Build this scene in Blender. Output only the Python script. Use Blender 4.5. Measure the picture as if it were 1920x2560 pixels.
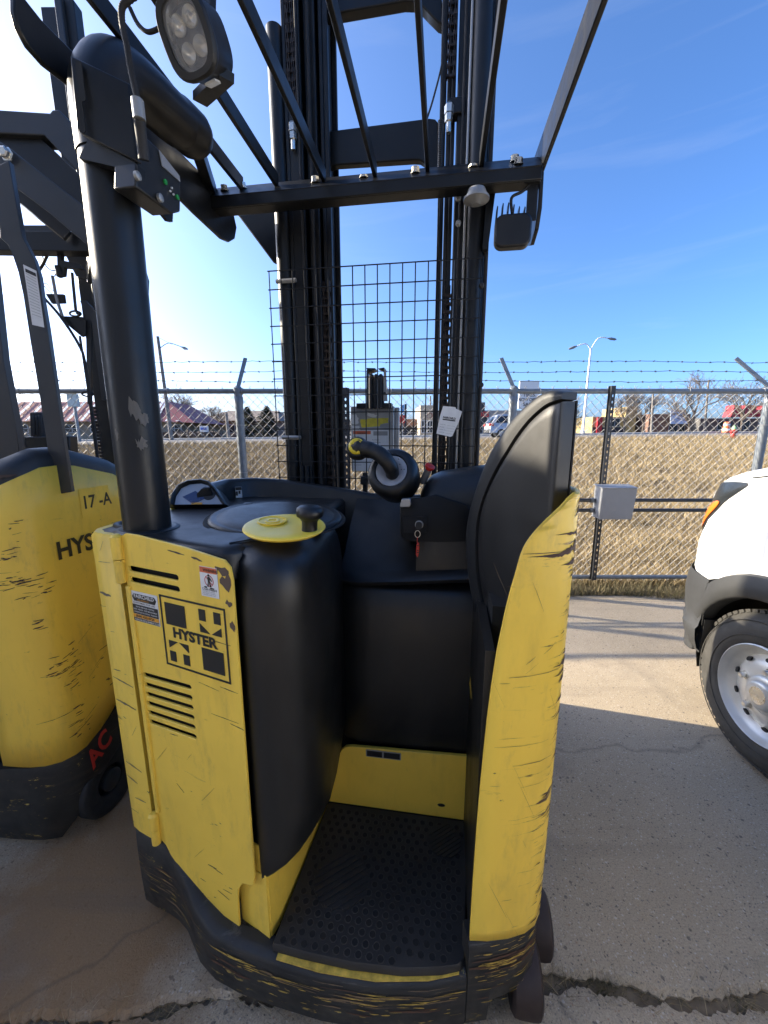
import bpy, bmesh, math, random
import numpy as np
from mathutils import Vector, Matrix
random.seed(7); rng = np.random.default_rng(7)
R = math.radians
for o in list(bpy.data.objects): bpy.data.objects.remove(o)
S = bpy.context.scene
COL = S.collection

# ---------------------------------------------------------------- camera, sky, sun, exposure
EYE = 1.42; PITCH = R(11.1); FPX = 985.0
cam_d = bpy.data.cameras.new('camera'); cam = bpy.data.objects.new('camera', cam_d); COL.objects.link(cam)
cam.location = (0, 0, EYE); cam.rotation_euler = (R(90) - PITCH, 0, 0)
cam_d.sensor_fit = 'VERTICAL'; cam_d.sensor_height = 24.0; cam_d.lens = FPX / 2560 * 24.0
cam_d.clip_start = 0.02; cam_d.clip_end = 3000
S.camera = cam
S.render.resolution_x = 768; S.render.resolution_y = 1024
SUN_AZ, SUN_EL = R(-75.5), R(22.5)
w = bpy.data.worlds.new('World'); S.world = w; w.use_nodes = True
wn = w.node_tree; wn.nodes.clear()
sky = wn.nodes.new('ShaderNodeTexSky'); sky.sky_type = 'NISHITA'; sky.sun_disc = False
sky.sun_elevation = SUN_EL; sky.sun_rotation = SUN_AZ; sky.air_density = 0.58; sky.dust_density = 2.8; sky.ozone_density = 5.0
bg = wn.nodes.new('ShaderNodeBackground'); bg.inputs[1].default_value = 0.13
wo = wn.nodes.new('ShaderNodeOutputWorld')
hs = wn.nodes.new('ShaderNodeHueSaturation'); hs.inputs['Saturation'].default_value = 1.10
wn.links.new(sky.outputs[0], hs.inputs['Color']); tcw = wn.nodes.new('ShaderNodeTexCoord'); mpw = wn.nodes.new('ShaderNodeMapping'); mpw.inputs['Scale'].default_value = (1.6, 1.6, 17); mpw.inputs['Rotation'].default_value = (0, R(4), 0)
nzw = wn.nodes.new('ShaderNodeTexNoise'); nzw.inputs['Scale'].default_value = 1.3; nzw.inputs['Detail'].default_value = 7; nzw.inputs['Roughness'].default_value = 0.6; nzw.inputs['Distortion'].default_value = 0.8
crw = wn.nodes.new('ShaderNodeValToRGB'); crw.color_ramp.elements[0].position = 0.54; crw.color_ramp.elements[0].color = (0, 0, 0, 1); crw.color_ramp.elements[1].position = 0.80; crw.color_ramp.elements[1].color = (0.055, 0.055, 0.055, 1)
mxw = wn.nodes.new('ShaderNodeMix'); mxw.data_type = 'RGBA'; mxw.inputs[7].default_value = (2.6, 2.7, 2.8, 1)
wn.links.new(tcw.outputs['Generated'], mpw.inputs[0]); wn.links.new(mpw.outputs[0], nzw.inputs['Vector']); wn.links.new(nzw.outputs[0], crw.inputs[0]); wn.links.new(crw.outputs[0], mxw.inputs[0]); wn.links.new(hs.outputs[0], mxw.inputs[6]); wn.links.new(mxw.outputs[2], bg.inputs[0]); wn.links.new(bg.outputs[0], wo.inputs[0])
sd = bpy.data.lights.new('sun', 'SUN'); so = bpy.data.objects.new('sun', sd); COL.objects.link(so)
sd.energy = 3.7; sd.angle = R(0.6); sd.color = (1.0, 0.88, 0.68)
to_sun = Vector((math.sin(SUN_AZ) * math.cos(SUN_EL), math.cos(SUN_AZ) * math.cos(SUN_EL), math.sin(SUN_EL)))
so.rotation_euler = to_sun.to_track_quat('Z', 'Y').to_euler(); so.location = (-8, 3, 12)
vs = S.view_settings; vs.view_transform = 'Standard'; vs.look = 'None'; vs.gamma = 1; vs.exposure = 1.84
vs.use_curve_mapping = False

# ---------------------------------------------------------------- frames: world and the truck's own (a right, b forward, z up)
YAW = R(8.5); CY, SY = math.cos(YAW), math.sin(YAW)
CP, SP = math.cos(PITCH), math.sin(PITCH)
def bearing(px, py):
    u = (px - 960) / FPX; v = (1280 - py) / FPX
    return Vector((u, CP + v * SP, -SP + v * CP))
def at(px, py, Y):                       # a surveyed point at distance Y
    d = bearing(px, py); return Vector((0, 0, EYE)) + d * (Y / d.y)
def tw(a, b, z): return Vector((a * CY + b * SY, -a * SY + b * CY, z))

# ---------------------------------------------------------------- mesh builder
ORG = {}
class MB:
    def __init__(s): s.v = []; s.f = []
    def add(s, vs, fs):
        n = len(s.v); s.v += [tuple(p) for p in vs]; s.f += [tuple(i + n for i in f) for f in fs]; return s
    def box(s, lo, hi):
        x0, y0, z0 = lo; x1, y1, z1 = hi
        return s.add([(x0,y0,z0),(x1,y0,z0),(x1,y1,z0),(x0,y1,z0),(x0,y0,z1),(x1,y0,z1),(x1,y1,z1),(x0,y1,z1)],
                     [(0,3,2,1),(4,5,6,7),(0,1,5,4),(1,2,6,5),(2,3,7,6),(3,0,4,7)])
    def bar(s, p, q, w, h, up=(0,0,1)):
        p = Vector(p); q = Vector(q); d = (q - p).normalized(); x = d.cross(Vector(up))
        if x.length < 1e-4: x = d.cross(Vector((0,1,0)))
        x.normalize(); y = x.cross(d)
        c = [(-w/2,-h/2),(w/2,-h/2),(w/2,h/2),(-w/2,h/2)]
        return s.loft([[p + x*i + y*j for i, j in c], [q + x*i + y*j for i, j in c]])
    def loft(s, rings, closed=True, cap=True):
        n = len(rings[0]); base = len(s.v); fs = []
        for r in rings: s.v += [tuple(p) for p in r]
        for i in range(len(rings) - 1):
            for j in range(n if closed else n - 1):
                k = (j + 1) % n
                fs.append((base+i*n+j, base+i*n+k, base+(i+1)*n+k, base+(i+1)*n+j))
        if cap and closed:
            fs.append(tuple(base + j for j in reversed(range(n)))); m = base + (len(rings)-1)*n
            fs.append(tuple(m + j for j in range(n)))
        s.f += fs; return s
    def tube(s, pts, r, n=8, cap=True):
        pts = [Vector(p) for p in pts]; m = len(pts)
        rs = r if isinstance(r, (list, tuple)) else [r] * m
        rings = []; x = None
        for i, p in enumerate(pts):
            t = (pts[min(i+1, m-1)] - pts[max(i-1, 0)]).normalized()
            if x is None:
                x = t.cross(Vector((0,0,1)))
                if x.length < 1e-3: x = t.cross(Vector((0,1,0)))
            else: x = x - t * x.dot(t)
            x.normalize(); y = t.cross(x)
            rings.append([p + (x*math.cos(2*math.pi*k/n) + y*math.sin(2*math.pi*k/n)) * rs[i] for k in range(n)])
        return s.loft(rings, True, cap)
    def lathe(s, c, axis, prof, n=24, cap=True):   # prof: (radius, height along axis)
        c = Vector(c); a = Vector(axis).normalized(); x = a.cross(Vector((0,0,1)))
        if x.length < 1e-3: x = Vector((1,0,0))
        x.normalize(); y = a.cross(x)
        return s.loft([[c + a*h + (x*math.cos(2*math.pi*k/n) + y*math.sin(2*math.pi*k/n))*max(r,1e-4) for k in range(n)] for r, h in prof], True, cap)
    def prism(s, poly, vec):
        v = Vector(vec); return s.loft([[Vector(p) for p in poly], [Vector(p) + v for p in poly]])
    def build(s, name, m, parent=None, smooth=38, bevel=0.0, seg=2, kind=None, label=None):
        me = bpy.data.meshes.new(name); me.from_pydata(s.v, [], s.f)
        o = bpy.data.objects.new(name, me); COL.objects.link(o)
        if parent is not None:
            o.parent = parent; og = ORG[parent.name]; ORG[o.name] = og
            me.transform(Matrix.Translation(-og))
        bm = bmesh.new(); bm.from_mesh(me); bmesh.ops.recalc_face_normals(bm, faces=bm.faces); bm.to_mesh(me); bm.free()
        if smooth: me.shade_smooth(); me.set_sharp_from_angle(angle=R(smooth))
        me.materials.append(m)
        if bevel:
            b = o.modifiers.new('bevel', 'BEVEL'); b.width = bevel; b.segments = seg; b.limit_method = 'ANGLE'; b.angle_limit = R(40); b.harden_normals = False
        if kind: o['kind'] = kind
        if label: o['label'] = label
        return o
def tag(o, label, cat, group=None):
    o['label'] = label; o['category'] = cat
    if group: o['group'] = group
    return o
def thing(name, label, cat, loc, rz=0.0, group=None, frame=None):
    o = bpy.data.objects.new(name, None); COL.objects.link(o); o.empty_display_size = 0.1
    ORG[o.name] = Vector(loc); o.location = frame(*loc) if frame else Vector(loc); o.rotation_euler = (0, 0, rz)
    return tag(o, label, cat, group)
def structure(o): o['kind'] = 'structure'; return o
def solo(mb, name, m, loc, label, cat, group=None, **k):      # a thing of one mesh, origin at loc
    mb.v = [tuple(Vector(p) - Vector(loc)) for p in mb.v]
    o = mb.build(name, m, **k); o.location = loc; return tag(o, label, cat, group)
class Plane:                                   # a working plane: u to the right, v up, w out
    def __init__(s, o, right, up=(0,0,1)):
        s.o = Vector(o); s.r = Vector(right).normalized(); s.n = s.r.cross(Vector(up)).normalized(); s.u = s.n.cross(s.r)
    def p(s, u, v, w=0.0): return s.o + s.r*u + s.u*v + s.n*w
    def poly(s, mb, pts, w0, w1): return mb.prism([s.p(u, v, w0) for u, v in pts], s.n*(w1-w0))
    def rect(s, mb, u0, v0, u1, v1, w0, w1): return s.poly(mb, [(u0,v0),(u1,v0),(u1,v1),(u0,v1)], w0, w1)
    def matrix(s, u, v, w=0.0):
        m = Matrix((s.r, s.u, s.n)).transposed().to_4x4(); m.translation = s.p(u, v, w); return m
def lettering(text, size, m, pl, u, v, w=0.0012, bold=0.0, name='lettering', parent=None, sx=1.0, skew=0.0, align='LEFT', ext=0.0):
    cu = bpy.data.curves.new('t', 'FONT'); cu.body = text; cu.size = size; cu.offset = bold*size; cu.align_x = align; cu.extrude = ext; cu.shear = skew
    cu.resolution_u = 3
    t = bpy.data.objects.new('t', cu); COL.objects.link(t); bpy.context.view_layer.update()
    me = bpy.data.meshes.new_from_object(t.evaluated_get(bpy.context.evaluated_depsgraph_get()))
    bpy.data.objects.remove(t)
    mt = pl.matrix(u, v, w) @ Matrix.Diagonal((sx, 1, 1, 1))
    me.transform(mt)
    o = bpy.data.objects.new(name, me); COL.objects.link(o); me.materials.clear(); me.materials.append(m); me.name = name
    if parent is not None:
        o.parent = parent; ORG[o.name] = ORG[parent.name]; me.transform(Matrix.Translation(-ORG[parent.name]))
    return o
def round_rect(x0, y0, x1, y1, r, n=5):
    out = []
    for cx, cy, a in ((x1-r,y1-r,0),(x0+r,y1-r,90),(x0+r,y0+r,180),(x1-r,y0+r,270)):
        for k in range(n+1):
            t = R(a + 90*k/n); out.append((cx + r*math.cos(t), cy + r*math.sin(t)))
    return out
def spline(pts, n=6):                          # Catmull-Rom through pts
    P = [Vector(p) for p in pts]; out = []
    for i in range(len(P)-1):
        p0, p1, p2, p3 = P[max(i-1,0)], P[i], P[i+1], P[min(i+2,len(P)-1)]
        for k in range(n):
            t = k/n
            out.append(0.5*((2*p1) + (p2-p0)*t + (2*p0-5*p1+4*p2-p3)*t*t + (3*p1-p0-3*p2+p3)*t**3))
    out.append(P[-1]); return out

# ---------------------------------------------------------------- materials
class NT:
    def __init__(s, name):
        s.m = bpy.data.materials.new(name); s.m.use_nodes = True; s.t = s.m.node_tree; s.n = s.t.nodes
        s.b = s.n['Principled BSDF']; s.co = s.n.new('ShaderNodeTexCoord')
    def link(s, a, b): s.t.links.new(a, b)
    def scaled(s, sc, src='Object'):
        q = s.n.new('ShaderNodeMapping'); q.inputs['Scale'].default_value = sc; s.link(s.co.outputs[src], q.inputs[0]); return q.outputs[0]
    def noise(s, sc, detail=4, rough=0.55, vec=None, dist=0.0, src='Object'):
        q = s.n.new('ShaderNodeTexNoise'); q.inputs['Detail'].default_value = detail; q.inputs['Roughness'].default_value = rough; q.inputs['Distortion'].default_value = dist
        if isinstance(sc, (tuple, list)): vec = s.scaled(sc, src); sc = 1.0
        q.inputs['Scale'].default_value = sc
        s.link(vec if vec is not None else s.co.outputs[src], q.inputs['Vector']); return q.outputs[0]
    def voro(s, sc, out='Distance', src='Object', vec=None):
        q = s.n.new('ShaderNodeTexVoronoi'); q.inputs['Scale'].default_value = sc; s.link(vec if vec is not None else s.co.outputs[src], q.inputs['Vector']); return q.outputs[out]
    def ramp(s, x, *st):
        q = s.n.new('ShaderNodeValToRGB'); e = q.color_ramp.elements
        while len(e) < len(st): e.new(0.5)
        for i, (p, c) in enumerate(st):
            e[i].position = p; e[i].color = (c, c, c, 1) if isinstance(c, (int, float)) else (*c, 1)
        s.link(x, q.inputs[0]); return q.outputs[0]
    def mix(s, f, a, b, mode='MIX'):
        q = s.n.new('ShaderNodeMix'); q.data_type = 'RGBA'; q.blend_type = mode
        for v, i in ((f, 0), (a, 6), (b, 7)):
            if isinstance(v, (int, float)): q.inputs[i].default_value = v if i == 0 else (v, v, v, 1)
            elif isinstance(v, tuple): q.inputs[i].default_value = (*v, 1)
            else: s.link(v, q.inputs[i])
        return q.outputs[2]
    def math(s, op, a, b=0.0):
        q = s.n.new('ShaderNodeMath'); q.operation = op
        for i, v in enumerate((a, b)):
            if isinstance(v, (int, float)): q.inputs[i].default_value = v
            else: s.link(v, q.inputs[i])
        return q.outputs[0]
    def axis(s, i, src='Object'):
        q = s.n.new('ShaderNodeSeparateXYZ'); s.link(s.co.outputs[src], q.inputs[0]); return q.outputs[i]
    def rng(s, x, a, b, c=0.0, d=1.0):
        q = s.n.new('ShaderNodeMapRange'); q.inputs[1].default_value = a; q.inputs[2].default_value = b; q.inputs[3].default_value = c; q.inputs[4].default_value = d
        s.link(x, q.inputs[0]); return q.outputs[0]
    def bump(s, h, st, d=0.002):
        q = s.n.new('ShaderNodeBump'); q.inputs['Strength'].default_value = st; q.inputs['Distance'].default_value = d; s.link(h, q.inputs['Height']); s.link(q.outputs[0], s.b.inputs['Normal'])
    def set(s, col=None, rough=None, metal=None, spec=None):
        for v, k in ((col,'Base Color'),(rough,'Roughness'),(metal,'Metallic'),(spec,'Specular IOR Level')):
            if v is None: continue
            if isinstance(v, tuple): s.b.inputs[k].default_value = (*v, 1)
            elif isinstance(v, (int, float)): s.b.inputs[k].default_value = v
            else: s.link(v, s.b.inputs[k])
        return s.m
def plain(name, col, rough=0.5, metal=0.0, var=0.12, sc=6.0, bump=0.0, bsc=300.0, spec=None):
    t = NT(name); n = t.noise(sc, 5)
    c = t.mix(t.ramp(n, (0.3, 0.0), (0.7, 1.0)), tuple(x*(1-var) for x in col), tuple(min(1, x*(1+var)) for x in col))
    if bump: t.bump(t.noise(bsc, 2), bump, 0.001)
    return t.set(c, t.rng(t.noise(sc*3, 3), 0.3, 0.7, max(0.02, rough-0.06), rough+0.06), metal, spec)
def yellow_paint(name, wear=0.5, edge=None, edge_w=0.06, col=(0.95, 0.64, 0.085)):
    t = NT(name)
    base = t.mix(t.ramp(t.noise(5, 6), (0.35, 0.0), (0.65, 1.0)), tuple(x*0.93 for x in col), col)
    dust = t.ramp(t.noise((9, 9, 2.5), 6, 0.7), (0.52, 0.0), (0.72, 1.0))
    base = t.mix(t.math('MULTIPLY', dust, 0.34*wear), base, (0.40, 0.27, 0.06))
    smear = t.ramp(t.noise((16, 16, 5), 8, 0.75), (0.56, 0.0), (0.70, 1.0))
    base = t.mix(t.math('MULTIPLY', smear, 0.35*wear), base, (0.26, 0.19, 0.08))
    patch = t.ramp(t.noise(4.3, 3), (0.48, 0.0), (0.62, 1.0))
    scr = t.ramp(t.noise((9, 9, 70), 8, 0.72, None, 0.6), (0.635, 0.0), (0.65, 1.0))
    m1 = t.math('MULTIPLY', scr, t.math('MULTIPLY', patch, 0.6*wear))
    chips = t.ramp(t.noise((22, 22, 55), 6, 0.65), (0.69 - 0.02*wear, 0.0), (0.70 - 0.02*wear, 1.0))
    m2 = t.math('MULTIPLY', chips, t.ramp(t.noise(3.1, 2), (0.5, 0.0), (0.56, 1.0)))
    base = t.mix(m1, base, (0.16, 0.11, 0.05)); base = t.mix(t.math('MULTIPLY', m2, 0.9), base, (0.055, 0.032, 0.025))
    if edge is not None:                       # knocks along a corner that meets the racking
        ax, pos = edge
        q = t.math('ABSOLUTE', t.math('SUBTRACT', t.axis(ax), pos))
        near = t.rng(q, 0.0, edge_w, 1.0, 0.0)
        k = t.math('ADD', t.noise((6, 6, 75), 9, 0.72), t.math('MULTIPLY', near, 0.15))
        k2 = t.math('ADD', k, t.math('MULTIPLY', t.noise((1, 1, 9), 2), 0.32))
        e1 = t.ramp(k2, (0.885, 0.0), (0.90, 1.0)); e0 = t.ramp(k2, (0.84, 0.0), (0.895, 1.0))
        base = t.mix(t.math('MULTIPLY', e0, 0.55), base, (0.38, 0.24, 0.05)); base = t.mix(e1, base, (0.085, 0.048, 0.035))
    t.bump(t.noise(160, 3), 0.10, 0.001)
    return t.set(base, t.rng(t.noise(14, 4), 0.3, 0.7, 0.30, 0.46), 0.0, 0.45)
def scraped_black(name):
    t = NT(name)
    base = t.mix(t.ramp(t.noise(9, 6), (0.35, 0.0), (0.7, 1.0)), (0.012, 0.012, 0.012), (0.030, 0.029, 0.026))
    chip = t.noise((20, 20, 60), 9, 0.72); patch = t.ramp(t.noise((3, 3, 14), 5), (0.46, 0.0), (0.60, 1.0)); fine = t.noise((9, 9, 170), 6, 0.7)
    c = t.mix(t.math('MULTIPLY', t.ramp(fine, (0.62, 0.0), (0.66, 1.0)), 0.35), base, (0.12, 0.115, 0.10))
    c = t.mix(t.math('MULTIPLY', t.ramp(t.noise((5, 5, 40), 7, 0.7), (0.56, 0.0), (0.66, 1.0)), 0.3), c, (0.07, 0.05, 0.035))
    c = t.mix(t.math('MULTIPLY', t.ramp(chip, (0.615, 0.0), (0.63, 1.0)), patch), c, (0.52, 0.36, 0.08))
    t.bump(t.noise((14, 14, 30), 8, 0.7), 0.18, 0.002)
    return t.set(c, t.rng(t.noise(20, 4), 0.3, 0.7, 0.42, 0.65))
M = {}
M['yellow'] = yellow_paint('yellow_paint', 0.55)
M['yellow_door'] = yellow_paint('yellow_door_paint', 0.85)
M['yellow_column'] = yellow_paint('yellow_column_paint', 0.7, (0, 0.245 + 0.30), 0.10, (0.96, 0.64, 0.08))
M['yellow_corner'] = yellow_paint('yellow_corner_paint', 1.0, (0, -0.862 + 0.30), 0.05)
M['yellow_other'] = yellow_paint('yellow_faded_paint', 1.0, None, 0.05, (0.92, 0.60, 0.075))
M['skirt'] = scraped_black('scraped_black_paint')
M['plastic'] = plain('black_moulded_plastic', (0.0125, 0.013, 0.0135), 0.42, var=0.10, bump=0.18, bsc=700, spec=0.5)
def moulded(name, base):
    t = NT(name)
    du = t.ramp(t.noise((7, 7, 3), 7, 0.7), (0.45, 0.0), (0.75, 1.0)); sc_ = t.ramp(t.noise((30, 30, 9), 9, 0.75, None, 0.5), (0.66, 0.0), (0.70, 1.0)); pt = t.ramp(t.noise(3, 3), (0.5, 0.0), (0.62, 1.0))
    c = t.mix(t.math('MULTIPLY', du, 0.55), base, (0.034, 0.032, 0.029)); c = t.mix(t.math('MULTIPLY', sc_, t.math('MULTIPLY', pt, 0.5)), c, (0.085, 0.08, 0.072))
    t.bump(t.noise(800, 2), 0.22, 0.001)
    return t.set(c, t.math('ADD', t.math('MULTIPLY', du, 0.16), t.rng(t.noise(9, 5), 0.3, 0.7, 0.30, 0.42)), 0.0, 0.5)
M['plastic'] = moulded('black_moulded_plastic_worn', (0.009, 0.009, 0.009))
M['pad'] = plain('charcoal_pad_vinyl', (0.020, 0.0195, 0.019), 0.42, var=0.08, bump=0.12, bsc=900)
M['rim'] = plain('black_rubber_rim', (0.017, 0.018, 0.019), 0.50, var=0.10, bump=0.1, bsc=600)
M['steel_black'] = plain('black_painted_steel', (0.009, 0.0095, 0.010), 0.38, var=0.25, sc=9, bump=0.08, bsc=250, spec=0.42)
M['steel_grey'] = plain('dark_grey_painted_steel', (0.034, 0.035, 0.037), 0.38, var=0.14, bump=0.05)
M['mast'] = plain('greasy_mast_steel', (0.012, 0.012, 0.012), 0.42, 0.1, 0.4, 12, bump=0.1, bsc=120)
M['chain'] = plain('oily_chain_steel', (0.055, 0.042, 0.035), 0.45, 0.6, 0.4, 40)
M['chrome'] = plain('bright_zinc', (0.70, 0.68, 0.62), 0.28, 0.9, 0.1)
M['alu'] = plain('dull_aluminium', (0.36, 0.355, 0.34), 0.42, 0.5, 0.15)
M['rubber'] = plain('black_rubber', (0.022, 0.021, 0.021), 0.7, var=0.25, sc=20, bump=0.2, bsc=200)
M['mat'] = plain('ribbed_rubber_mat', (0.026, 0.024, 0.022), 0.6, var=0.35, sc=7, bump=0.25, bsc=260)
M['ring'] = plain('worn_rubber_ring', (0.032, 0.029, 0.025), 0.6, var=0.5, sc=5)
M['caster'] = plain('brown_polyurethane', (0.030, 0.017, 0.013), 0.6, var=0.2, sc=14)
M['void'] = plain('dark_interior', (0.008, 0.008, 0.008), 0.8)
M['white_print'] = plain('white_sticker_film', (0.72, 0.72, 0.70), 0.4, var=0.06, sc=30)
M['black_print'] = plain('black_sticker_print', (0.018, 0.017, 0.015), 0.4)
M['grey_print'] = plain('grey_print', (0.28, 0.28, 0.27), 0.5)
M['orange_print'] = plain('orange_sticker_print', (0.75, 0.34, 0.03), 0.4)
M['red_print'] = plain('red_print', (0.50, 0.035, 0.025), 0.45)
M['red_warn'] = plain('orange_red_warning_print', (0.60, 0.13, 0.05), 0.45)
M['paper_yellow'] = plain('yellow_label_print', (0.70, 0.58, 0.05), 0.5, var=0.2, sc=50)
M['silver_face'] = plain('silver_panel', (0.33, 0.34, 0.36), 0.38, 0.2)
M['lcd'] = plain('blue_grey_display', (0.03, 0.05, 0.13), 0.25)
M['red_plastic'] = plain('red_plastic', (0.58, 0.03, 0.02), 0.35)
M['yellow_plastic'] = plain('yellow_plastic', (0.72, 0.55, 0.03), 0.3)
M['disc'] = plain('pale_yellow_plastic', (0.95, 0.66, 0.06), 0.35, var=0.05, bump=0.06, bsc=400)
M['green_led'] = plain('green_button', (0.02, 0.30, 0.06), 0.4)
M['galv'] = plain('galvanised_steel', (0.20, 0.22, 0.235), 0.5, 0.35, 0.15, 25)
M['wire'] = plain('galvanised_wire', (0.36, 0.35, 0.33), 0.6, 0.0, 0.15, 15)
M['barb'] = plain('weathered_wire', (0.07, 0.068, 0.07), 0.55, 0.5, 0.2)
M['grey_box'] = plain('grey_enamel', (0.25, 0.253, 0.257), 0.5, var=0.05)
M['white_car'] = plain('white_car_paint', (0.80, 0.80, 0.78), 0.25, var=0.02, spec=0.6)
M['trim'] = plain('grey_bumper_plastic', (0.030, 0.031, 0.032), 0.55, var=0.12, bump=0.15, bsc=500)
M['tyre'] = plain('dusty_tyre_rubber', (0.042, 0.040, 0.036), 0.75, var=0.2, sc=18, bump=0.15, bsc=150)
M['rimsteel'] = plain('silver_wheel_paint', (0.66, 0.65, 0.61), 0.36, 0.45, 0.1, 9)
M['bark'] = plain('bare_bark', (0.13, 0.105, 0.085), 0.85, var=0.25, sc=3)
M['leaf_dark'] = plain('conifer_needles', (0.022, 0.032, 0.016), 0.8, var=0.5, sc=2)
M['hedge'] = plain('brown_winter_hedge', (0.11, 0.085, 0.07), 0.85, var=0.4, sc=4)
def glass_mat(name, tint, rough=0.03):
    t = NT(name); t.b.inputs['Transmission Weight'].default_value = 0.92; t.b.inputs['IOR'].default_value = 1.45
    return t.set(tint, rough)
M['lens'] = glass_mat('clear_lens', (0.95, 0.96, 0.98)); M['sheet'] = glass_mat('clear_acrylic', (0.9, 0.93, 0.95), 0.02)
M['amber'] = plain('amber_lens', (0.72, 0.16, 0.02), 0.2)
M['window'] = plain('dark_window_glass', (0.02, 0.023, 0.026), 0.22)

# ---------------------------------------------------------------- ground
def gz(X, Y):
    pts = [(0, 0), (3.3, 0), (3.7, -0.01), (6, 0.10), (12, 0.36), (24, 0.97), (38, 1.15), (60, 1.27), (120, 1.32), (900, 1.32)]
    ys = [p[0] for p in pts]; zs = [p[1] for p in pts]
    return np.interp(Y, ys, zs) + 0.0125*np.clip(X, -30, 30)*np.clip((Y-4)/20, 0, 1)
def sheet(name, xs, ys, zf, m):
    X, Y = np.meshgrid(xs, ys); Z = zf(X, Y); nx, ny = len(xs), len(ys)
    mb = MB(); mb.v = [tuple(p) for p in np.stack([X, Y, Z], -1).reshape(-1, 3)]
    mb.f = [(j*nx+i, j*nx+i+1, (j+1)*nx+i+1, (j+1)*nx+i) for j in range(ny-1) for i in range(nx-1)]
    o = mb.build(name, m); return structure(o)
def concrete():
    t = NT('weathered_concrete')
    c = t.mix(t.ramp(t.noise(1.3, 6, 0.6), (0.3, 0.0), (0.7, 1.0)), (0.38, 0.305, 0.205), (0.48, 0.39, 0.275))
    f = t.noise(210, 5, 0.75); c = t.mix(t.ramp(f, (0.36, 1.0), (0.47, 0.0)), c, (0.17, 0.155, 0.14))
    c = t.mix(t.math('MULTIPLY', t.ramp(f, (0.56, 0.0), (0.66, 1.0)), 0.7), c, (0.62, 0.53, 0.40))
    v = t.n.new('ShaderNodeTexVoronoi'); v.inputs['Scale'].default_value = 120; nd = t.n.new('ShaderNodeTexNoise'); nd.inputs['Scale'].default_value = 170; nd.inputs['Detail'].default_value = 3
    sd_ = t.n.new('ShaderNodeVectorMath'); sd_.operation = 'SCALE'; sd_.inputs['Scale'].default_value = 0.011; ad_ = t.n.new('ShaderNodeVectorMath'); ad_.operation = 'ADD'
    t.link(t.co.outputs['Object'], nd.inputs['Vector']); t.link(nd.outputs['Color'], sd_.inputs[0]); t.link(sd_.outputs[0], ad_.inputs[0]); t.link(t.co.outputs['Object'], ad_.inputs[1]); t.link(ad_.outputs[0], v.inputs['Vector'])
    near = t.ramp(v.outputs['Distance'], (0.28, 1.0), (0.36, 0.0))
    bw = t.n.new('ShaderNodeSeparateColor'); t.link(v.outputs['Color'], bw.inputs[0])
    c = t.mix(t.math('MULTIPLY', near, t.ramp(bw.outputs[0], (0.72, 0.0), (0.80, 0.65))), c, (0.60, 0.55, 0.47))
    c = t.mix(t.math('MULTIPLY', near, t.ramp(bw.outputs[1], (0.78, 0.0), (0.86, 0.75))), c, (0.08, 0.07, 0.06))
    c = t.mix(t.math('MULTIPLY', near, t.ramp(bw.outputs[2], (0.90, 0.0), (0.92, 0.8))), c, (0.32, 0.20, 0.12))
    v2 = t.voro(48, 'Color'); b2 = t.n.new('ShaderNodeSeparateColor'); t.link(v2, b2.inputs[0])
    n2 = t.ramp(t.voro(48), (0.20, 1.0), (0.30, 0.0))
    c = t.mix(t.math('MULTIPLY', n2, t.ramp(b2.outputs[1], (0.9, 0.0), (0.92, 0.7))), c, (0.09, 0.08, 0.07))
    # old rust run-off between the two trucks
    dx = t.math('POWER', t.math('SUBTRACT', t.axis(0), -0.86), 2); dy = t.math('POWER', t.math('SUBTRACT', t.axis(1), 1.0), 2)
    d = t.math('SQRT', t.math('ADD', dx, t.math('MULTIPLY', dy, 0.7)))
    st = t.math('ADD', t.rng(d, 0.02, 0.62, 1.0, 0.0), t.math('MULTIPLY', t.math('SUBTRACT', t.noise(7, 5), 0.5), 0.9))
    c = t.mix(t.ramp(st, (0.22, 0.0), (0.62, 0.85)), c, (0.27, 0.145, 0.055))
    c = t.mix(t.ramp(t.noise(2.1, 5, 0.6), (0.56, 0.0), (0.74, 0.42)), c, (0.13, 0.115, 0.10))
    c = t.mix(t.ramp(t.noise((0.6, 7, 1), 4), (0.58, 0.0), (0.72, 0.25)), c, (0.10, 0.09, 0.08))
    # hairline cracks
    cr = t.n.new('ShaderNodeTexVoronoi'); cr.feature = 'DISTANCE_TO_EDGE'; cr.inputs['Scale'].default_value = 0.4
    wv = t.n.new('ShaderNodeVectorMath'); wv.operation = 'ADD'; nn = t.n.new('ShaderNodeTexNoise'); nn.inputs['Scale'].default_value = 3; nn.inputs['Detail'].default_value = 6
    sc = t.n.new('ShaderNodeVectorMath'); sc.operation = 'SCALE'; sc.inputs['Scale'].default_value = 0.25
    t.link(t.co.outputs['Object'], nn.inputs['Vector']); t.link(nn.outputs['Color'], sc.inputs[0]); t.link(sc.outputs[0], wv.inputs[0]); t.link(t.co.outputs['Object'], wv.inputs[1]); t.link(wv.outputs[0], cr.inputs['Vector'])
    c = t.mix(t.ramp(cr.outputs['Distance'], (0.0, 0.35), (0.003, 0.0)), c, (0.05, 0.045, 0.04))
    t.bump(t.noise(140, 5, 0.75), 0.55, 0.004)
    return t.set(c, 0.85)
M['concrete'] = concrete()
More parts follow.
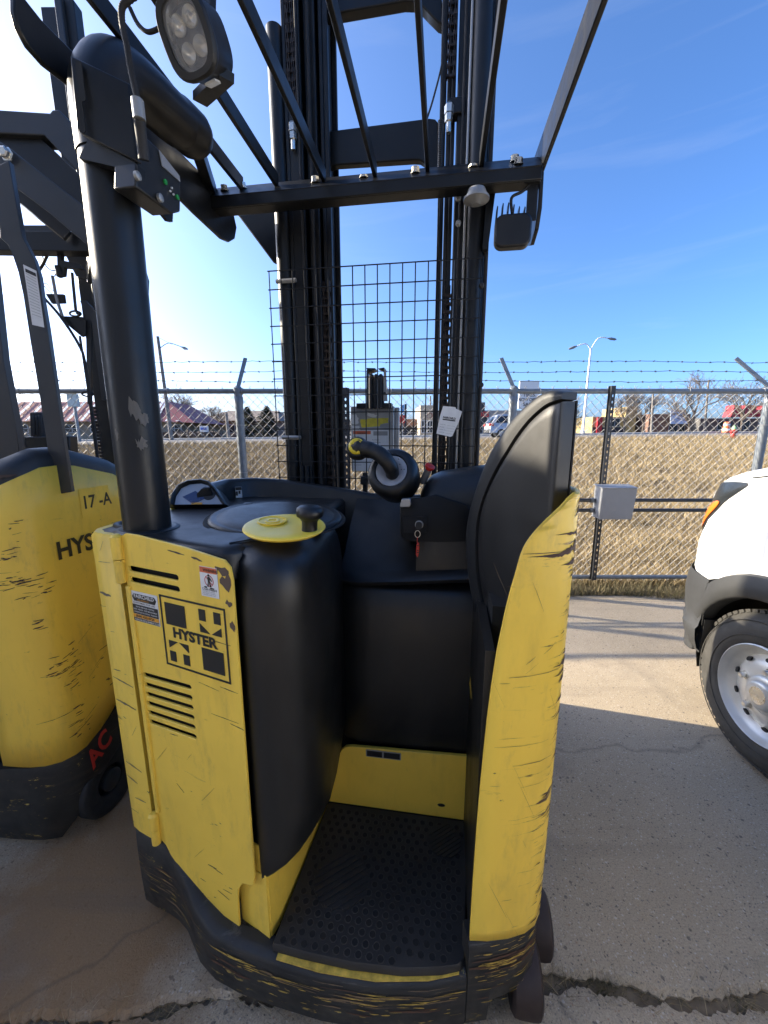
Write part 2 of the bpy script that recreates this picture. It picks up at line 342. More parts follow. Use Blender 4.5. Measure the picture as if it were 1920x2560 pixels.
def straw():
    t = NT('dry_grass_ground')
    c = t.mix(t.ramp(t.noise((0.5, 1.6, 1), 6, 0.65), (0.32, 0.0), (0.68, 1.0)), (0.09, 0.066, 0.034), (0.24, 0.175, 0.09))
    c = t.mix(t.ramp(t.noise((5, 14, 1), 6, 0.7), (0.42, 0.0), (0.7, 0.8)), c, (0.10, 0.07, 0.035))
    c = t.mix(t.ramp(t.noise(0.35, 4), (0.55, 0.0), (0.75, 0.45)), c, (0.16, 0.17, 0.06))
    t.bump(t.noise((14, 40, 14), 6, 0.75), 0.8, 0.03)
    return t.set(c, 0.9)
M['straw'] = straw()
M['asphalt'] = plain('grey_asphalt', (0.13, 0.125, 0.12), 0.85, var=0.2, sc=3)
JY = lambda x: 0.775 + 0.012*math.sin(x*5.3) + 0.008*math.sin(x*13+1) - 0.15*max(0, -x-.3) - .04*max(0, x-.5)       # ragged joint between the slabs
def slab(name, xs, far, y_edge, y_other):
    mb = MB(); top = []; rows = 14
    for j in range(rows+1):
        for x in xs:
            e = y_edge(x); y = e + (y_other - e)*(j/rows)**2
            top.append((x, y, 0.0 if j else -0.012))
    n = len(xs); mb.v = top[:]; mb.f = [(j*n+i, j*n+i+1, (j+1)*n+i+1, (j+1)*n+i) for j in range(rows) for i in range(n-1)]
    k = len(mb.v); mb.v += [(x, y_edge(x) + (0.02 if far else -0.02), -0.12) for x in xs]
    mb.f += [(i, k+i, k+i+1, i+1) for i in range(n-1)]
    return structure(mb.build(name, M['concrete']))
jx = [x for x in np.concatenate([np.linspace(-9, -1.6, 60), np.linspace(-1.58, 2.2, 500), np.linspace(2.23, 9, 60)])]
jit = {}; jw = 0
for x in jx: jw = 0.86*jw + random.uniform(-0.0045, 0.0045); jit[round(x, 4)] = jw + random.uniform(-.0018, .0018)
slab('concrete_yard', jx, True, lambda x: JY(x) + 0.013 + jit[round(x, 4)], 3.33)
slab('concrete_apron', jx, False, lambda x: JY(x) - 0.013 - jit[round(x, 4)]*1.3, -9.0)
t = NT('joint_soil'); M['soil'] = t.set(t.mix(t.noise(30, 6), (0.05, 0.038, 0.026), (0.28, 0.22, 0.15)), 0.95)
jb = MB(); jb.box((-9, -.7, -0.09), (9, 1.2, -0.022)); structure(jb.build('joint_soil', M['soil']))
ys = np.concatenate([np.linspace(3.30, 8, 50), np.linspace(8.2, 26, 60), np.geomspace(27, 900, 26)])
xs = np.concatenate([-np.geomspace(900, 14, 16), np.linspace(-13, 13, 66), np.geomspace(14, 900, 16)])
def zfield(X, Y):
    n = 0.05*np.sin(X*1.1+Y*.6+np.sin(Y*.9)*2)*np.sin(Y*2.3+np.sin(X*.7)*1.7) + 0.02*np.sin(X*5.7-Y*2.2) + 0.012*np.sin(X*11+Y*9)
    return gz(X, Y) + n*np.clip((Y-3.6)/1.5, 0, 1)*(Y < 24) - 0.02*(Y < 3.5)
sheet('grass_field', xs, ys, zfield, M['straw'])
rx = np.linspace(-140, 140, 57)
sheet('road', rx, np.linspace(24.5, 37, 8), lambda X, Y: gz(X, Y) + 0.05, M['asphalt'])
kb = MB()
for i in range(len(rx)-1):
    x0, x1 = rx[i], rx[i+1]; z0, z1 = gz(x0, 37.1)+0.05, gz(x1, 37.1)+0.05
    kb.loft([[(x0,37.0,z0-.05),(x0,37.3,z0-.05),(x0,37.3,z0+.15),(x0,37.0,z0+.13)], [(x1,37.0,z1-.05),(x1,37.3,z1-.05),(x1,37.3,z1+.15),(x1,37.0,z1+.13)]])
structure(kb.build('kerb', plain('pale_kerb', (0.42, 0.40, 0.37), 0.8)))
# dry grass blades: one mass
def blades(name, n, fx, fy, h0, h1, wd, cols, seed, zf=gz, lean=0.7):
    g = np.random.default_rng(seed); X = fx(g, n); Y = fy(g, n, X); Z = zf(X, Y)
    h = g.uniform(h0, h1, n)*np.clip(Y/9, 1, 2.2); a = g.uniform(0, 2*np.pi, n); l = g.uniform(0.2, 1, n)*lean*h; b = g.uniform(0, 2*np.pi, n)
    wv = wd*np.clip(Y/5, 1, 4)
    P = np.zeros((n, 3, 3))
    P[:,0] = np.stack([X-np.cos(a)*wv, Y-np.sin(a)*wv, Z-0.01], -1); P[:,1] = np.stack([X+np.cos(a)*wv, Y+np.sin(a)*wv, Z-0.01], -1)
    P[:,2] = np.stack([X+np.cos(b)*l, Y+np.sin(b)*l, Z+h], -1)
    me = bpy.data.meshes.new(name); me.vertices.add(3*n); me.vertices.foreach_set('co', P.reshape(-1)); me.loops.add(3*n); me.loops.foreach_set('vertex_index', np.arange(3*n))
    me.polygons.add(n); me.polygons.foreach_set('loop_start', np.arange(0, 3*n, 3)); me.polygons.foreach_set('loop_total', np.full(n, 3)); me.update()
    o = bpy.data.objects.new(name, me); COL.objects.link(o); me.materials.append(cols); o['kind'] = 'stuff'; return o
def grassmat(name, a, b, c3):
    t = NT(name); r = t.n.new('ShaderNodeNewGeometry').outputs['Random Per Island']
    c = t.ramp(r, (0.0, a), (0.55, b), (1.0, c3)); pn = t.ramp(t.noise((0.9, 2.6, 1), 7, 0.7), (0.40, 0.0), (0.60, 1.0)); c = t.mix(pn, t.mix(0.6, c, tuple(x*0.35 for x in b)), c); t.b.inputs['Subsurface Weight'].default_value = 0.0
    return t.set(c, 0.8)
M['dry_blade'] = grassmat('dry_grass_blades', (0.10, 0.075, 0.036), (0.38, 0.285, 0.145), (0.62, 0.49, 0.29))
M['weed_blade'] = grassmat('weed_blades', (0.07, 0.085, 0.03), (0.20, 0.16, 0.08), (0.36, 0.29, 0.17))
def field_blades(name, n, seed, m, h0, h1):
    g = np.random.default_rng(seed); k = n//22; Yc = 3.6 + (24.4-3.6)*g.uniform(0, 1, k)**1.6; Xc = g.uniform(-1, 1, k)*(1.15*Yc + 1.0)
    idx = np.repeat(np.arange(k), 22); r = 0.035*np.clip(Yc[idx]/6, 1, 3)
    Y = Yc[idx] + g.normal(0, 1, len(idx))*r; X = Xc[idx] + g.normal(0, 1, len(idx))*r*1.6
    return blades(name, len(idx), lambda q, kk: X, lambda q, kk, x: np.clip(Y, 3.5, 24.5), h0, h1, 0.0030, m, seed, zfield, 1.2)
field_blades('dry_grass', 420000, 5, M['dry_blade'], 0.05, 0.15)
blades('fence_weeds', 16000, lambda g, n: g.uniform(-5, 5, n), lambda g, n, X: 3.28 + 0.05*np.sin(X*4) + np.abs(g.normal(0, 0.12, n)), 0.03, 0.13, 0.0022, M['weed_blade'], 8, gz, 1.0)
def jy(X): return 0.775 + 0.012*np.sin(X*5.3) + 0.008*np.sin(X*13+1) - 0.15*np.maximum(0, -X-.3) - .04*np.maximum(0, X-.5)
def clumped(g, n):
    c = np.concatenate([g.uniform(0.40, 0.60, 10), g.uniform(0.6, 1.6, 9), g.uniform(-.62, -0.5, 4), g.uniform(-1.2, -.6, 5)]); return g.choice(c, n) + g.normal(0, 0.02, n)
blades('joint_weeds', 1500, clumped, lambda g, n, X: jy(X) + g.normal(0, 0.010, n), 0.01, 0.045, 0.0011, M['weed_blade'], 9, lambda X, Y: X*0 - 0.03, 1.6)
blades('joint_straw', 1400, lambda g, n: g.uniform(-1.4, 1.6, n), lambda g, n, X: jy(X) + g.normal(0, 0.03, n), 0.03, 0.05, 0.0010, M['dry_blade'], 10, lambda X, Y: X*0 - 0.02, 3.0)

# ---------------------------------------------------------------- the reach truck
TO = (-0.30, 1.25, 0.0)
T = thing('reach_truck', 'yellow and black stand-up reach truck with open operator bay and mesh guard, nearest the camera', 'forklift', TO, -YAW, None, tw)
def hitb(px, py, b):                     # where the sight line meets the truck's plane b
    d = bearing(px, py); k = b/(d.x*SY + d.y*CY); return Vector((d.x*CY - d.y*SY, d.x*SY + d.y*CY, d.z))*k + Vector((0, 0, EYE))
def hita(px, py, a):
    d = bearing(px, py); k = a/(d.x*CY - d.y*SY); return Vector((d.x*CY - d.y*SY, d.x*SY + d.y*CY, d.z))*k + Vector((0, 0, EYE))
# skirt: scraped steel bumper following the rounded tail
sk = [(-0.866,1.75,.04,.33),(-0.866,0.88,.04,.33),(-0.860,0.835,.045,.335),(-0.835,0.808,.05,.335),(-0.790,0.793,.055,.33),(-0.735,0.780,.06,.325),(-0.70,0.770,.06,.30),(-0.66,0.752,.06,.27),
      (-0.60,0.712,.03,.225),(-0.54,0.686,.03,.20),(-0.47,0.672,.03,.195),(-0.36,0.662,.03,.19),(-0.25,0.656,.03,.188),(-0.12,0.660,.03,.188),(0.0,0.678,.03,.19),(0.07,0.697,.03,.195),(0.088,0.702,.03,.20)]
sr = [(0.090,0.703,.03,.29),(0.140,0.716,.03,.292),(0.144,0.7175,.09,.292),(0.18,0.730,.095,.294),(0.22,0.750,.10,.296),(0.25,0.778,.10,.296),(0.264,0.82,.10,.296),(0.266,0.88,.10,.296),(0.266,1.75,.06,.296)]
def skirt(pts, name):
    mb = MB(); rings = []
    for i, (a, b, z0, z1) in enumerate(pts):
        p = Vector((a, b)); t = (Vector(pts[min(i+1, len(pts)-1)][:2]) - Vector(pts[max(i-1, 0)][:2])).normalized(); n = Vector((-t.y, t.x))
        h = z1 - z0
        prof = [(0.012, z0), (0.002, z0+0.02), (0.0, z0+h*0.35), (0.0, z0+h*0.72), (0.002, z1-0.012), (0.009, z1-0.002), (0.03, z1), (0.05, z1), (0.05, z0)]
        rings.append([(p.x + n.x*d, p.y + n.y*d, z) for d, z in prof])
    mb.loft(rings); return mb.build(name, M['skirt'], T, 50)
skirt(sk, 'bumper_skirt'); skirt(sr, 'bumper_skirt')
lip = MB()                                      # bare yellow edge of the step where the black paint has gone
for i in range(9, 15):
    (a, b, _, z), (c, d, _, y) = sk[i], sk[i+1]
    if i < 11: continue
    lip.prism([(a, b+0.008, z+0.0015), (c, d+0.008, y+0.0015), (c, d+0.024, y+0.0015), (a, b+0.024, z+0.0015)], (0, 0, 0.003))
lip.build('step_edge', plain('worn_step_paint', (.60,.40,.06), .6, var=.5, sc=40), T)
# left rear corner panel
cr = [(-0.866,1.75),(-0.866,0.88),(-0.860,0.840),(-0.842,0.814),(-0.815,0.803),(-0.752,0.786)]
mb = MB(); mb.loft([[(a, b, .325), (a, b, 1.18), (a+0.004*(i < 4), b+0.006, 1.188), (a+0.02*(i < 4), b+0.02, 1.188), (a+0.02*(i < 4), b+0.02, .325)] for i, (a, b) in enumerate(cr)])
mb.build('corner_panel', M['yellow_corner'], T, 50)
# door with louvres cut through
ANG = R(-15); D0 = Vector((-0.745, 0.787, 0)); DP = Plane(D0, (math.cos(ANG), math.sin(ANG), 0))
def hole_plate(pl, outer, holes, w0, w1, m, name, parent, bevel=0.0):
    bm = bmesh.new(); 
    for loop in [outer] + holes:
        vv = [bm.verts.new(pl.p(u, v, w0)) for u, v in loop]
        for i in range(len(vv)): bm.edges.new((vv[i], vv[(i+1) % len(vv)]))
    bmesh.ops.triangle_fill(bm, use_beauty=True, use_dissolve=False, edges=bm.edges[:])
    r = bmesh.ops.extrude_face_region(bm, geom=bm.faces[:]); vv = [g for g in r['geom'] if isinstance(g, bmesh.types.BMVert)]
    bmesh.ops.translate(bm, verts=vv, vec=pl.n*(w1-w0))
    me = bpy.data.meshes.new(name); bm.to_mesh(me); bm.free()
    mb = MB(); mb.v = [tuple(v.co) for v in me.vertices]; mb.f = [tuple(p.vertices) for p in me.polygons]; bpy.data.meshes.remove(me)
    return mb.build(name, m, parent, 30, bevel)
def capsule(u0, u1, v, h, slope=0.0, n=6):
    r = h/2; pts = []
    for k in range(n+1): t = R(-90 + 180*k/n); pts.append((u1-r + r*math.cos(t), v + slope*(u1-u0) + r*math.sin(t)))
    for k in range(n+1): t = R(90 + 180*k/n); pts.append((u0+r + r*math.cos(t), v + r*math.sin(t)))
    return pts
outer = [(0.012,0.335),(0.030,0.325),(0.045,0.300),(0.195,0.160),(0.215,0.150),(0.268,0.150),(0.275,0.158),(0.279,0.28),(0.284,0.318),(0.300,0.345),(0.325,0.352),(0.335,0.362),
         (0.340,0.39),(0.344,1.130),(0.340,1.158),(0.325,1.172),(0.22,1.186),(0.07,1.198),(0.030,1.198),(0.012,1.190)]
slots = [capsule(0.026, 0.189, z, 0.0135) for z in (1.114, 1.087)] + [capsule(0.029, 0.193, z, 0.0125, 0.05) for z in (0.840, 0.813, 0.787, 0.761, 0.735, 0.709)]
door = hole_plate(DP, outer, slots, -0.006, 0.0, M['yellow_door'], 'door', T, 0.0012)
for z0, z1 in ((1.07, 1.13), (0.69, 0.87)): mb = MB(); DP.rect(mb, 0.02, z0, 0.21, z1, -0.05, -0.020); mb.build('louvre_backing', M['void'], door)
hb = MB()
for z0, z1, z2 in ((1.075, 1.135, 1.195), (0.325, 0.375, 0.425)):
    hb.lathe(DP.p(0.004, z0, 0.006), (0,0,1), [(0.006,0),(0.012,0.004),(0.012,z1-z0-0.001)], 12); hb.lathe(DP.p(0.004, z1, 0.006), (0,0,1), [(0.013,0.001),(0.013,z2-z1-0.006),(0.007,z2-z1)], 12)
for nm, idx in (('hinge', 0), ('hinge', 1)):
    h2 = MB(); half = len(hb.v)//2; nf = len(hb.f)//2
    h2.v = hb.v[idx*half:(idx+1)*half]; h2.f = [tuple(i - idx*half for i in f) for f in hb.f[idx*nf:(idx+1)*nf]]
    h2.build(nm, M['yellow_corner'], T, 40)
mb = MB(); DP.rect(mb, 0.012, 0.43, 0.026, 1.07, -0.004, 0.006); mb.build('hinge_rib', M['yellow_door'], T, bevel=0.003)
# stickers and markings on the door
def flat(name, m, pl, polys, parent, w0=0.0006, w1=0.0012, label=None):
    mb = MB()
    for p in polys: pl.poly(mb, p, w0, w1)
    return mb.build(name, m, parent, 0, label=label)
def rc(u0, v0, u1, v1): return [(u0,v0),(u1,v0),(u1,v1),(u0,v1)]
st = flat('dealer_sticker', M['white_print'], DP, [rc(0.024,0.984,0.114,1.060)], door)
flat('badge', M['black_print'], DP, [[(0.028,1.046),(0.034,1.054),(0.104,1.054),(0.110,1.046),(0.104,1.036),(0.034,1.036)], rc(0.026,1.003,0.112,1.027), rc(0.026,0.985,0.112,0.9925)], st, .0014, .0018)
flat('orange_band', M['orange_print'], DP, [rc(0.026,0.9935,0.112,1.0022)], st, .0014, .0018)
lettering('FAIRCHILD', 0.0125, M['white_print'], DP, 0.0345, 1.0445, .0022, .02, 'lettering', st, 1.12); lettering('EQUIPMENT', 0.0055, M['orange_print'], DP, 0.045, 1.0375, .0022, 0, 'lettering', st, 1.35)
lettering('CUSTOMERS FOR LIFE', 0.0065, M['black_print'], DP, 0.030, 1.0295, .0018, 0.01, 'lettering', st, 1.15)
lettering('(844) 432-4724', 0.0088, M['black_print'], DP, 0.034, 0.9950, .0022, .03, 'lettering', st, 1.15); lettering('FAIRCHILDEQUIPMENT.COM', 0.0058, M['white_print'], DP, 0.029, 0.9868, .0022, .02, 'lettering', st, 1.13)
for i, s in enumerate(('NEW & USED SALES - RENTALS', 'PARTS - SERVICE - FLEET MANAGEMENT', 'WAREHOUSE SOLUTIONS - TRAINING')): lettering(s, 0.0050, M['white_print'], DP, 0.069, 1.0205 - 0.0068*i, .0022, .01, 'lettering', st, 0.92, 0, 'CENTER')
L0, L1, B0, B1 = 0.121, 0.318, 0.892, 1.066
bord = [rc(L0,B0,L1,B0+.0045), rc(L0,B1-.0045,L1,B1), rc(L0,B0+.0045,L0+.0045,B1-.0045), rc(L1-.0045,B0+.0045,L1,B1-.0045)]
sq = [rc(0.136,0.997,0.199,1.050), rc(0.240,0.908,0.303,0.962)]
def arrow(u0, v0, u1, v1, down):
    # black field around a yellow arrow: two side blocks and two wedges beside the head
    um = (u0+u1)/2; sw = (u1-u0)*0.19; hh = (v1-v0)*0.45
    if down: return [[(u0,v0+hh+.003),(um-sw,v0+hh+.003),(um-sw,v1),(u0,v1)], [(um+sw,v0+hh+.003),(u1,v0+hh+.003),(u1,v1),(um+sw,v1)], [(u0,v0),(um-.002,v0),(u0,v0+hh-.004)], [(u1,v0),(um+.002,v0),(u1,v0+hh-.004)]]
    return [[(u0,v0),(um-sw,v0),(um-sw,v1-hh-.003),(u0,v1-hh-.003)], [(um+sw,v0),(u1,v0),(u1,v1-hh-.003),(um+sw,v1-hh-.003)], [(u0,v1),(um-.002,v1),(u0,v1-hh+.004)], [(u1,v1),(um+.002,v1),(u1,v1-hh+.004)]]
lg = flat('maker_logo', M['black_print'], DP, bord + sq + arrow(0.241,0.999,0.303,1.053,True) + arrow(0.137,0.905,0.199,0.957,False), door)
lettering('HYSTER', 0.0335, M['black_print'], DP, 0.220, 0.9685, .0012, .045, 'lettering', lg, 1.13, 0, 'CENTER')
ws = flat('crush_warning_sticker', M['white_print'], DP, [rc(0.256,1.086,0.305,1.152)], door)
flat('warning_band', M['red_warn'], DP, [rc(0.257,1.139,0.304,1.151)], ws, .0014, .0018)
lettering('WARNING', 0.0085, M['black_print'], DP, 0.267, 1.142, .0022, .02, 'lettering', ws, 1.0); lettering('Crush Hazard', 0.0072, M['black_print'], DP, 0.2595, 1.1005, .0018, .01, 'lettering', ws, 1.02)
for i, s in enumerate(('Stay clear of machine', 'when truck is moving', 'Keep feet inside truck')): lettering(s, 0.0040, M['grey_print'], DP, 0.2595, 1.0965-.0037*i, .0018, 0, 'lettering', ws, 1.05)
fig = MB(); cu, cv = 0.281, 1.122
for k in range(20):
    a0, a1 = R(18*k), R(18*k+18); DP.poly(fig, [(cu+.0125*math.cos(a0),cv+.0125*math.sin(a0)),(cu+.0125*math.cos(a1),cv+.0125*math.sin(a1)),(cu+.0112*math.cos(a1),cv+.0112*math.sin(a1)),(cu+.0112*math.cos(a0),cv+.0112*math.sin(a0))], .0014, .0018)
DP.poly(fig, [(cu-.009,cv+.008),(cu-.008,cv+.009),(cu+.009,cv-.008),(cu+.008,cv-.009)], .0014, .0018); fig.build('prohibition_ring', M['red_print'], ws, 0)
fig = MB(); DP.poly(fig, [(cu+.0025*math.cos(R(45*k)), cv+.0125+.0025*math.sin(R(45*k))) for k in range(8)], .0020, .0024)
for p in ([(cu-.003,cv+.009),(cu+.003,cv+.009),(cu+.0025,cv-.002),(cu-.0025,cv-.002)], [(cu-.0025,cv-.002),(cu-.0002,cv-.002),(cu-.002,cv-.013),(cu-.005,cv-.013)], [(cu+.0002,cv-.002),(cu+.0025,cv-.002),(cu+.006,cv-.013),(cu+.003,cv-.013)], [(cu+.003,cv+.008),(cu+.009,cv+.001),(cu+.008,cv-.001),(cu+.0025,cv+.005)], rc(cu-.014,cv-.016,cu-.007,cv-.013), rc(cu+.002,cv-.017,cu+.013,cv-.0145)): DP.poly(fig, p, .0020, .0024)
fig.build('warning_figure', M['black_print'], ws, 0)
# paint knocks as thin raised flakes of primer and rubber scuff on the door and the corner
def scuffs(pl, spec, name, m, parent, seed):
    g = random.Random(seed); mb = MB()
    for u, v, L, h, sl in spec:
        n = max(4, int(L/0.008)); up = []; dn = []
        for i in range(n+1):
            t = i/n; e = math.sin(math.pi*min(max(t,0.06),0.94))**0.6
            uu = u + L*(t-0.5); vv = v + sl*L*(t-0.5)
            up.append((uu, vv + h*0.5*e*g.uniform(0.25, 1.2))); dn.append((uu, vv - h*0.5*e*g.uniform(0.25, 1.2)))
        pl.poly(mb, up + dn[::-1], 0.0003, 0.0007)
    return mb.build(name, m, parent, 0, kind='stuff')
g = random.Random(3)
spec = [(0.325,1.125,0.030,0.050,0), (0.318,1.150,0.036,0.022,-.2), (0.25,1.165,0.030,0.006,-.2), (0.19,1.172,0.05,0.004,-.1), (0.33,1.08,0.018,0.02,0), (0.335,1.03,0.014,0.03,0), (0.30,0.985,0.05,0.0022,-.02), (0.31,0.876,0.05,0.0018,-.05), (0.25,0.868,0.06,0.0016,-.1), (0.29,0.80,0.08,0.0014,0.0), (0.325,0.79,0.04,0.0025,-.1)]
spec += [(g.uniform(0.05,0.33), g.uniform(0.36,0.70), g.uniform(0.008,0.05), g.uniform(0.0008,0.0026), g.choice((-.3,-.15,0,.1,1.2,-.8))) for _ in range(6)]
spec += [(g.uniform(0.12,0.26), g.uniform(0.20,0.36), g.uniform(0.006,0.04), g.uniform(0.001,0.003), g.uniform(-.3,.1)) for _ in range(8)]
scuffs(DP, spec, 'paint_chips', plain('primer_brown', (0.10, 0.065, 0.045), 0.7), door, 4)
CPn = Plane((-0.842, 0.8105, 0), (0.0627+0.09, -0.0282*1.0, 0))
spec = [(g.uniform(0.008,0.075), g.uniform(0.36,1.16), g.uniform(0.006,0.045), g.uniform(0.0008,0.003), g.choice((-.3,-.1,.05,-.6,1.5))) for _ in range(9)] + [(0.05,0.80,0.075,0.0035,-.15),(0.05,0.735,0.075,0.006,-.12),(0.045,0.545,0.06,0.004,-.2),(0.03,0.50,0.04,0.004,-.3),(0.03,1.035,0.04,0.008,-.1)]
scuffs(Plane((-0.842, 0.8095, 0), (0.09, -0.0243, 0)), spec, 'paint_chips', plain('grey_scuff', (0.16, 0.13, 0.10), 0.7), T, 6)
def path_scuffs(path, out, spec, name, m, parent, seed, tail=True):
    q = random.Random(seed); mb = MB(); L_ = [0]
    for i in range(1, len(path)): L_.append(L_[-1] + (Vector(path[i])-Vector(path[i-1])).length)
    def pt(u, z):
        u = min(max(u, .001), L_[-1]-.001); i = max(k for k in range(len(L_)-1) if L_[k] <= u); f = (u-L_[i])/(L_[i+1]-L_[i]); p = Vector(path[i]).lerp(Vector(path[i+1]), f); t_ = (Vector(path[i+1])-Vector(path[i])).normalized(); return Vector((p.x + t_.y*out, p.y - t_.x*out, z))
    for u, z, L, h, sl in spec:                   # u: right-hand end of the mark
        n = max(5, int(L/.004)); up = []; dn = []; wu = wd_ = .7
        for i in range(n+1):
            t = i/n; e = (t**1.4*(1-max(0, t-.9)*6) if tail else math.sin(math.pi*min(max(t,.05),.95))**.5); uu = u - L*(1-t); zz = z + sl*L*(t-.5)
            wu = min(1.3, max(.15, wu + q.uniform(-.35,.35))); wd_ = min(1.3, max(.15, wd_ + q.uniform(-.35,.35)))
            up.append(pt(uu, zz + h*.5*e*wu)); dn.append(pt(uu, zz - h*.5*e*wd_))
        for i in range(n): mb.add([up[i], up[i+1], dn[i+1], dn[i]], [(0,1,2,3)])
    return mb.build(name, m, parent, 0, kind='stuff')
q_ = random.Random(41); yd_ = plain('dirty_yellow_paint', (.46,.31,.06), .6, var=.45, sc=60); tan_ = plain('tan_scrape', (.20,.135,.075), .6); rust_ = plain('rust_scrape', (.10,.05,.03), .7)
skp = [(a, b) for a, b, _, _ in sk]; skL = 0.0; us = [0]
for i in range(1, len(skp)): us.append(us[-1] + (Vector(skp[i])-Vector(skp[i-1])).length)
def zband(u): return float(np.interp(u, us, [p[2] for p in sk])), float(np.interp(u, us, [p[3] for p in sk]))
def sk_spec(n, u0, u1, f0, f1, L0, L1, h0, h1):
    out = []
    for _ in range(n):
        u = q_.uniform(u0, u1); z0, z1 = zband(u); out.append((u, z0 + (z1-z0)*q_.triangular(f0, f1, (f0+f1)/2), q_.uniform(L0, L1), q_.uniform(h0, h1), q_.uniform(-.03,.03)))
    return out
path_scuffs(skp, .0016, sk_spec(44, 1.3, us[-1], .55, .93, .008, .07, .001, .0045) + sk_spec(12, .9, 1.2, .2, .75, .01, .06, .001, .004) + sk_spec(34, 1.2, us[-1], .12, .7, .004, .03, .001, .004), 'paint_scrape', yd_, T, 51, False)
path_scuffs(skp, .0012, sk_spec(26, 1.2, us[-1], .45, .95, .02, .12, .0015, .005) + sk_spec(22, .9, 1.2, .2, .8, .03, .10, .002, .006), 'paint_scrape', tan_, T, 52, False)
path_scuffs(skp, .0009, sk_spec(12, 1.0, us[-1], .35, .9, .03, .14, .002, .007), 'paint_scrape', rust_, T, 53, False)
srp = [(a, b) for a, b, _, _ in sr]
def sr_spec(n, z0, z1, L0, L1, h0, h1): return [(q_.uniform(.03, .26), q_.uniform(z0, z1), q_.uniform(L0, L1), q_.uniform(h0, h1), q_.uniform(-.04,.04)) for _ in range(n)]
path_scuffs(srp, .0016, sr_spec(26, .215, .235, .01, .06, .002, .006) + sr_spec(20, .255, .285, .008, .04, .0015, .005) + sr_spec(24, .11, .21, .006, .04, .001, .004), 'paint_scrape', yd_, T, 54, False)
path_scuffs(srp, .0012, sr_spec(24, .205, .245, .03, .12, .003, .008) + sr_spec(10, .12, .28, .02, .08, .002, .006), 'paint_scrape', rust_, T, 55, False)
# deck, pod and steering housing (black mouldings)
pod = [(-0.402,0.708),(-0.372,0.705),(-0.340,0.712),(-0.312,0.730),(-0.290,0.757),(-0.276,0.795),(-0.270,0.845),(-0.272,0.92),(-0.280,1.0),(-0.292,1.10)]
podb = [(-0.402,1.10)]
def inset(pl, d):                               # shrink a plan outline towards the inside of the truck
    out = []
    for i, p in enumerate(pl):
        t = (Vector(pl[min(i+1,len(pl)-1)]) - Vector(pl[max(i-1,0)])).normalized(); out.append((p[0] - t.y*d, p[1] + t.x*d))
    return out
rows = [(0.006, 0.375), (0.0, 0.385), (0.0, 0.60), (0.0, 0.92), (0.0, 1.06), (0.004, 1.10), (0.012, 1.132), (0.024, 1.156), (0.042, 1.173), (0.065, 1.185), (0.09, 1.190), (0.12, 1.1925)]
rings = []
for d, z in rows:
    r = [Vector((a, b, z + (float(np.interp(i_, [0,1,2,3,4,5,6,7,8,9], [-.012,.015,.04,.062,.085,.095,.092,.10,.11,.12])) if z < 0.4 else 0))) for i_, (a, b) in enumerate(inset(pod, d))]
    r += [Vector((-0.45, 1.10, z)), Vector((-0.45, 0.76, z))]; rings.append(r)
mb = MB(); mb.loft(rings); mb.build('pod_cover', M['plastic'], T, 60)
dk = [(-0.855,0.83),(-0.835,0.815),(-0.75,0.797),(-0.60,0.757),(-0.45,0.722),(-0.425,0.74),(-0.395,0.81),(-0.375,0.95),(-0.345,1.10),(-0.36,1.42),(-0.855,1.42)]
mb = MB(); c0 = (-0.6, 1.05)
def shrink(f, z): return [(c0[0]+(a-c0[0])*f, c0[1]+(b-c0[1])*f, z) for a, b in dk]
mb.loft([[(a, b, 1.12) for a, b in dk], [(a, b, 1.172) for a, b in dk], shrink(0.985, 1.181), shrink(0.955, 1.187), shrink(0.90, 1.190)]); mb.build('deck', M['plastic'], T, 60)
rg = MB(); sc_ = Vector((-0.458, 1.03, 1.187))
rg.lathe(sc_, (0.05, -0.05, 1), [(0.178,0),(0.180,0.006),(0.176,0.012),(0.168,0.014),(0.160,0.011),(0.156,0.013),(0.13,0.018),(0.10,0.0195),(0.0,0.020)], 56); hs = rg.build('steering_housing', M['plastic'], T, 50)
gr = MB(); gr.lathe(sc_, (0.05,-0.05,1), [(0.192,0.0015),(0.190,0.0045),(0.176,0.0045),(0.176,0.0015)], 56); gr.build('housing_groove', M['void'], hs, 50)
dn = Vector((0.05, -0.085, 1)).normalized(); dc = hitb(712, 1317, 0.838)
mb = MB(); mb.lathe(dc, dn, [(0.074,-0.010),(0.088,-0.005),(0.0925,0.0),(0.091,0.003),(0.085,0.0045),(0.057,0.003),(0.034,0.0015),(0.0,0.001)], 56)
disc = mb.build('steering_disc', M['disc'], T, 50)
DX = Plane(dc, (1, 0.1, 0.0), (0,1,0.2)); DX.n = dn; DX.r = Vector((0.9, 0.42, 0)); DX.r = (DX.r - dn*DX.r.dot(dn)).normalized(); DX.u = dn.cross(DX.r)
mb = MB(); hub = DX.p(-0.026, 0.040, 0.002); mb.lathe(hub, dn, [(0.034,0),(0.035,0.0035),(0.031,0.004),(0.028,-0.002),(0.018,-0.002),(0.016,0.003),(0.010,0.003),(0.009,-.001),(0.0,-0.001)], 28); mb.build('disc_hub', M['disc'], disc, 40)
kb_ = hitb(774, 1329, 0.822); kz = Vector((0.05,-0.02,1))
mb = MB(); mb.lathe(kb_, kz, [(0.0175,-.004),(0.0170,0.010),(0.0175,0.024),(0.022,0.031),(0.0285,0.036),(0.0305,0.044),(0.0285,0.053),(0.022,0.058),(0.011,0.0605),(0.0,0.061)], 28); mb.build('spinner_knob', M['plastic'], T, 60)
mb = MB(); p = hitb(620, 1268, 1.13); mb.lathe((p.x, p.y, 1.19), (0,0,1), [(0.016,0),(0.015,0.018),(0.012,0.022),(0.0,0.022)], 16); mb.build('deck_button', M['plastic'], T)
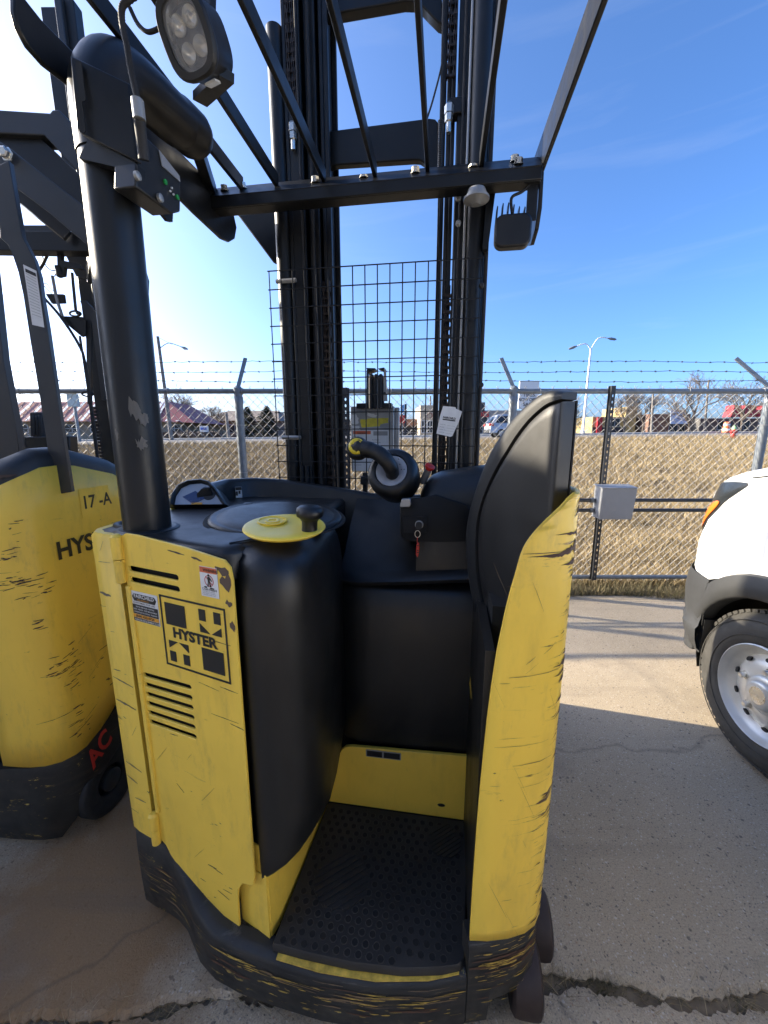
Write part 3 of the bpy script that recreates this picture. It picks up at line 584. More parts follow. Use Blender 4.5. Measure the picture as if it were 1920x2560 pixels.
# recess beside the pole, pole and collar
PC = Vector((-0.724, 0.860, 0))
mb = MB()
n = 28; ring = lambda r1, r2, z: [(-0.785+r1*math.cos(2*math.pi*k/n)*0.94, 0.895+r2*math.sin(2*math.pi*k/n), z) for k in range(n)]
mb.loft([ring(.062,.045,1.1905), ring(.06,.043,1.196), ring(.05,.034,1.196), ring(.046,.030,1.1905)], cap=False); mb.build('deck_recess', M['plastic'], T, 60)
mb = MB(); mb.loft([ring(.048,.032,1.1908), ring(.048,.032,1.1925)]); mb.build('recess_floor', M['void'], T)
mb = MB(); mb.lathe((PC.x, PC.y, 1.185), (0,0,1), [(0.072,0),(0.072,0.006),(0.066,0.010),(0.0605,0.010)], 32); mb.build('pole_collar', M['plastic'], T)
mb = MB(); top = Vector((-0.719, 0.865, 2.05))
path = [Vector((PC.x, PC.y, 1.19)), Vector((-0.723, 0.862, 1.6)), top]
mb.tube(path, 0.0525, 32); pole = mb.build('guard_pole', M['steel_black'], T, 60)
pl2 = Plane((-0.72, 0.80, 0), (1, 0.05, 0)); pchips = MB()
gg = random.Random(11)
for z, da, hh in ((1.475, 0.030, 0.045), (1.40, 0.036, 0.016), (1.455, 0.042, 0.02), (1.42, -0.02, 0.02)):
    for s_ in range(3):
        th = math.asin(max(-1, min(1, da/0.053))) ; ring_ = []
        for k in range(9):
            q = th + gg.uniform(0.10, 0.26)*math.cos(R(40*k)); zz = z + gg.uniform(-.01,.01) + hh*0.5*math.sin(R(40*k))*gg.uniform(0.5, 1.1)
            ring_.append(Vector((-0.7185 + 0.0531*math.sin(q), 0.861 - 0.0531*math.cos(q), zz)))
        pchips.prism(ring_, Vector((math.sin(th), -math.cos(th), 0))*0.0006)
pchips.build('paint_chips', plain('bare_tan_primer', (0.13, 0.115, 0.095), 0.6), pole, 0, kind='stuff')
# elbow and forward tube of the overhead guard
mb = MB(); p1 = Vector((-0.700, 1.160, 2.222))
e = [top + Vector((0,0,-0.06)), top + Vector((0,0,0.04)), top + Vector((0.001,0.012,0.085)), top + Vector((0.003,0.040,0.122)), top + Vector((0.006,0.085,0.142)), top + Vector((0.010,0.15,0.152)), top + Vector((0.014,0.22,0.160)), p1 + Vector((-.004,-.05,-.004)), p1]
dq = (e[-1]-e[-2]).normalized(); pts = spline(e, 6) + [p1+dq*0.018, p1+dq*0.032, p1+dq*0.042, p1+dq*0.046]
mb.tube(pts, [0.056]*(len(pts)-4) + [0.050,0.040,0.024,0.006], 28); mb.build('guard_tube', M['plastic'], T, 60)
mb = MB(); mb.bar(p1, (hitb(530,480,1.42)), .03, .04); mb.build('guard_bar', M['steel_black'], T)
# bracket plate on the pole
bp = [Vector(hitb(*c, b)) for c, b in (((174,136),0.775), ((190,322),0.785), ((204,337),0.788), ((341,404),0.795), ((335,330),0.80), ((323,208),0.81))]
mb = MB(); mb.prism(bp, (0.004, 0.012, 0)); br = mb.build('pole_bracket', M['steel_black'], T, bevel=0.003)
BPn = Plane(hitb(202, 205, 0.775), (1, 0.12, 0))
for y0 in (205, 285):
    mb = MB(); c0_ = hitb(203, y0, 0.776)
    BQ = Plane(c0_, (1, 0.1, 0)); BQ.poly(mb, [(u, v*1.0) for u, v in round_rect(-.006,-.032,.006,.032,.0055)], 0.0005, 0.002); mb.build('slot', M['void'], br)
mb = MB(); b0 = hitb(196, 385, 0.80); mb.prism([hitb(196,395,.80), hitb(225,340,.80), hitb(344,412,.80), hitb(344,450,.80), hitb(300,420,.80)], (0,0.02,0)); mb.build('bracket_foot', M['steel_black'], T)
# side plates, bars and front beam of the overhead guard
ZG = 2.235
lp = [hita(*c, -0.795) for c in ((22,-60),(22,30),(32,70),(60,120),(100,165),(174,222),(330,385),(480,535),(548,598),(566,606),(580,598),(585,570),(575,525),(540,478),(330,270),(174,134),(90,50),(50,0),(40,-60))]
mb = MB(); mb.prism(lp, (0.012,0,0)); mb.build('guard_side_plate', M['steel_black'], T, bevel=0.003)
rp = [hita(*c, 0.262) for c in ((1335,395),(1330,470),(1322,540),(1312,600),(1318,615),(1326,613),(1337,575),(1345,520),(1350,430),(1505,0),(1530,-70),(1492,-70),(1470,0))]
mb = MB(); mb.prism(rp, (0.012,0,0)); mb.build('guard_side_plate', M['steel_black'], T, bevel=0.002)
SLP = Plane((-0.825, 1.372, 2.190), (1,0,0)); SLP.u = Vector((0, .070, .062)).normalized(); SLP.n = SLP.r.cross(SLP.u)
mb = MB(); SLP.rect(mb, 0, 0, 1.087, .094, -.009, 0); mb.box((-0.825,1.374,2.156),(0.262,1.382,2.189)); mb.box((-0.825,1.382,2.156),(0.262,1.43,2.164)); beam = mb.build('guard_front_beam', M['steel_black'], T, bevel=0.002)
for px, py in ((606,474),(693,466),(811,454),(938,443),(1069,428)):
    p = hitb(px, py, 1.415); mb = MB(); mb.bar((p.x, 1.415, ZG+0.005), (p.x, 0.52, ZG+0.02), 0.012, 0.042); mb.build('guard_bar', M['steel_black'], T, bevel=0.002)
p = hitb(1203, 417, 1.415); mb = MB(); mb.bar((p.x, 1.415, ZG+0.005), (p.x, 0.52, ZG+0.02), 0.014, 0.045); mb.build('guard_bar', M['steel_black'], T, bevel=0.002)
mb = MB(); mb.bar((-0.755,0.52,ZG+0.02), (0.262,0.52,ZG+0.02), 0.05, 0.05); mb.build('guard_rear_beam', M['steel_black'], T)
hexp = lambda r, h: [(r*0.9,0),(r,0.0015),(r,h-0.0015),(r*0.9,h)]
for px, vv, tall in ((556,.05,1),(600,.06,1),(787,.045,1),(908,.05,0),(1038,.045,1),(1182,.05,0),(1286,.065,1),(1293,.030,1)):
    p = hitb(px, 450, 1.40); mb = MB(); h_ = .015 if tall else .006
    mb.lathe(SLP.p(p.x+.825, vv, .0), Vector((0,-.25,1)), [(.0145,0),(.0145,.002),(.0120,.0025),(.0120,h_),(.0095,h_+.0012)], 6); mb.build('bolt', M['chrome'], T, 20)
# horn under the beam
p = hitb(1192, 485, 1.36); mb = MB(); mb.lathe((p.x, 1.37, 2.128), (0,0,-1), [(0.016,-0.014),(0.025,-0.012),(0.030,0),(0.030,0.006),(0.025,0.008),(0.038,0.010),(0.038,0.016),(0.018,0.022),(0.011,0.028),(0.0,0.028)], 28); mb.build('horn', M['alu'], T, 40)
# rear work light hanging at the right front corner
wl = hitb(1283, 573, 1.40); mb = MB()
mb.prism([(wl.x+u, wl.y-0.02, wl.z+v) for u, v in round_rect(-.056,-.056,.052,.036,.024)], (0, 0.035, 0)); wlo = mb.build('work_light', M['plastic'], T, bevel=0.006)
mb = MB(); 
for k in range(7): u = -0.052 + 0.0165*k; mb.prism([(wl.x+u, wl.y+0.02, wl.z+0.03), (wl.x+u+.0045, wl.y+0.02, wl.z+0.03), (wl.x+u+.006, wl.y+0.02, wl.z+0.075+0.008*math.sin(k)), (wl.x+u+.003, wl.y+0.02, wl.z+0.078+0.008*math.sin(k))], (0, 0.03, 0))
mb.build('cooling_fin', M['plastic'], wlo)
mb = MB(); mb.tube(spline([(wl.x-.005, wl.y, wl.z+.04), (wl.x-.01, wl.y, wl.z+.085), (wl.x+.02, wl.y, wl.z+.10), (wl.x+.045, wl.y, wl.z+.12)]), 0.0045, 8); mb.build('cable', M['rubber'], T, 60)
mb = MB(); mb.bar((wl.x+0.05, wl.y, wl.z+0.02), (wl.x+0.05, wl.y, wl.z+0.16), 0.03, 0.006, (0,1,0)); mb.bar((wl.x-.02, wl.y, wl.z+0.145), (wl.x+0.05, wl.y, wl.z+0.145), 0.03, 0.006); mb.build('light_bracket', M['steel_black'], T)
# front work light with lens, facing the operator
lc = hitb(464, 86, 0.80); back = Vector((0.10, 0.88, 0.42)).normalized()
LP = Plane(lc, (0.99, 0.0, 0.0)); LP.n = -back; LP.u = Vector((-0.10, 0.10, 1)); LP.u = (LP.u - LP.n*LP.u.dot(LP.n)).normalized(); LP.r = LP.u.cross(LP.n)
def oval(a, b, w, n=36, e=2.8): return [LP.p(math.copysign(abs(math.cos(2*math.pi*k/n))**(2/e), math.cos(2*math.pi*k/n))*a, math.copysign(abs(math.sin(2*math.pi*k/n))**(2/e), math.sin(2*math.pi*k/n))*b, w) for k in range(n)]
LA, LB = 0.046, 0.053
mb = MB(); mb.loft([oval(LA*.8,LB*.8,-.085), oval(LA*.98,LB*.98,-.072), oval(LA*1.0,LB*1.0,-.014), oval(LA*1.12,LB*1.09,-.010), oval(LA*1.14,LB*1.1,-.002), oval(LA*1.06,LB*1.04,.003), oval(LA*.83,LB*.87,.003), oval(LA*.80,LB*.84,-.008)], cap=False)
mb.f.append(tuple(range(36))); hl = mb.build('work_light', M['plastic'], T, 50)
mb = MB(); mb.loft([oval(LA*.82,LB*.86,-.001), oval(LA*.80,LB*.84,-.008), oval(LA*.70,LB*.76,-.016)], cap=False); mb.build('reflector', M['chrome'], hl, 50)
mb = MB(); mb.loft([oval(LA*.74,LB*.8,-.030), oval(LA*.74,LB*.8,-.028)]); mb.build('reflector_base', plain('grey_reflector', (0.30, 0.29, 0.28), 0.3, 0.5), hl, 30)
for u, v in ((-.015,.018),(.013,.021),(-.013,-.018),(.015,-.016)):
    mb = MB(); mb.lathe(LP.p(u, v, -.028), LP.n, [(0.0145,0.016),(0.013,0.010),(0.007,0.001),(0.004,0.0005),(0.0,0.0005)], 20, cap=False); mb.build('led_cup', M['chrome'], hl, 60)
mb = MB(); mb.loft([oval(LA*.81,LB*.85,-.003), oval(LA*.81,LB*.85,-.0005)]); mb.build('lens', M['lens'], hl, 30)
mb = MB(); LP.rect(mb, -.012, -LB*1.09, .012, -LB*1.02, -.05, -.03); mb.build('light_label', M['white_print'], hl)
mb = MB(); mb.bar(LP.p(0,0.0,-0.055), LP.p(0.01,0.09,-0.12), 0.035, 0.02); mb.bar(LP.p(0.03,-0.05,-0.05), hitb(500,248,.95), 0.03, 0.015); mb.build('light_bracket', M['steel_black'], T)
# corrugated cable in front of the pole
cb = [hitb(*c, 0.77) for c in ((365,-30),(322,0),(305,20),(306,60),(318,120),(326,170),(338,225),(346,258))]
mb = MB(); pts = spline(cb, 10); mb.tube(pts, [0.0058 if k % 2 else 0.0050 for k in range(len(pts))], 8); cob = mb.build('light_cable', M['rubber'], T, 80)
mb = MB(); mb.tube([hitb(343,250,.768), hitb(349,300,.768)], 0.0105, 12); mb.build('ferrule', M['alu'], cob)
mb = MB(); mb.tube([hitb(349,300,.768), hitb(352,330,.775), hitb(360,400,.785)], 0.0095, 12); mb.build('plug', M['rubber'], cob)
mb = MB(); mb.tube(spline([hitb(*c, .85) for c in ((325,20),(345,60),(370,80),(400,70))]), 0.004, 8); mb.build('light_cable', M['rubber'], T)
# monitor box with buttons below the guard
mp = [hita(*c, -0.605) for c in ((344,322),(398,372),(452,445),(452,530),(430,535),(340,468))]
mb = MB(); mb.prism(mp, (-0.05, 0, 0)); mo = mb.build('impact_monitor', M['plastic'], T, bevel=0.004)
MPn = lambda c: hita(*c, -0.604)
mb = MB(); mb.prism([MPn(c) for c in ((396,375),(447,440),(449,455),(404,415))], (0.002,0,0)); mb.build('screen', M['silver_face'], mo)
for c, m in (((412,455),'green_led'), ((442,493),'green_led'), ((428,470),'white_print'), ((424,478),'white_print'), ((432,486),'white_print')):
    mb = MB(); mb.lathe(MPn(c), (1,0,0), [(0.005 if m == 'green_led' else .002,0),(0.005 if m == 'green_led' else .002,0.003)], 10); mb.build('button', M[m], mo)
mb = MB(); mb.prism([hita(*c, -0.64) for c in ((325,445),(345,420),(425,535),(424,556),(412,553))], (0.008,0,0)); mb.build('monitor_plate', M['steel_black'], T)
for c in ((340,440),(397,495)): mb = MB(); mb.lathe(hita(*c, -0.602), (1,0,0), [(0.008,0),(0.008,0.006),(0.005,0.008)], 10); mb.build('knob', M['alu'], mo)

# dash wall, display, consoles
dwt = [hitb(*c, b) for c, b in (((528,1222),1.16),((545,1207),1.24),((575,1199),1.33),((636,1196),1.40),((700,1200),1.42),((800,1214),1.42),((925,1235),1.42),((1010,1240),1.42),((1100,1238),1.42))]
mb = MB(); rings = []
for i, p in enumerate(dwt):
    t = (dwt[min(i+1,len(dwt)-1)] - dwt[max(i-1,0)]); t.z = 0; t.normalize(); n = Vector((-t.y, t.x, 0))
    rings.append([p + n*0.0 + Vector((0,0,-0.012)), p + n*0.008, p + n*0.03 , p + n*0.045 + Vector((0,0,-0.015)), Vector((p.x+n.x*.045, p.y+n.y*.045, 0.70)), Vector((p.x, p.y, 0.70))])
mb.loft(rings); dash = mb.build('dash_wall', M['plastic'], T, 60)
sp = hitb(597, 1231, 1.335); SPn = Plane(sp, (0.86, 0.5, 0))
stk = flat('dash_sticker', M['white_print'], SPn, [rc(-.011,-.020,.011,.020)], dash, -.004, -.003); flat('sticker_band', M['black_print'], SPn, [rc(-.0105,.008,.0105,.0195), rc(-.0105,-.012,-.003,.004), rc(-.001,-.006,.006,.006)], stk, -.0028, -.0022)
# hooded display on the left of the deck
DL = hitb(487, 1262, 1.13); DPl = Plane(DL, (0.98, 0.19, 0), (0, 0.62, 0.78))
hood = [(-.072,-.004),(-.074,.035),(-.062,.068),(-.035,.084),(.004,.088),(.030,.080),(.052,.058),(.085,.012),(.098,-.004)]
mb = MB(); sc2 = lambda f, w: [DPl.p(.008+(u-.008)*f, .0+v*f, w) for u, v in hood]
mb.loft([sc2(1.25,-.075), sc2(1.12,-.03), sc2(1.06,0.006), sc2(1.0,.010), sc2(0.94,.004), sc2(0.92,-.004)]); dsp = mb.build('display_pod', M['plastic'], T, 50)
flat('display_face', M['silver_face'], DPl, [[(.008+(u-.008)*.90, v*.90+.001) for u, v in hood]], dsp, -.0035, -.0025)
flat('display_screen', M['lcd'], DPl, [[(-.045,.030),(-.008,.052),(.028,.024),(-.008,.004)]], dsp, -.002, -.001)
mb = MB(); mb.lathe(DPl.p(.038,.038,-.002), DPl.n, [(.020,0),(.019,.001),(.0,.001)], 24); mb.build('display_gauge', M['rubber'], dsp)
flat('display_label', M['orange_print'], DPl, [rc(-.012,.002,.022,.009)], dsp, -.002, -.001)
# right dash hump and the control console
def bulk(pts, rings, name, m, par=None, sm=60): mb = MB(); mb.loft(rings); return mb.build(name, m, par or T, sm)
hx = [hitb(px, py, 1.20) for px, py in ((1046,1262),(1052,1232),(1064,1209),(1080,1194),(1104,1184),(1135,1179),(1170,1174),(1215,1168),(1275,1164))]
rings = [[Vector((p.x, p.y-.075, 1.02)), Vector((p.x, p.y-.072, p.z-.085)), Vector((p.x, p.y-.060, p.z-.045)), Vector((p.x, p.y-.035, p.z-.014)), Vector((p.x, p.y, p.z)), Vector((p.x, p.y+.06, p.z+.003)), Vector((p.x, p.y+.12, p.z-.010)), Vector((p.x, p.y+.19, p.z-.045)), Vector((p.x, p.y+.21, 1.02))] for p in hx]
bulk(None, rings, 'dash_hump', M['plastic'], None, 85)
HC = hitb(979, 1178, 1.14); HN = Vector((-0.10, -0.88, 0.42)).normalized()
HP = Plane(HC, (1, -0.1, 0)); HP.n = HN; HP.r = (HP.r - HN*HP.r.dot(HN)).normalized(); HP.u = HN.cross(HP.r)
mb = MB(); mb.lathe(HC, HN, [(0.055,-.13),(0.072,-.085),(0.077,-.03),(0.074,-.008),(0.066,.004),(0.058,.008),(0.050,.008),(0.047,.002)], 40); hh = mb.build('control_housing', M['plastic'], T, 50)
mb = MB(); mb.lathe(HC, HN, [(0.047,.003),(0.046,.005),(0.024,.006),(0.022,.004)], 40); hf = mb.build('control_face', M['silver_face'], hh, 50)
for u, v in ((.024,.020),(.030,.004),(.038,.005),(.018,.036)): flat('icon', M['black_print'], HP, [[(u-.002,v-.002),(u+.002,v-.002),(u,v+.002)]], hf, .0058, .0064)
neck = [HP.p(.004,-.010,.002), HP.p(.005,-.002,.026), HP.p(-.006,.014,.044), HP.p(-.028,.032,.052), HP.p(-.055,.043,.052), HP.p(-.085,.050,.05), HP.p(-.108,.052,.045)]
mb = MB(); mb.tube(spline(neck, 6), [0.020]*6+[0.021]*6+[0.022]*6+[0.022]*6+[0.024]*6+[0.028]*6+[0.026], 16); hd = mb.build('control_handle', M['plastic'], T, 60)
gp = HP.p(-.096,.051,.047); gn = (Vector((0.05,-1,0.35))).normalized()
mb = MB(); mb.lathe(gp, gn, [(0.030,-.022),(0.034,-.008),(0.033,.006),(0.028,.016),(0.0,.017)], 28); mb.build('thumb_pod', M['plastic'], hd, 60)
mb = MB(); mb.lathe(gp, gn, [(0.024,.015),(0.024,.020),(0.021,.024),(0.012,.025),(0.0,.0255)], 28); mb.build('thumb_wheel', M['yellow_plastic'], hd, 60)
GP = Plane(gp, (1,0.05,0)); GP.n = gn; GP.r = (GP.r - gn*GP.r.dot(gn)).normalized(); GP.u = gn.cross(GP.r)
mb = MB(); GP.poly(mb, [(-.013,.004),(.013,.004),(.012,.012),(.005,.016),(-.005,.016),(-.012,.012)], .0235, .027); mb.build('thumb_ridge', M['yellow_plastic'], hd, 0)
mb = MB(); GP.poly(mb, [(.030,.010),(.040,.009),(.045,.001),(.038,-.008),(.031,-.008)], .012, .022); mb.build('thumb_button', M['red_plastic'], hd, 0, bevel=.002)
rb_ = hitb(1072, 1172, 1.20); mb = MB(); ax = Vector((0.45,-0.45,1)).normalized(); mb.lathe(rb_ - ax*.022, ax, [(.011,-.03),(.011,.02)], 12); eb = mb.build('emergency_stop', M['alu'], T)
mb = MB(); mb.lathe(rb_, ax, [(.009,-.004),(.011,.0),(.011,.004),(.0155,.006),(.0155,.011),(.013,.0125),(0,.013)], 20); mb.build('stop_button', M['red_plastic'], eb, 40)
# sloping console under the handle, with switch and key
kc = lambda x, y, b: hitb(x, y, b)
def kring(dz, b0, ins): return [kc(x + (ins if x < 1050 else -ins), y + dz, b0) for x, y in ((1000,1263),(1004,1254),(1014,1248),(1058,1243),(1090,1236),(1120,1246),(1170,1262),(1190,1300),(1195,1350),(1100,1352),(1020,1350),(1004,1342),(1000,1330))]
mb = MB(); mb.loft([kring(3, 1.105, 5), kring(1, 1.107, 2), kring(0, 1.112, 0), kring(-2, 1.34, 0)])
kcn = mb.build('key_console', plain('matt_black_moulding', (.006,.006,.006), .6, spec=.3), T, 60)
mb = MB(); mb.prism([kc(*c, 1.090) for c in ((1000,1264),(1004,1248),(1026,1247),(1027,1262),(1024,1268),(1001,1268))], (0, 0.02, 0)); sw = mb.build('rocker_switch', M['alu'], T, bevel=.002)
mb = MB(); mb.prism([kc(*c, 1.1005) for c in ((1005,1292),(1068,1291),(1066,1332),(1010,1333))], (0,0.004,0)); mb.build('key_plate', M['void'], T)
ks = kc(1048, 1312, 1.097); mb = MB(); mb.lathe(ks + Vector((0,.004,0)), (0,-1,0), [(.012,0),(.012,.006),(.007,.008),(0,.008)], 18); mb.build('ignition_lock', M['alu'], T)
# knee bolster, shelf and inner walls of the operator bay
bx = [-0.30, 0.20]
prof = [(1.09,.44),(1.085,.46),(1.082,.80),(1.086,.91),(1.098,.955),(1.12,.978),(1.16,.986),(1.42,1.00),(1.42,.44)]
rings = []
for i, a in enumerate(np.linspace(-0.335, 0.16, 12)):
    e = 0.05*max(0, 1 - (a+0.335)/0.10)**2
    rings.append([Vector((a, b + e*(b < 1.15), z - 0.02*(a < -.3)*(z > .9))) for b, z in prof])
bulk(None, rings, 'knee_bolster', M['plastic'])
sh = [Vector((-0.31,1.100,0.990)), Vector((-0.24,1.088,0.988)), Vector((-0.1,1.086,1.000)), Vector((0.05,1.088,1.014)), Vector((0.14,1.09,1.02))]
rings = [[p + Vector((0,0.004,-.012)), p + Vector((0,-.002,0)), p + Vector((0,.004,.008)), p + Vector((0,.05,.020)), p + Vector((0,.11,.055)), p + Vector((0,.19,.125)), p + Vector((0,.31,.20)), p + Vector((0,.32,-.012))] for p in sh]
bulk(None, rings, 'shelf', M['plastic'])
mb = MB(); KP = Plane((0, 1.068, 0), (1, 0, 0))
kp = [(-.365,.215),(.155,.215),(.155,.452)] + [(-.225+.04*math.cos(R(a)) - .04, .400+.038*math.sin(R(a))) for a in (90, 120, 150, 175)] + [(-.318,.37),(-.352,.25)]
KP.poly(mb, kp, -.012, 0); kk = mb.build('kick_panel', M['yellow'], T, bevel=.002)
mb = MB(); KP.poly(mb, round_rect(-.218,.410,-.105,.436,.004), .0005, .002); kpl = mb.build('data_plate', M['grey_print'], kk); flat('plate_print', M['black_print'], KP, [rc(-.214,.413,-.165,.433), rc(-.160,.413,-.109,.433)], kpl, .0022, .0026)
mb = MB(); KP.poly(mb, [(.025+.012*math.cos(R(30*k)), .262+.006*math.sin(R(30*k))) for k in range(12)], .0004, .0012); mb.build('bolt_hole', M['void'], kk)
iw = [(-.476,.742),(-.430,.722),(-.402,.712),(-.388,.712),(-.378,.745),(-.368,.84),(-.356,1.0),(-.350,1.068)]
mb = MB(); mb.loft([[(a, b, .19), (a, b, .46 if b < .75 else .50), (a-.006, b+.004, .46 if b < .75 else .50), (a-.006, b+.004, .19)] for a, b in iw]); mb.build('inner_panel', M['yellow'], T, 60)
mb = MB(); mb.loft([[(-.480,.735,.19),(-.480,.735,.37),(-.477,.745,.37),(-.477,.745,.19)],[(-.392,.706,.19),(-.392,.706,.385),(-.39,.712,.385),(-.39,.712,.19)]]); mb.build('frame_post', M['yellow'], T)
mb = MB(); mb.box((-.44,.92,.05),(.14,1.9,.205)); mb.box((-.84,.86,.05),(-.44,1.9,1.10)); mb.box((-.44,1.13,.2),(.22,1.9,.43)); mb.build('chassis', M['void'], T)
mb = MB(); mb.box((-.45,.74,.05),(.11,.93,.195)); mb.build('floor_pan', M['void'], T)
# rubber floor mat with worn rings and a ribbed foot pad
mt = [(-.374,.682),(-.30,.678),(-.18,.676),(-.06,.683),(.03,.698),(.070,.709),(.083,.722),(.098,.90),(.108,1.064),(-.346,1.064),(-.360,.90)]
mb = MB(); mb.loft([[(a, b, .196) for a, b in mt], [(a, b, .214) for a, b in mt], [(-.14+(a+.14)*.985, .86+(b-.86)*.985, .2185) for a, b in mt]]); fm = mb.build('floor_mat', M['mat'], T, 40)
def inside(a, b, poly):
    c = False
    for i in range(len(poly)):
        (x0, y0), (x1, y1) = poly[i], poly[i-1]
        if (y0 > b) != (y1 > b) and a < (x1-x0)*(b-y0)/(y1-y0)+x0: c = not c
    return c
oct1 = [(-.245+ .082*math.cos(R(22.5+45*k)), .842+.075*math.sin(R(22.5+45*k))) for k in range(8)]; oct2 = [(.035+.055*math.cos(R(22.5+45*k)), .99+.05*math.sin(R(22.5+45*k))) for k in range(8)]
mmat = [(-.14+(a+.14)*.93, .865+(b-.865)*.945) for a, b in mt]
rgm = MB(); pit = MB(); N = 10
for j in range(20):
    for i in range(20):
        a = -.39 + .0265*i + (.01325 if j % 2 else 0); b = .672 + .0215*j
        if not inside(a, b, mmat) or inside(a, b, oct1) or inside(a, b, oct2): continue
        C_ = lambda r, z: [(a + r*math.cos(2*math.pi*k/N), b + r*math.sin(2*math.pi*k/N), z) for k in range(N)]
        rgm.loft([C_(.0096,.2183), C_(.0092,.2196), C_(.0078,.2196), C_(.0074,.2188)], cap=False)
        pit.loft([C_(.0074,.2189), C_(.0040,.2187)], cap=True)
rgm.build('mat_ring', M['ring'], fm, 40, kind='stuff'); pit.build('mat_dimple', M['void'], fm, 40, kind='stuff')
for poly in (oct1, oct2):
    c = (sum(p[0] for p in poly)/8, sum(p[1] for p in poly)/8); R0 = (poly[0][0]-c[0])/math.cos(R(22.5))
    mb = MB(); mb.prism([(a, b, .2187) for a, b in poly], (0,0,.0025)); pad = mb.build('foot_pad', M['mat'], fm)
    k = 0; d = Vector((.78,.62,0)); nv = Vector((-.62,.78,0))
    for s in np.arange(-R0*.84, R0*.85, R0*.19):
        L = math.sqrt(max(0, (R0*.9)**2 - s*s)); p = Vector((c[0], c[1], .2225)) + nv*s
        mb = MB(); mb.bar(p - d*L, p + d*L, .0085, .004); mb.build('pad_rib', M['mat'], fm)
# right rear column: rolled yellow sheet with swept inner edge
ein = [(.292,.090),(.45,.0905),(.60,.0925),(.686,.0945),(.80,.0985),(.907,.104),(1.005,.112),(1.06,.119),(1.114,.127),(1.165,.138),(1.215,.150),(1.252,.174),(1.282,.205),(1.306,.230)]
def colplan(t):          # t: 0 inner edge line .. along the rear face, the corner and the side
    pts = [(.088,.715),(.130,.720),(.175,.731),(.215,.747),(.240,.765),(.256,.790),(.263,.825),(.265,.88),(.265,1.0),(.265,1.40)]
    return pts
cp = colplan(0); rings = []
ein = [(p.x, p.y) for p in spline([(z, a, 0) for z, a in ein], 4)]
for z, a_in in ein:
    row = []
    for (a, b) in cp:
        aa = max(a, a_in); bb = b
        if a < a_in: bb = np.interp(a_in, [p[0] for p in cp[:6]], [p[1] for p in cp[:6]])
        row.append(Vector((aa, float(bb), z)))
    rings.append(row)
rings.append([Vector((p.x + (.0 if p.x > .25 else .008), p.y, 1.314)) for p in rings[-1]])
mb = MB(); mb.loft(rings, closed=False); colo = mb.build('column_panel', M['yellow_column'], T, 60)
sm_ = colo.modifiers.new('sheet', 'SOLIDIFY'); sm_.thickness = 0.006; sm_.offset = 0
q_ = random.Random(77); sp_ = []
for z in (1.298,1.288,1.277): sp_.append((.215 + q_.uniform(-.004,.004), z, .05, .022, .5))
for z, L, h in ((1.238,.085,.016),(1.203,.115,.020),(1.178,.06,.013),(1.150,.035,.008),(1.128,.03,.007),(1.060,.04,.006),(1.040,.02,.004),(.985,.045,.012),(.965,.05,.016),(.945,.06,.014),(.925,.03,.013),(.880,.03,.010),(.845,.05,.006),(.74,.045,.006),(.72,.02,.006),(.655,.03,.010),(.60,.05,.006),(.545,.025,.008),(.47,.045,.013),(.42,.02,.006),(.375,.025,.008),(.335,.03,.006),(.315,.05,.008)): sp_.append((.215 + q_.uniform(-.02,.012), z, L*1.25, h*1.9, q_.uniform(-.05,.12)))
for _ in range(90): z = q_.uniform(.31,1.28); sp_.append((.205 + q_.uniform(-.045,.02), z, q_.uniform(.004,.03), q_.uniform(.0015,.008), q_.uniform(-.2,.3)))
path_scuffs(cp, .0042, sp_, 'paint_chips', plain('rust_brown_primer', (.075,.040,.028), .75), colo, 61)
sp_ = [(.20, 1.206, .14, .0022, .0), (.20,.958,.15,.0018,.03), (.15,.80,.12,.0012,.0), (.19,.70,.10,.0014,.02), (.20,.755,.13,.0014,.02), (.19,.62,.12,.0012,.02)] + [(q_.uniform(.03,.2), q_.uniform(.31,1.15), q_.uniform(.01,.06), q_.uniform(.0006,.0016), q_.choice((-.1,0,.05,-2.2,.8))) for _ in range(26)]
path_scuffs(cp, .0040, sp_, 'paint_chips', plain('grey_brown_scratch', (.16,.11,.06), .7), colo, 62, False)
mb = MB(); mb.loft([[(.093,.735,z0),(.112,.735,z0),(.125,1.4,z0),(.10,1.4,z0)] for z0 in (.2,1.0)]); mb.build('column_liner', M['plastic'], T)
mb = MB(); mb.box((.120,.86,.3),(.255,1.42,1.04)); mb.build('column_core', M['void'], T)
mb = MB(); mb.loft([[(.100,1.00,.70),(.100,1.07,.70),(.095,1.07,.70),(.095,1.00,.70)],[(.112,.99,.90),(.112,1.05,.90),(.107,1.05,.90),(.107,.99,.90)]]); mb.build('inner_gusset', M['yellow'], T)
# leaf-shaped side cushion
P0 = Vector((.247,.800,0)); PD = Vector((-.165,.26,0)).normalized(); LPp = Plane(P0, -PD)     # u runs back towards the camera, so use -u
lp_ = lambda s, z, w: P0 + PD*s + Vector((0,0,z)) + LPp.n*w
leaf = [(.018,1.499),(.032,1.502),(.048,1.506),(.071,1.505),(.098,1.494),(.138,1.471),(.169,1.446),(.201,1.413),(.227,1.381),(.251,1.340),(.273,1.293),(.297,1.234),(.310,1.177),(.311,1.12),(.300,1.068),(.281,1.010),(.256,.956),(.227,.917),(.202,.885)]
leafr = [(.185,.885),(.12,.90),(.05,.95),(.03,1.02),(.020,1.15),(.017,1.31),(.017,1.42)]
groove = [(.018,1.484),(.030,1.482),(.053,1.476),(.080,1.460),(.103,1.442),(.132,1.412),(.158,1.379),(.185,1.344),(.214,1.298),(.237,1.249),(.249,1.199),(.250,1.146),(.246,1.11),(.239,1.067),(.226,1.026),(.210,.985),(.198,.945),(.190,.905)]
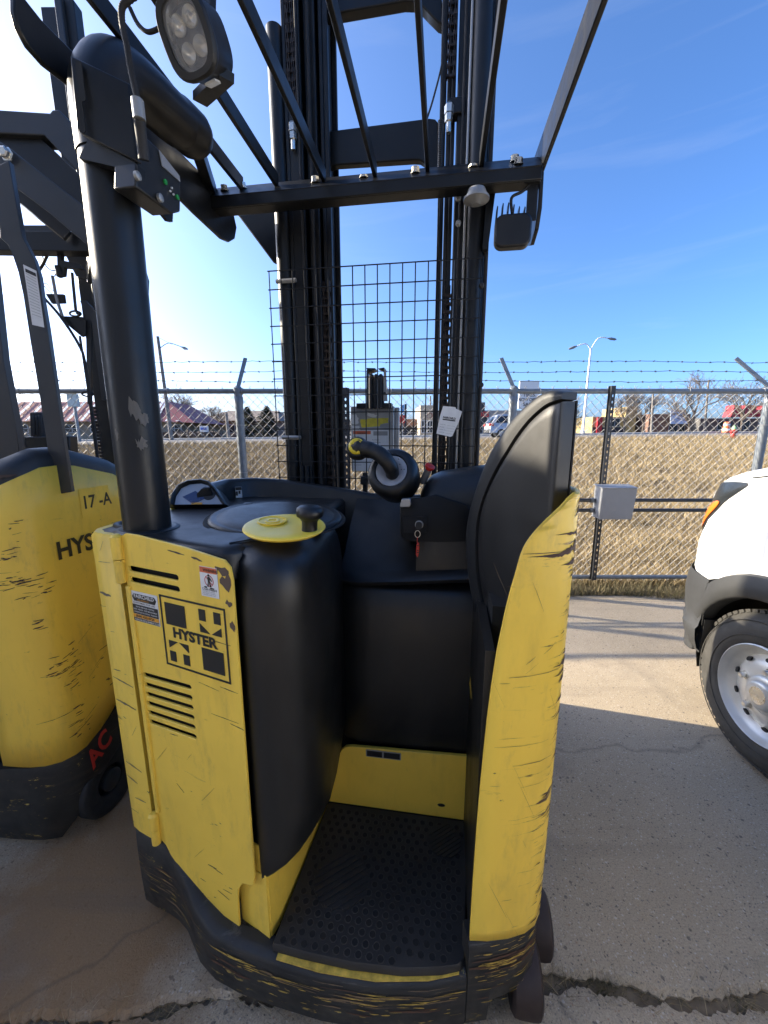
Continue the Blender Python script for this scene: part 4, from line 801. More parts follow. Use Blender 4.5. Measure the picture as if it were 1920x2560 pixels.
def resample(P, n):
    P = [Vector((*p, 0)) for p in P]; L = [0]
    for i in range(1, len(P)): L.append(L[-1] + (P[i]-P[i-1]).length)
    out = []
    for k in range(n):
        t = L[-1]*k/(n-1); i = max(j for j in range(len(L)) if L[j] <= t + 1e-9); i = min(i, len(P)-2)
        f = (t - L[i])/max(1e-9, L[i+1]-L[i]); q = P[i].lerp(P[i+1], f); out.append((q.x, q.y))
    return out
NL = 48; lo_ = resample([tuple(p)[:2] for p in spline([(*p,0) for p in leaf], 4)], NL); gr_ = resample([tuple(p)[:2] for p in spline([(*p,0) for p in groove], 4)], NL)
mb = MB(); rings = []
for (s0, z0), (s1, z1) in zip(lo_, gr_):
    lerp = lambda f: (s0+(s1-s0)*f, z0+(z1-z0)*f)
    bk = -.012 - .043*min(1, max(0, (max(s0, s1)-.06)/.10)); prof = [(0.0,bk),(0.0,.002),(.05,.014),(.14,.022),(.32,.027),(.60,.0275),(.90,.027),(.925,.023),(.935,.010),(.935,bk)]
    rings.append([lp_(*lerp(f), w) for f, w in prof])
mb.loft(rings); mb.build('cushion_rim', M['rim'], T, 60)
inner = gr_ + resample(leafr, 26)[1:-1]
mb = MB(); cen = (.11, 1.28)
def shr(f): return [(cen[0]+(s-cen[0])*f, cen[1]+(z-cen[1])*f) for s, z in inner]
bow = lambda s, w: w + 0.0
mb.loft([[lp_(s, z, -.010) for s, z in shr(.988)], [lp_(s, z, .014) for s, z in shr(.988)], [lp_(s, z, .0215) for s, z in shr(.985)], [lp_(s, z, .0245) for s, z in shr(.978)], [lp_(s, z, .026) for s, z in shr(.965)], [lp_(s, z, .0275) for s, z in shr(.85)]]); mb.build('cushion_pad', M['pad'], T, 50)
mb = MB(); mb.prism([lp_(s, z, -.016) for s, z in inner], LPp.n*.004); mb.build('cushion_gap', M['void'], T)
mb = MB(); mb.prism([lp_(s, z, .0) for s, z in ((.216,.925),(.196,.93),(.180,.84),(.192,.80),(.205,.82))], LPp.n*.012); mb.build('cushion_clip', M['plastic'], T)
# casters under the right rear corner
def caster(c, name='caster_wheel'):
    mb = MB(); mb.lathe((c[0]-.035, c[1], c[2]), (1,0,0), [(.030,0),(.066,.0),(.074,.006),(.076,.018),(.076,.052),(.074,.064),(.066,.07),(.030,.07)], 32); wq = mb.build(name, M['caster'], T, 40)
    mb = MB(); mb.lathe((c[0]+.035, c[1], c[2]), (1,0,0), [(.028,0),(.028,.003),(.010,.006),(0,.006)], 20); mb.build('hub', M['rubber'], wq)
caster((.238,.800,.077)); caster((.285,.905,.098))
mb = MB(); mb.box((.15,.80,.06),(.20,.98,.22)); mb.build('caster_fork', M['steel_black'], T)
# drive wheel left
# ---------------------------------------------------------------- mast
MBB = 1.50
def rail(x0, x1, y0, y1, z0, z1, open_to, name='mast_rail'):
    t = 0.014; mb = MB(); xm = x1 if open_to < 0 else x0
    if open_to < 0: mb.box((x1-t,y0,z0),(x1,y1,z1)); mb.box((x0,y0,z0),(x1-t,y0+t,z1)); mb.box((x0,y1-t,z0),(x1-t,y1,z1))
    else: mb.box((x0,y0,z0),(x0+t,y1,z1)); mb.box((x0+t,y0,z0),(x1,y0+t,z1)); mb.box((x0+t,y1-t,z0),(x1,y1,z1))
    return mb.build(name, M['mast'], T, bevel=.003)
ZT = 3.3
rail(-.565,-.505,1.50,1.66,.1,ZT,1); rail(-.500,-.462,1.53,1.66,.12,ZT,1); rail(-.456,-.424,1.55,1.68,.14,ZT,1)
rail(.012,.062,1.50,1.66,.1,ZT,-1); rail(-.022,.006,1.53,1.66,.12,ZT,-1); rail(-.045,-.026,1.57,1.68,.14,ZT,-1)
def cyl(x, y, r, z0, z1, name, m='steel_black', n=24): mb = MB(); mb.tube([(x,y,z0),(x,y,z1)], r, n); return mb.build(name, M[m], T, 60)
zc = hitb(655, 61, 1.49).z
cyl(-.592, 1.51, .027, .1, zc, 'lift_cylinder'); cyl(.083, 1.50, .033, .1, ZT, 'lift_cylinder')
for x, y, r, z0, z1, m in ((-.548,1.488,.009,.1,1.30,'rubber'),(-.527,1.488,.009,.1,1.30,'rubber'),(-.512,1.49,.004,1.2,ZT,'rubber'),(-.480,1.51,.006,.1,ZT,'rubber'),(.048,1.485,.0045,.1,ZT,'alu'),(.030,1.486,.004,.1,ZT,'rubber'),(.122,1.49,.007,.1,ZT,'rubber')): cyl(x, y, r, z0, z1, 'hose', m, 8)
for (px, py), wd in (((722,700),.075),((735,1093),.075)):
    p = hitb(px, py, 1.47); mb = MB(); mb.prism([(p.x-.048,1.478,p.z-.008),(p.x+.02,1.474,p.z-.009),(p.x+.02,1.474,p.z+.006),(p.x-.048,1.478,p.z+.007)], (0,-.002,0)); mb.tube([(p.x-.05,1.478,p.z),(p.x+.026,1.472,p.z-.001)], .0075, 6); mb.build('hose_clamp', M['alu'], T)
def chain(x, y, z0, z1, name='lift_chain'):
    mb = MB(); p = .0265; z = z0; k = 0
    while z < z1:
        for dx in ((-.010,-.004,.004,.010) if k % 2 else (-.013,-.007,.007,.013)):
            mb.box((x+dx-.0011, y-.009, z-.005), (x+dx+.0011, y+.009, z+p+.005))
        mb.bar((x-.0155, y, z), (x+.0155, y, z), .008, .008); z += p; k += 1
    return mb.build(name, M['chain'], T, 0)
chain(.000, 1.515, .2, 1.9); chain(-.010, 1.50, hitb(1130,190,1.5).z, ZT); chain(-.533, 1.50, hitb(735,250,1.5).z, ZT)
chain(-.445, 1.54, .3, 1.95)
for c, b in (((1122,305),1.49),((733,350),1.49)):
    p = hitb(*c, b); mb = MB(); mb.lathe((p.x,p.y,p.z), (0,0,1), [(.013,0),(.013,.02)], 6); mb.lathe((p.x,p.y,p.z+.022), (0,0,1), [(.015,0),(.015,.022),(.009,.03)], 6); mb.lathe((p.x,p.y,p.z-.03), (0,0,1), [(.008,0),(.008,.03)], 10); mb.build('chain_anchor', M['chrome'], T, 20)
p = hitb(1140, 275, 1.50); mb = MB(); mb.box((p.x-.03,1.49,p.z-.015),(p.x+.03,1.53,p.z+.03)); mb.build('anchor_block', M['steel_black'], T, bevel=.004)
# spring guard on a hose
sp0 = hitb(1102, 300, 1.47); sp1 = hitb(1100, 425, 1.47); mb = MB(); pts = []
for k in range(26*10): f = k/260; c = sp0.lerp(sp1, f); a = 2*math.pi*k/10; pts.append(c + Vector((.0075*math.cos(a), .0075*math.sin(a), 0)))
mb.tube(pts, .0020, 5); mb.build('spring', M['steel_grey'], T, 60)
mb = MB(); mb.tube([sp0 + Vector((0,0,.9)), sp0, sp1], .004, 6); mb.build('hose', M['rubber'], T)
mb = MB(); mb.tube(spline([hitb(*c, 1.47) for c in ((1108,60),(1106,150),(1085,240),(1068,295))]), .003, 6); mb.build('hose', M['rubber'], T)
# cross members
def cross(c, dep, name):
    mb = MB(); mb.prism([hitb(*q, 1.60) for q in c], (0, dep, 0)); return mb.build(name, M['steel_black'], T, bevel=.004)
cross([(784,332),(1073,295),(1088,297),(1095,305),(1100,430),(1078,428),(1062,408),(1050,400),(1035,399),(840,412),(818,418),(805,440),(784,440)], .03, 'mast_tie')
cross([(790,-60),(1100,-60),(1110,60),(1095,55),(1070,30),(1045,3),(1010,2),(820,36),(790,34)], .04, 'mast_tie')
# gusset plates between mast and guard beam
for pts, a in (([(578,520),(720,530),(690,660),(682,655),(600,545)], None),): cross(pts, .012, 'mast_gusset')
mb = MB(); mb.prism([hitb(*q, 1.46) for q in ((1218,470),(1240,470),(1220,622),(1206,624))], (0,.05,0)); mb.build('mast_gusset', M['steel_black'], T)
for z in (2.02, 1.30):
    mb = MB(); mb.box((-.60,1.66,z-.03),(.09,1.70,z+.03)) if z > 3 else mb.box((-.60,1.60,z*.0+.12),(.09,1.66,.22)); mb.build('mast_foot_tie', M['steel_black'], T) if z < 2 else None
for c in ((1146,493),(1146,556),(1204,712),(1203,962)): p = hitb(*c, 1.44); mb = MB(); mb.lathe((p.x,p.y+.01,p.z), (0,-1,0), [(.009,0),(.009,.008),(.006,.012),(0,.012)], 10); mb.build('bolt', M['alu' if c[0] < 1200 else 'rubber'], T, 20)
# wire mesh guard in front of the mast
mg = bpy.data.objects.new('mesh_guard', None); COL.objects.link(mg); mg.parent = T; ORG['mesh_guard'] = ORG['reach_truck']
mt_l, mt_r = hitb(671,682,1.45), hitb(1203,640,1.45)
xl, xr, zt, zb = -.628, .105, 1.985, 1.18
mv = MB(); mv.tube([(0,1.452,zb),(0,1.452,zt)], .0021, 6); proto = None
nx = 18
for k in range(nx):
    x = xl + (xr-xl)*k/(nx-1)
    if proto is None: proto = mv.build('wire', M['steel_black'], mg, 60); o = proto
    else: o = proto.copy(); COL.objects.link(o)
    o.location = (x, 0, 0)
mh = MB(); mh.tube([(xl-.004,1.4485,0),(xr+.004,1.4485,0)], .0021, 6); proto = None
for k in range(14):
    z = zt - .0605*k
    if proto is None: proto = mh.build('wire', M['steel_black'], mg, 60); o = proto
    else: o = proto.copy(); COL.objects.link(o)
    o.location = (0, 0, z)
# body ahead of the dash, carriage and forks
mb = MB(); mb.box((-.84,1.45,.12),(-.63,2.05,1.12)); mb.box((.13,1.45,.12),(.25,2.05,1.05)); mb.box((-.63,1.72,.10),(.13,2.05,.75)); mb.build('battery_box', M['steel_black'], T, bevel=.01)
mb = MB(); mb.box((-.86,1.9,.04),(-.72,3.0,.16)); mb.box((.12,1.9,.04),(.26,3.0,.16)); mb.build('base_leg', M['steel_black'], T, bevel=.008)
mb = MB(); mb.box((-.55,1.78,.5),(-.50,1.83,1.18)); mb.box((.0,1.78,.5),(.05,1.83,1.18)); mb.box((-.55,1.83,.60),(.05,1.86,.70)); mb.build('carriage', M['mast'], T)
# hose box with warning plate and reel, standing on the carriage between the rails
BX = Plane((0, 1.86, 0), (1, 0, 0))
c1, c2 = hitb(876, 1016, 1.86), hitb(984, 1180, 1.86); u0, u1, v1, v0 = c1.x, c2.x, c1.z, c2.z
mb = MB(); BX.poly(mb, round_rect(u0, v0, u1, v1, .006), -.05, 0); wb = mb.build('valve_box', M['alu'], T, bevel=.003)
mb = MB(); BX.rect(mb, u1+.002, v0+.10, u1+.022, v1-.005, -.05, -.02); mb.build('side_bracket', M['alu'], wb, bevel=.004)
W_ = u1-u0; H_ = v1-v0
def bx(f): return [(u0+W_*a, v1-H_*b) for a, b in f]
wsr = flat('warning_label', M['white_print'], BX, [bx([(.04,.36),(.90,.36),(.90,.99),(.04,.99)])], wb)
flat('warning_band', M['red_warn'], BX, [bx([(.06,.37),(.47,.37),(.47,.42),(.06,.42)])], wsr, .0014, .0018); lettering('WARNING', .0085, M['black_print'], BX, u0+W_*.15, v1-H_*.415, .002, .03, 'lettering', wsr)
for col, ux, lines in ((0, .06, ['MUST BE TRAINED', 'Do not operate this truck unless', 'you are trained and authorized.', 'Read the operating manual.', 'Check the truck before use.', 'Keep arms and legs inside the', 'operator compartment.', 'Watch for people and obstacles.', 'Travel with load low.', 'Slow down before turning.', 'Never carry passengers.', 'Do not stand under forks.']), (1, .50, ['Before leaving truck:', 'Lower the forks to floor.', 'Turn the key to off.', 'Do not overload the truck.', 'Level floors only.', 'Sound horn at corners.', 'Keep a safe distance.', 'Report all damage.', 'Use both hands to steer.'])):
    for i, s in enumerate(lines): lettering(s, .0050, M['black_print'], BX, u0+W_*ux, v1-H_*(.46+.040*i+(.05 if col else 0)), .0018, .006, 'lettering', wsr, .82 if col else .72)
pc = MB(); BX.rect(pc, u0+W_*.53, v1-H_*.44, u0+W_*.86, v1-H_*.375, .0013, .0015); pc.build('picture_frame', M['grey_print'], wsr, 0)
g = random.Random(2)
def torn(f, m, nm, w):
    P = []
    for i in range(len(f)):
        a = Vector(f[i]); b = Vector(f[(i+1) % len(f)])
        for k in range(5): q = a.lerp(b, k/5); P.append((q.x + g.uniform(-.018,.018), q.y + g.uniform(-.009,.009)))
    flat(nm, M[m], BX, [bx(P)], wb, w, w+.0004)
torn([(.02,.30),(.95,.22),(.97,.36),(.02,.36)], 'silver_face', 'sticker_remnant', .0006); torn([(.22,.19),(.88,.17),(.86,.30),(.25,.32)], 'paper_yellow', 'sticker_remnant', .0012)
torn([(.02,.12),(.16,.13),(.20,.26),(.02,.27)], 'white_print', 'sticker_remnant', .0008); torn([(.02,.29),(.2,.29),(.22,.36),(.02,.36)], 'white_print', 'sticker_remnant', .0008); torn([(.40,.09),(.62,.14),(.60,.17),(.40,.15)], 'white_print', 'sticker_remnant', .0008); torn([(.04,.03),(.3,.03),(.28,.08),(.05,.08)], 'grey_print', 'sticker_remnant', .0008); torn([(.68,.28),(.96,.22),(.96,.34),(.7,.33)], 'grey_print', 'sticker_remnant', .0016)
r1, r2 = hitb(922, 925, 1.86), hitb(973, 1012, 1.86); xm = r1.x; rw = r2.x - r1.x; zr0, zr1 = r2.z, r1.z
rl = bpy.data.objects.new('hose_reel', None); COL.objects.link(rl); rl.parent = T; ORG['hose_reel'] = ORG['reach_truck']
def side_plate(x, m): mb = MB(); mb.prism([(x, 1.80+q, z) for q, z in ((0,zr0),(.09,zr0),(.085,zr1-.02),(.075,zr1),(.015,zr1),(.005,zr1-.02))], (.005,0,0)); return mb.build('reel_plate', M[m], rl)
side_plate(xm, 'steel_black')
mb = MB(); mb.prism([(xm+rw*.82,1.80,zr0+.012),(xm+rw,1.80,zr0+.012),(xm+rw*.93,1.80,zr1-.01),(xm+rw*.82,1.80,zr1)], (0,.006,0)); mb.build('reel_plate', M['alu'], rl)
mb = MB(); mb.prism([(xm,1.80,zr1),(xm+rw*.42,1.80,zr1-.002),(xm+rw*.40,1.80,zr1-.01),(xm+.006,1.80,zr1-.02)], (0,.06,0)); mb.prism([(xm+rw*.55,1.80,zr1-.004),(xm+rw*.84,1.80,zr1),(xm+rw*.84,1.80,zr1-.016)], (0,.06,0)); mb.build('reel_top', M['steel_black'], rl)
for k in range(3): x = xm + rw*(.20+.22*k); mb = MB(); mb.tube(spline([(x,1.80,zr0-.02),(x,1.80,zr1-.055),(x,1.81,zr1-.036),(x,1.84,zr1-.030),(x,1.87,zr1-.04),(x,1.88,zr1-.07),(x,1.88,zr0-.02)], 4), .0085, 10); mb.build('hose', M['rubber'], rl, 60)
mb = MB(); mb.box((c1.x+W_*.2,1.80,zr0-.018),(c1.x+W_*.98,1.855,zr0+.004)); mb.build('reel_base', M['steel_black'], rl, bevel=.002)
mb = MB(); mb.lathe((xm+rw*.88,1.80,zr0+.045), (0,-1,0), [(.006,0),(.006,.005),(0,.005)], 8); mb.build('bolt', M['rubber'], rl)
mb = MB(); mb.box((u0+W_*.32,1.80,v0-.30),(u0+W_*.42,1.83,v0)); mb.box((u0+W_*.28,1.79,v0-.055),(u0+W_*.46,1.84,v0-.015)); mb.build('box_post', M['rubber'], T, bevel=.003)
# key, red tag and paper tags hang freely: things of their own
kp_ = hitb(1047, 1318, 1.084); KW = tw(*kp_); KPl = Plane(KW, (CY, -SY, 0))
kt = thing('key_ring', 'small red plastic tag hanging from the key in the black console', 'key tag', tuple(KW))
mb = MB(); KPl.poly(mb, [(u, v+.004) for u, v in round_rect(-.009,-.010,.009,.012,.008)], 0, .003); mb.build('key', M['rubber'], kt)
mb = MB(); mb.tube([KPl.p(.0075*math.cos(R(20*k))-.003, -.019+.010*math.sin(R(20*k)), .004) for k in range(19)], .0008, 5); mb.build('ring', M['chrome'], kt, 60)
mb = MB(); mb.tube([KPl.p(-.003,-.028,.004), KPl.p(-.004,-.044,.004)], .0010, 5); mb.build('cord', M['red_print'], kt)
mb = MB(); KPl.poly(mb, [(-.003,-.043),(.002,-.045),(.0035,-.060),(.001,-.080),(-.0015,-.088),(-.007,-.080),(-.006,-.058)], .001, .006); tg = mb.build('tag', M['red_plastic'], kt, bevel=.0015)
for v in (-.074,-.068,-.054): flat('tag_print', M['black_print'], KPl, [[(-.004,v),(.001,v+.001),(.001,v+.004),(-.004,v+.003)]], tg, .0062, .0066)
TA = tw(*hitb(1120, 1010, 1.43)); TPl = Plane(TA, (CY, -SY, 0))
def tpt(px, py, y=1.43): q = tw(*hitb(px, py, y)) - TA; return (q.dot(TPl.r), q.z)
pt1 = thing('paper_tag', 'white paper dealer tag with cut corners hanging in front of the right mast rail', 'paper tag', tuple(TA))
mb = MB(); TPl.poly(mb, [tpt(*c) for c in ((1108,1015),(1139,1018),(1145,1058),(1131,1090),(1126,1092),(1091,1084),(1100,1040))], 0, .0006); tg = mb.build('card', M['white_print'], pt1, 0)
a_, b_ = tpt(1107,1046), tpt(1137,1050)
sl = math.atan2(b_[1]-a_[1], b_[0]-a_[0]); TL = Plane(TPl.p(*a_), TPl.r*math.cos(sl) + Vector((0,0,1))*math.sin(sl)); TL.n = TPl.n; TL.u = TL.n.cross(TL.r)
lettering('FAIRCHILD', .0095, M['black_print'], TL, 0, .001, .0012, .04, 'lettering', tg, .95); flat('card_print', M['black_print'], TL, [rc(0,-.005,.044,-.001)], tg, .0008, .0011)
for i, s in enumerate(('UNIT No', 'MODEL', 'SERIAL No', 'DATE IN')): lettering(s, .005, M['grey_print'], TL, -.006, -.022-.009*i, .0010, 0, 'lettering', tg); flat('card_print', M['grey_print'], TL, [rc(.018,-.0222-.009*i,.046,-.0216-.009*i)], tg, .0007, .0010)
pt2 = thing('paper_tag', 'second white tag tucked behind the dealer tag at the mast, only its corner showing', 'paper tag', tuple(TA + Vector((.03,.01,0))))
T2 = Plane(TA + Vector((0, .012, 0)), (CY, -SY, 0)); mb = MB(); T2.poly(mb, [tpt(*c) for c in ((1138,1020),(1157,1028),(1146,1062),(1128,1050))], 0, .0006); mb.build('card', M['white_print'], pt2, 0)

# ---------------------------------------------------------------- chain-link fence
FY = 3.45
F = thing('chain_link_fence', 'galvanised chain-link fence with three strands of barbed wire on angled arms', 'fence', (1.0, FY, 0))
FX0, FX1 = -5.2, 5.4; ZTOP = 1.776
def pipe(name, x0, x1, z, r, m='galv', y=FY-.03, par=F): mb = MB(); mb.tube([(x0,y,z),(x1,y,z)], r, 12); return mb.build(name, M[m], par, 60)
pipe('top_rail', FX0, FX1, ZTOP, .021); pipe('bottom_rail', FX0, FX1, .145, .019)
for x in (-3.6, -1.222, 1.085, 3.235):
    mb = MB(); lean = 0.0; mb.tube([(x, FY-.02, -.05), (x, FY-.02, 1.80)], .034, 16); mb.tube([(x, FY-.02, 1.68), (x, FY-.02, 1.73), (x, FY-.02, 1.735)], [.038,.038,.03], 16); po = mb.build('post', M['galv'], F, 60)
    dx = {1.085: -.085, 3.235: -.235, -1.222: .04, -3.6: .1}[x]
    mb = MB(); mb.bar((x, FY-.02, 1.80), (x+dx, FY-.02+.12, 2.06), .030, .012, (0,1,0)); mb.lathe((x,FY-.02,1.77), (0,0,1), [(.039,0),(.039,.03),(.02,.05),(0,.052)], 14); mb.build('barb_arm', M['galv'], po)
    for z in (.5, 1.1, 1.5): mb = MB(); mb.tube([(x+.037*math.cos(R(20*k)), FY-.02+.037*math.sin(R(20*k)), z) for k in range(19)], .0025, 5); mb.build('tie_wire', M['wire'], po, 60)
g = random.Random(5)
for zz, yy in ((2.028,FY+.09),(1.943,FY+.055),(1.862,FY+.02)):
    mb = MB(); pts = []; x = FX0; ph = g.uniform(0, 6)
    while x <= FX1: pts.append((x, yy, zz + .006*math.sin(x*2.2+ph) + g.uniform(-.0035,.0035))); x += .06
    mb.tube(pts, .0022, 5)
    for p in pts[1::2]:
        p = Vector(p)
        for k in range(4): d = Vector((g.uniform(-.5,.5), g.uniform(-1,1), g.uniform(-1,1))).normalized()*.011; mb.tube([p-d, p+d], .0012, 3)
        mb.tube([p-Vector((.007,0,0)), p+Vector((.007,0,0))], .0042, 5)
    mb.build('barbed_wire', M['barb'], F, 60)
# woven pickets: each wire zigzags and hooks its neighbour
mb = MB(); PW, PH = .0715, .072; n = int((FX1-FX0)/(PW/2)); z0, z1 = .10, 1.80; m = int((z1-z0)/(PH/2))
for i in range(n):
    xa = FX0 + i*PW/2; pts = []
    for j in range(m+1):
        sgn = 1 if (j % 2) == 0 else -1
        q = sgn*(1 if i % 2 == 0 else -1)
        pts.append((xa + q*(PW/4+.0008), FY + .004*(1 if j % 2 else -1), z0 + (z1-z0)*j/m))
    mb.tube(pts, .0027, 4, False)
mb.build('chain_mesh', M['wire'], F, 60, kind='stuff')
mb = MB(); x = FX0 + PW/4
while x < FX1:
    for s in (-1, 1): mb.tube([(x,FY,1.785),(x+.002*s,FY,1.805),(x+.010*s,FY-.004*s,1.822)], .0019, 4)
    x += PW*1.62
mb.build('knuckle_barb', M['wire'], F, 60, kind='stuff')
for x in np.arange(FX0+.3, FX1, .62): mb = MB(); mb.tube([(x+.003*math.sin(R(30*k)), FY-.03+.0235*math.cos(R(30*k)), ZTOP+.0235*math.sin(R(30*k))) for k in range(13)], .0022, 5); mb.build('tie_wire', M['wire'], F, 60)
def perf_post(x0, x1, z0, z1, label):
    p = thing('perforated_post', label, 'post', (x0, FY-.09, z0), 0, 'perforated steel posts along the fence')
    ax = Vector((x1-x0, 0, z1-z0)).normalized(); PPn = Plane((x0, FY-.075, z0), (1,0,0), (0,0,1)); PPn.u = ax; PPn.r = Vector((ax.z,0,-ax.x)); PPn.n = Vector((0,-1,0))
    L = (Vector((x1,0,z1))-Vector((x0,0,z0))).length
    holes = [[(.007*math.cos(R(45*k)), .03+.0508*i+.0125*math.sin(R(45*k))) for k in range(8)] for i in range(int((L-.03)/.0508))]
    fr = hole_plate(PPn, rc(-.015,0,.015,L), holes, 0, .003, M['steel_grey'], 'web', p)
    for s in (-1, 1): mb = MB(); PPn.poly(mb, rc(s*.015,0,s*.0175,L) if s > 0 else rc(-.0175,0,-.015,L), -.022, .003); PPn.poly(mb, rc(s*.0175,0,s*.030,L) if s > 0 else rc(-.030,0,-.0175,L), -.024, -.0215); mb.build('flange', M['steel_grey'], p)
    return p
perf_post(1.898, 1.888, .13, 1.815, 'dark perforated steel post behind the grey junction box, right of the truck')
perf_post(-.320, -.318, .0, 1.80, 'perforated steel post seen through the mesh guard beside the warning plate box')
jb_ = thing('junction_box', 'square grey metal junction box fixed to the perforated post', 'electrical box', (1.905, FY-.15, .72))
mb = MB(); mb.prism([(1.778,FY-.26,.735),(2.045,FY-.26,.735),(2.062,FY-.26,.998),(1.782,FY-.26,.998)], (0,.12,0)); mb.build('box_body', M['grey_box'], jb_, bevel=.004)
mb = MB(); mb.prism([(1.776,FY-.268,.732),(2.047,FY-.268,.732),(2.064,FY-.268,.992),(1.780,FY-.268,.992)], (0,.007,0)); mb.build('box_cover', M['grey_box'], jb_, bevel=.003)
mb = MB(); mb.prism([(1.772,FY-.275,.992),(2.07,FY-.275,.992),(2.07,FY-.13,1.006),(1.772,FY-.13,1.006)], (0,0,.004)); mb.build('box_hood', M['grey_box'], jb_)
for z, lab in ((.878,'upper galvanised conduit pipe running along the fence into the grey box'),(.792,'lower galvanised conduit pipe running along the fence below its twin')):
    cpth = thing('conduit_pipe', lab, 'conduit', (0, FY-.06, z), 0, 'conduit pipes along the fence')
    for xa, xb in ((-5.2,1.775),(2.05,5.4)): mb = MB(); mb.tube([(xa,FY-.17,z),(xb,FY-.17,z)], .0155, 10); mb.build('pipe', M['steel_grey'], cpth, 60)
    for x in (1.755, 2.07): mb = MB(); mb.tube([(x-.012,FY-.17,z),(x+.012,FY-.17,z)], .022, 8); mb.build('locknut', M['galv'], cpth)

# ---------------------------------------------------------------- white van, nose to the fence
V = thing('white_van', 'white van with grey bumper parked nose-in at the fence, cut off by the right edge', 'van', (2.5, 1.8, 0))
WX, WY, WR = 1.585, 1.475, .345
# flank and nose skin as a grid: plan curve along the van, rising rows
def plan(y, inset):                               # left flank x at distance y (nose curves round to the right)
    d = max(0, y - 1.72); return 1.572 + .9*d*d + 2.2*max(0, d-.22)**2 + inset
ysv = [-1.2,-.6,0,.5,.9,1.1,1.3,1.5,1.65,1.75,1.85,1.95,2.03,2.10,2.16,2.21,2.25,2.275]
def skin(rowf, zs_, name, m, par=V, ysq=ysv, close_front=True):
    rows = []
    for z in zs_:
        row = []
        for y in ysq: x, yy, zz = rowf(y, z); row.append(Vector((x, yy, zz)))
        if close_front: lx = row[-1]; row += [Vector((lx.x+.12, lx.y+.035, lx.z)), Vector((lx.x+.45, lx.y+.06, lx.z)), Vector((lx.x+1.1, lx.y+.06, lx.z))]
        rows.append(row)
    mb = MB(); mb.loft(rows, closed=False); return mb.build(name, m, par, 60)
ARC = .470; ARY = WY + .0
def flank(y, z):                                  # white skin: shoulder leans in with height
    lean = .10*max(0, z-.95)**1.5*1.3 + .02*max(0, .8-z); return plan(y, lean), y - .30*max(0, z-.86)*np.clip((y-1.6)/.6, 0, 1), z
# lower edge of the white skin follows the arch flare then drops to the bumper line
def zlow(y):
    d = abs(y - ARY); arch = .38 + math.sqrt(max(0, ARC**2 - d*d)) if d < ARC else 0
    base = .50 if y < ARY else .715 + .10*max(0, (1.9-y))*0
    return max(base, arch)
def hoodz(y): return float(np.interp(y, [-1.2,.5,.9,1.3,1.7,1.95,2.1,2.2,2.3], [1.46,1.42,1.37,1.31,1.245,1.195,1.16,1.13,1.10]))
rows = []; NR = 12
for i in range(NR+1):
    row = []
    for y in ysv:
        z = zlow(y) + (hoodz(y)-zlow(y))*i/NR; row.append(Vector(flank(y, z)))
    l = row[-1]; row += [Vector((l.x+.12, l.y+.03, l.z)), Vector((l.x+.5, l.y+.05, l.z)), Vector((l.x+1.2, l.y+.05, l.z))]; rows.append(row)
mb = MB(); mb.loft(rows, closed=False); body = mb.build('body', M['white_car'], V, 60)
last = rows[-1]; hr = []
for off, dz in ((0,0),(.03,.022),(.09,.045),(.3,.075),(.9,.10),(1.8,.09)): hr.append([Vector((p.x+off, p.y-off*.08*(p.y > 1.9), p.z+dz)) for p in last[:len(ysv)]])
mb = MB(); mb.loft(hr, closed=False); mb.build('hood', M['white_car'], V, 60)
# seam of the hood and fender
def on_flank(y, z, out=.003): x, yy, zz = flank(y, z); return Vector((x-out, yy-out*.3, zz))
mb = MB(); mb.tube([on_flank(y, hoodz(y)-.004, .001) for y in np.linspace(.4, 1.72, 14)], .0035, 5); mb.build('hood_seam', M['void'], V)
mb = MB(); mb.tube([on_flank(y, z, .0) for y, z in ((2.02,.73),(2.06,.80),(2.10,.86),(2.13,.90))], .003, 5); mb.build('fender_seam', M['grey_print'], V)
# headlight
hls = [(2.19,.925),(2.10,.915),(2.02,.93),(1.93,1.03),(1.83,1.13),(1.73,1.205),(1.80,1.212),(1.95,1.195),(2.07,1.165),(2.14,1.10),(2.18,1.02)]
cH = (1.99, 1.08)
def patch(poly, cen, w0, w1, name, m, par):
    mb = MB(); n = len(poly); rings = []
    for f, w in ((1.0, w0), (1.0, w1), (.8, w1+.004), (.5, w1+.008), (.2, w1+.009)): rings.append([on_flank(cen[0]+(y-cen[0])*f, cen[1]+(z-cen[1])*f, w) for y, z in poly])
    mb.loft(rings); return mb.build(name, M[m], par, 50)
fine = [tuple(p)[:2] for p in spline([(*p,0) for p in hls + hls[:1]], 3)][:-1]
hdl = patch(fine, cH, -.01, .004, 'headlight', 'window', V)
patch([tuple(p)[:2] for p in spline([(*p,0) for p in [(2.125,.945),(2.035,.945),(1.96,1.02),(1.885,1.10),(1.93,1.105),(2.02,1.06),(2.09,1.0),(2.125,.945)]], 3)][:-1], (2.03,1.02), .004, .014, 'turn_signal', 'amber', hdl)
patch([(2.12,1.09),(2.06,1.125),(2.0,1.145),(1.97,1.125),(2.06,1.07)], (2.04,1.11), .004, .010, 'lamp_reflector', 'silver_face', hdl)
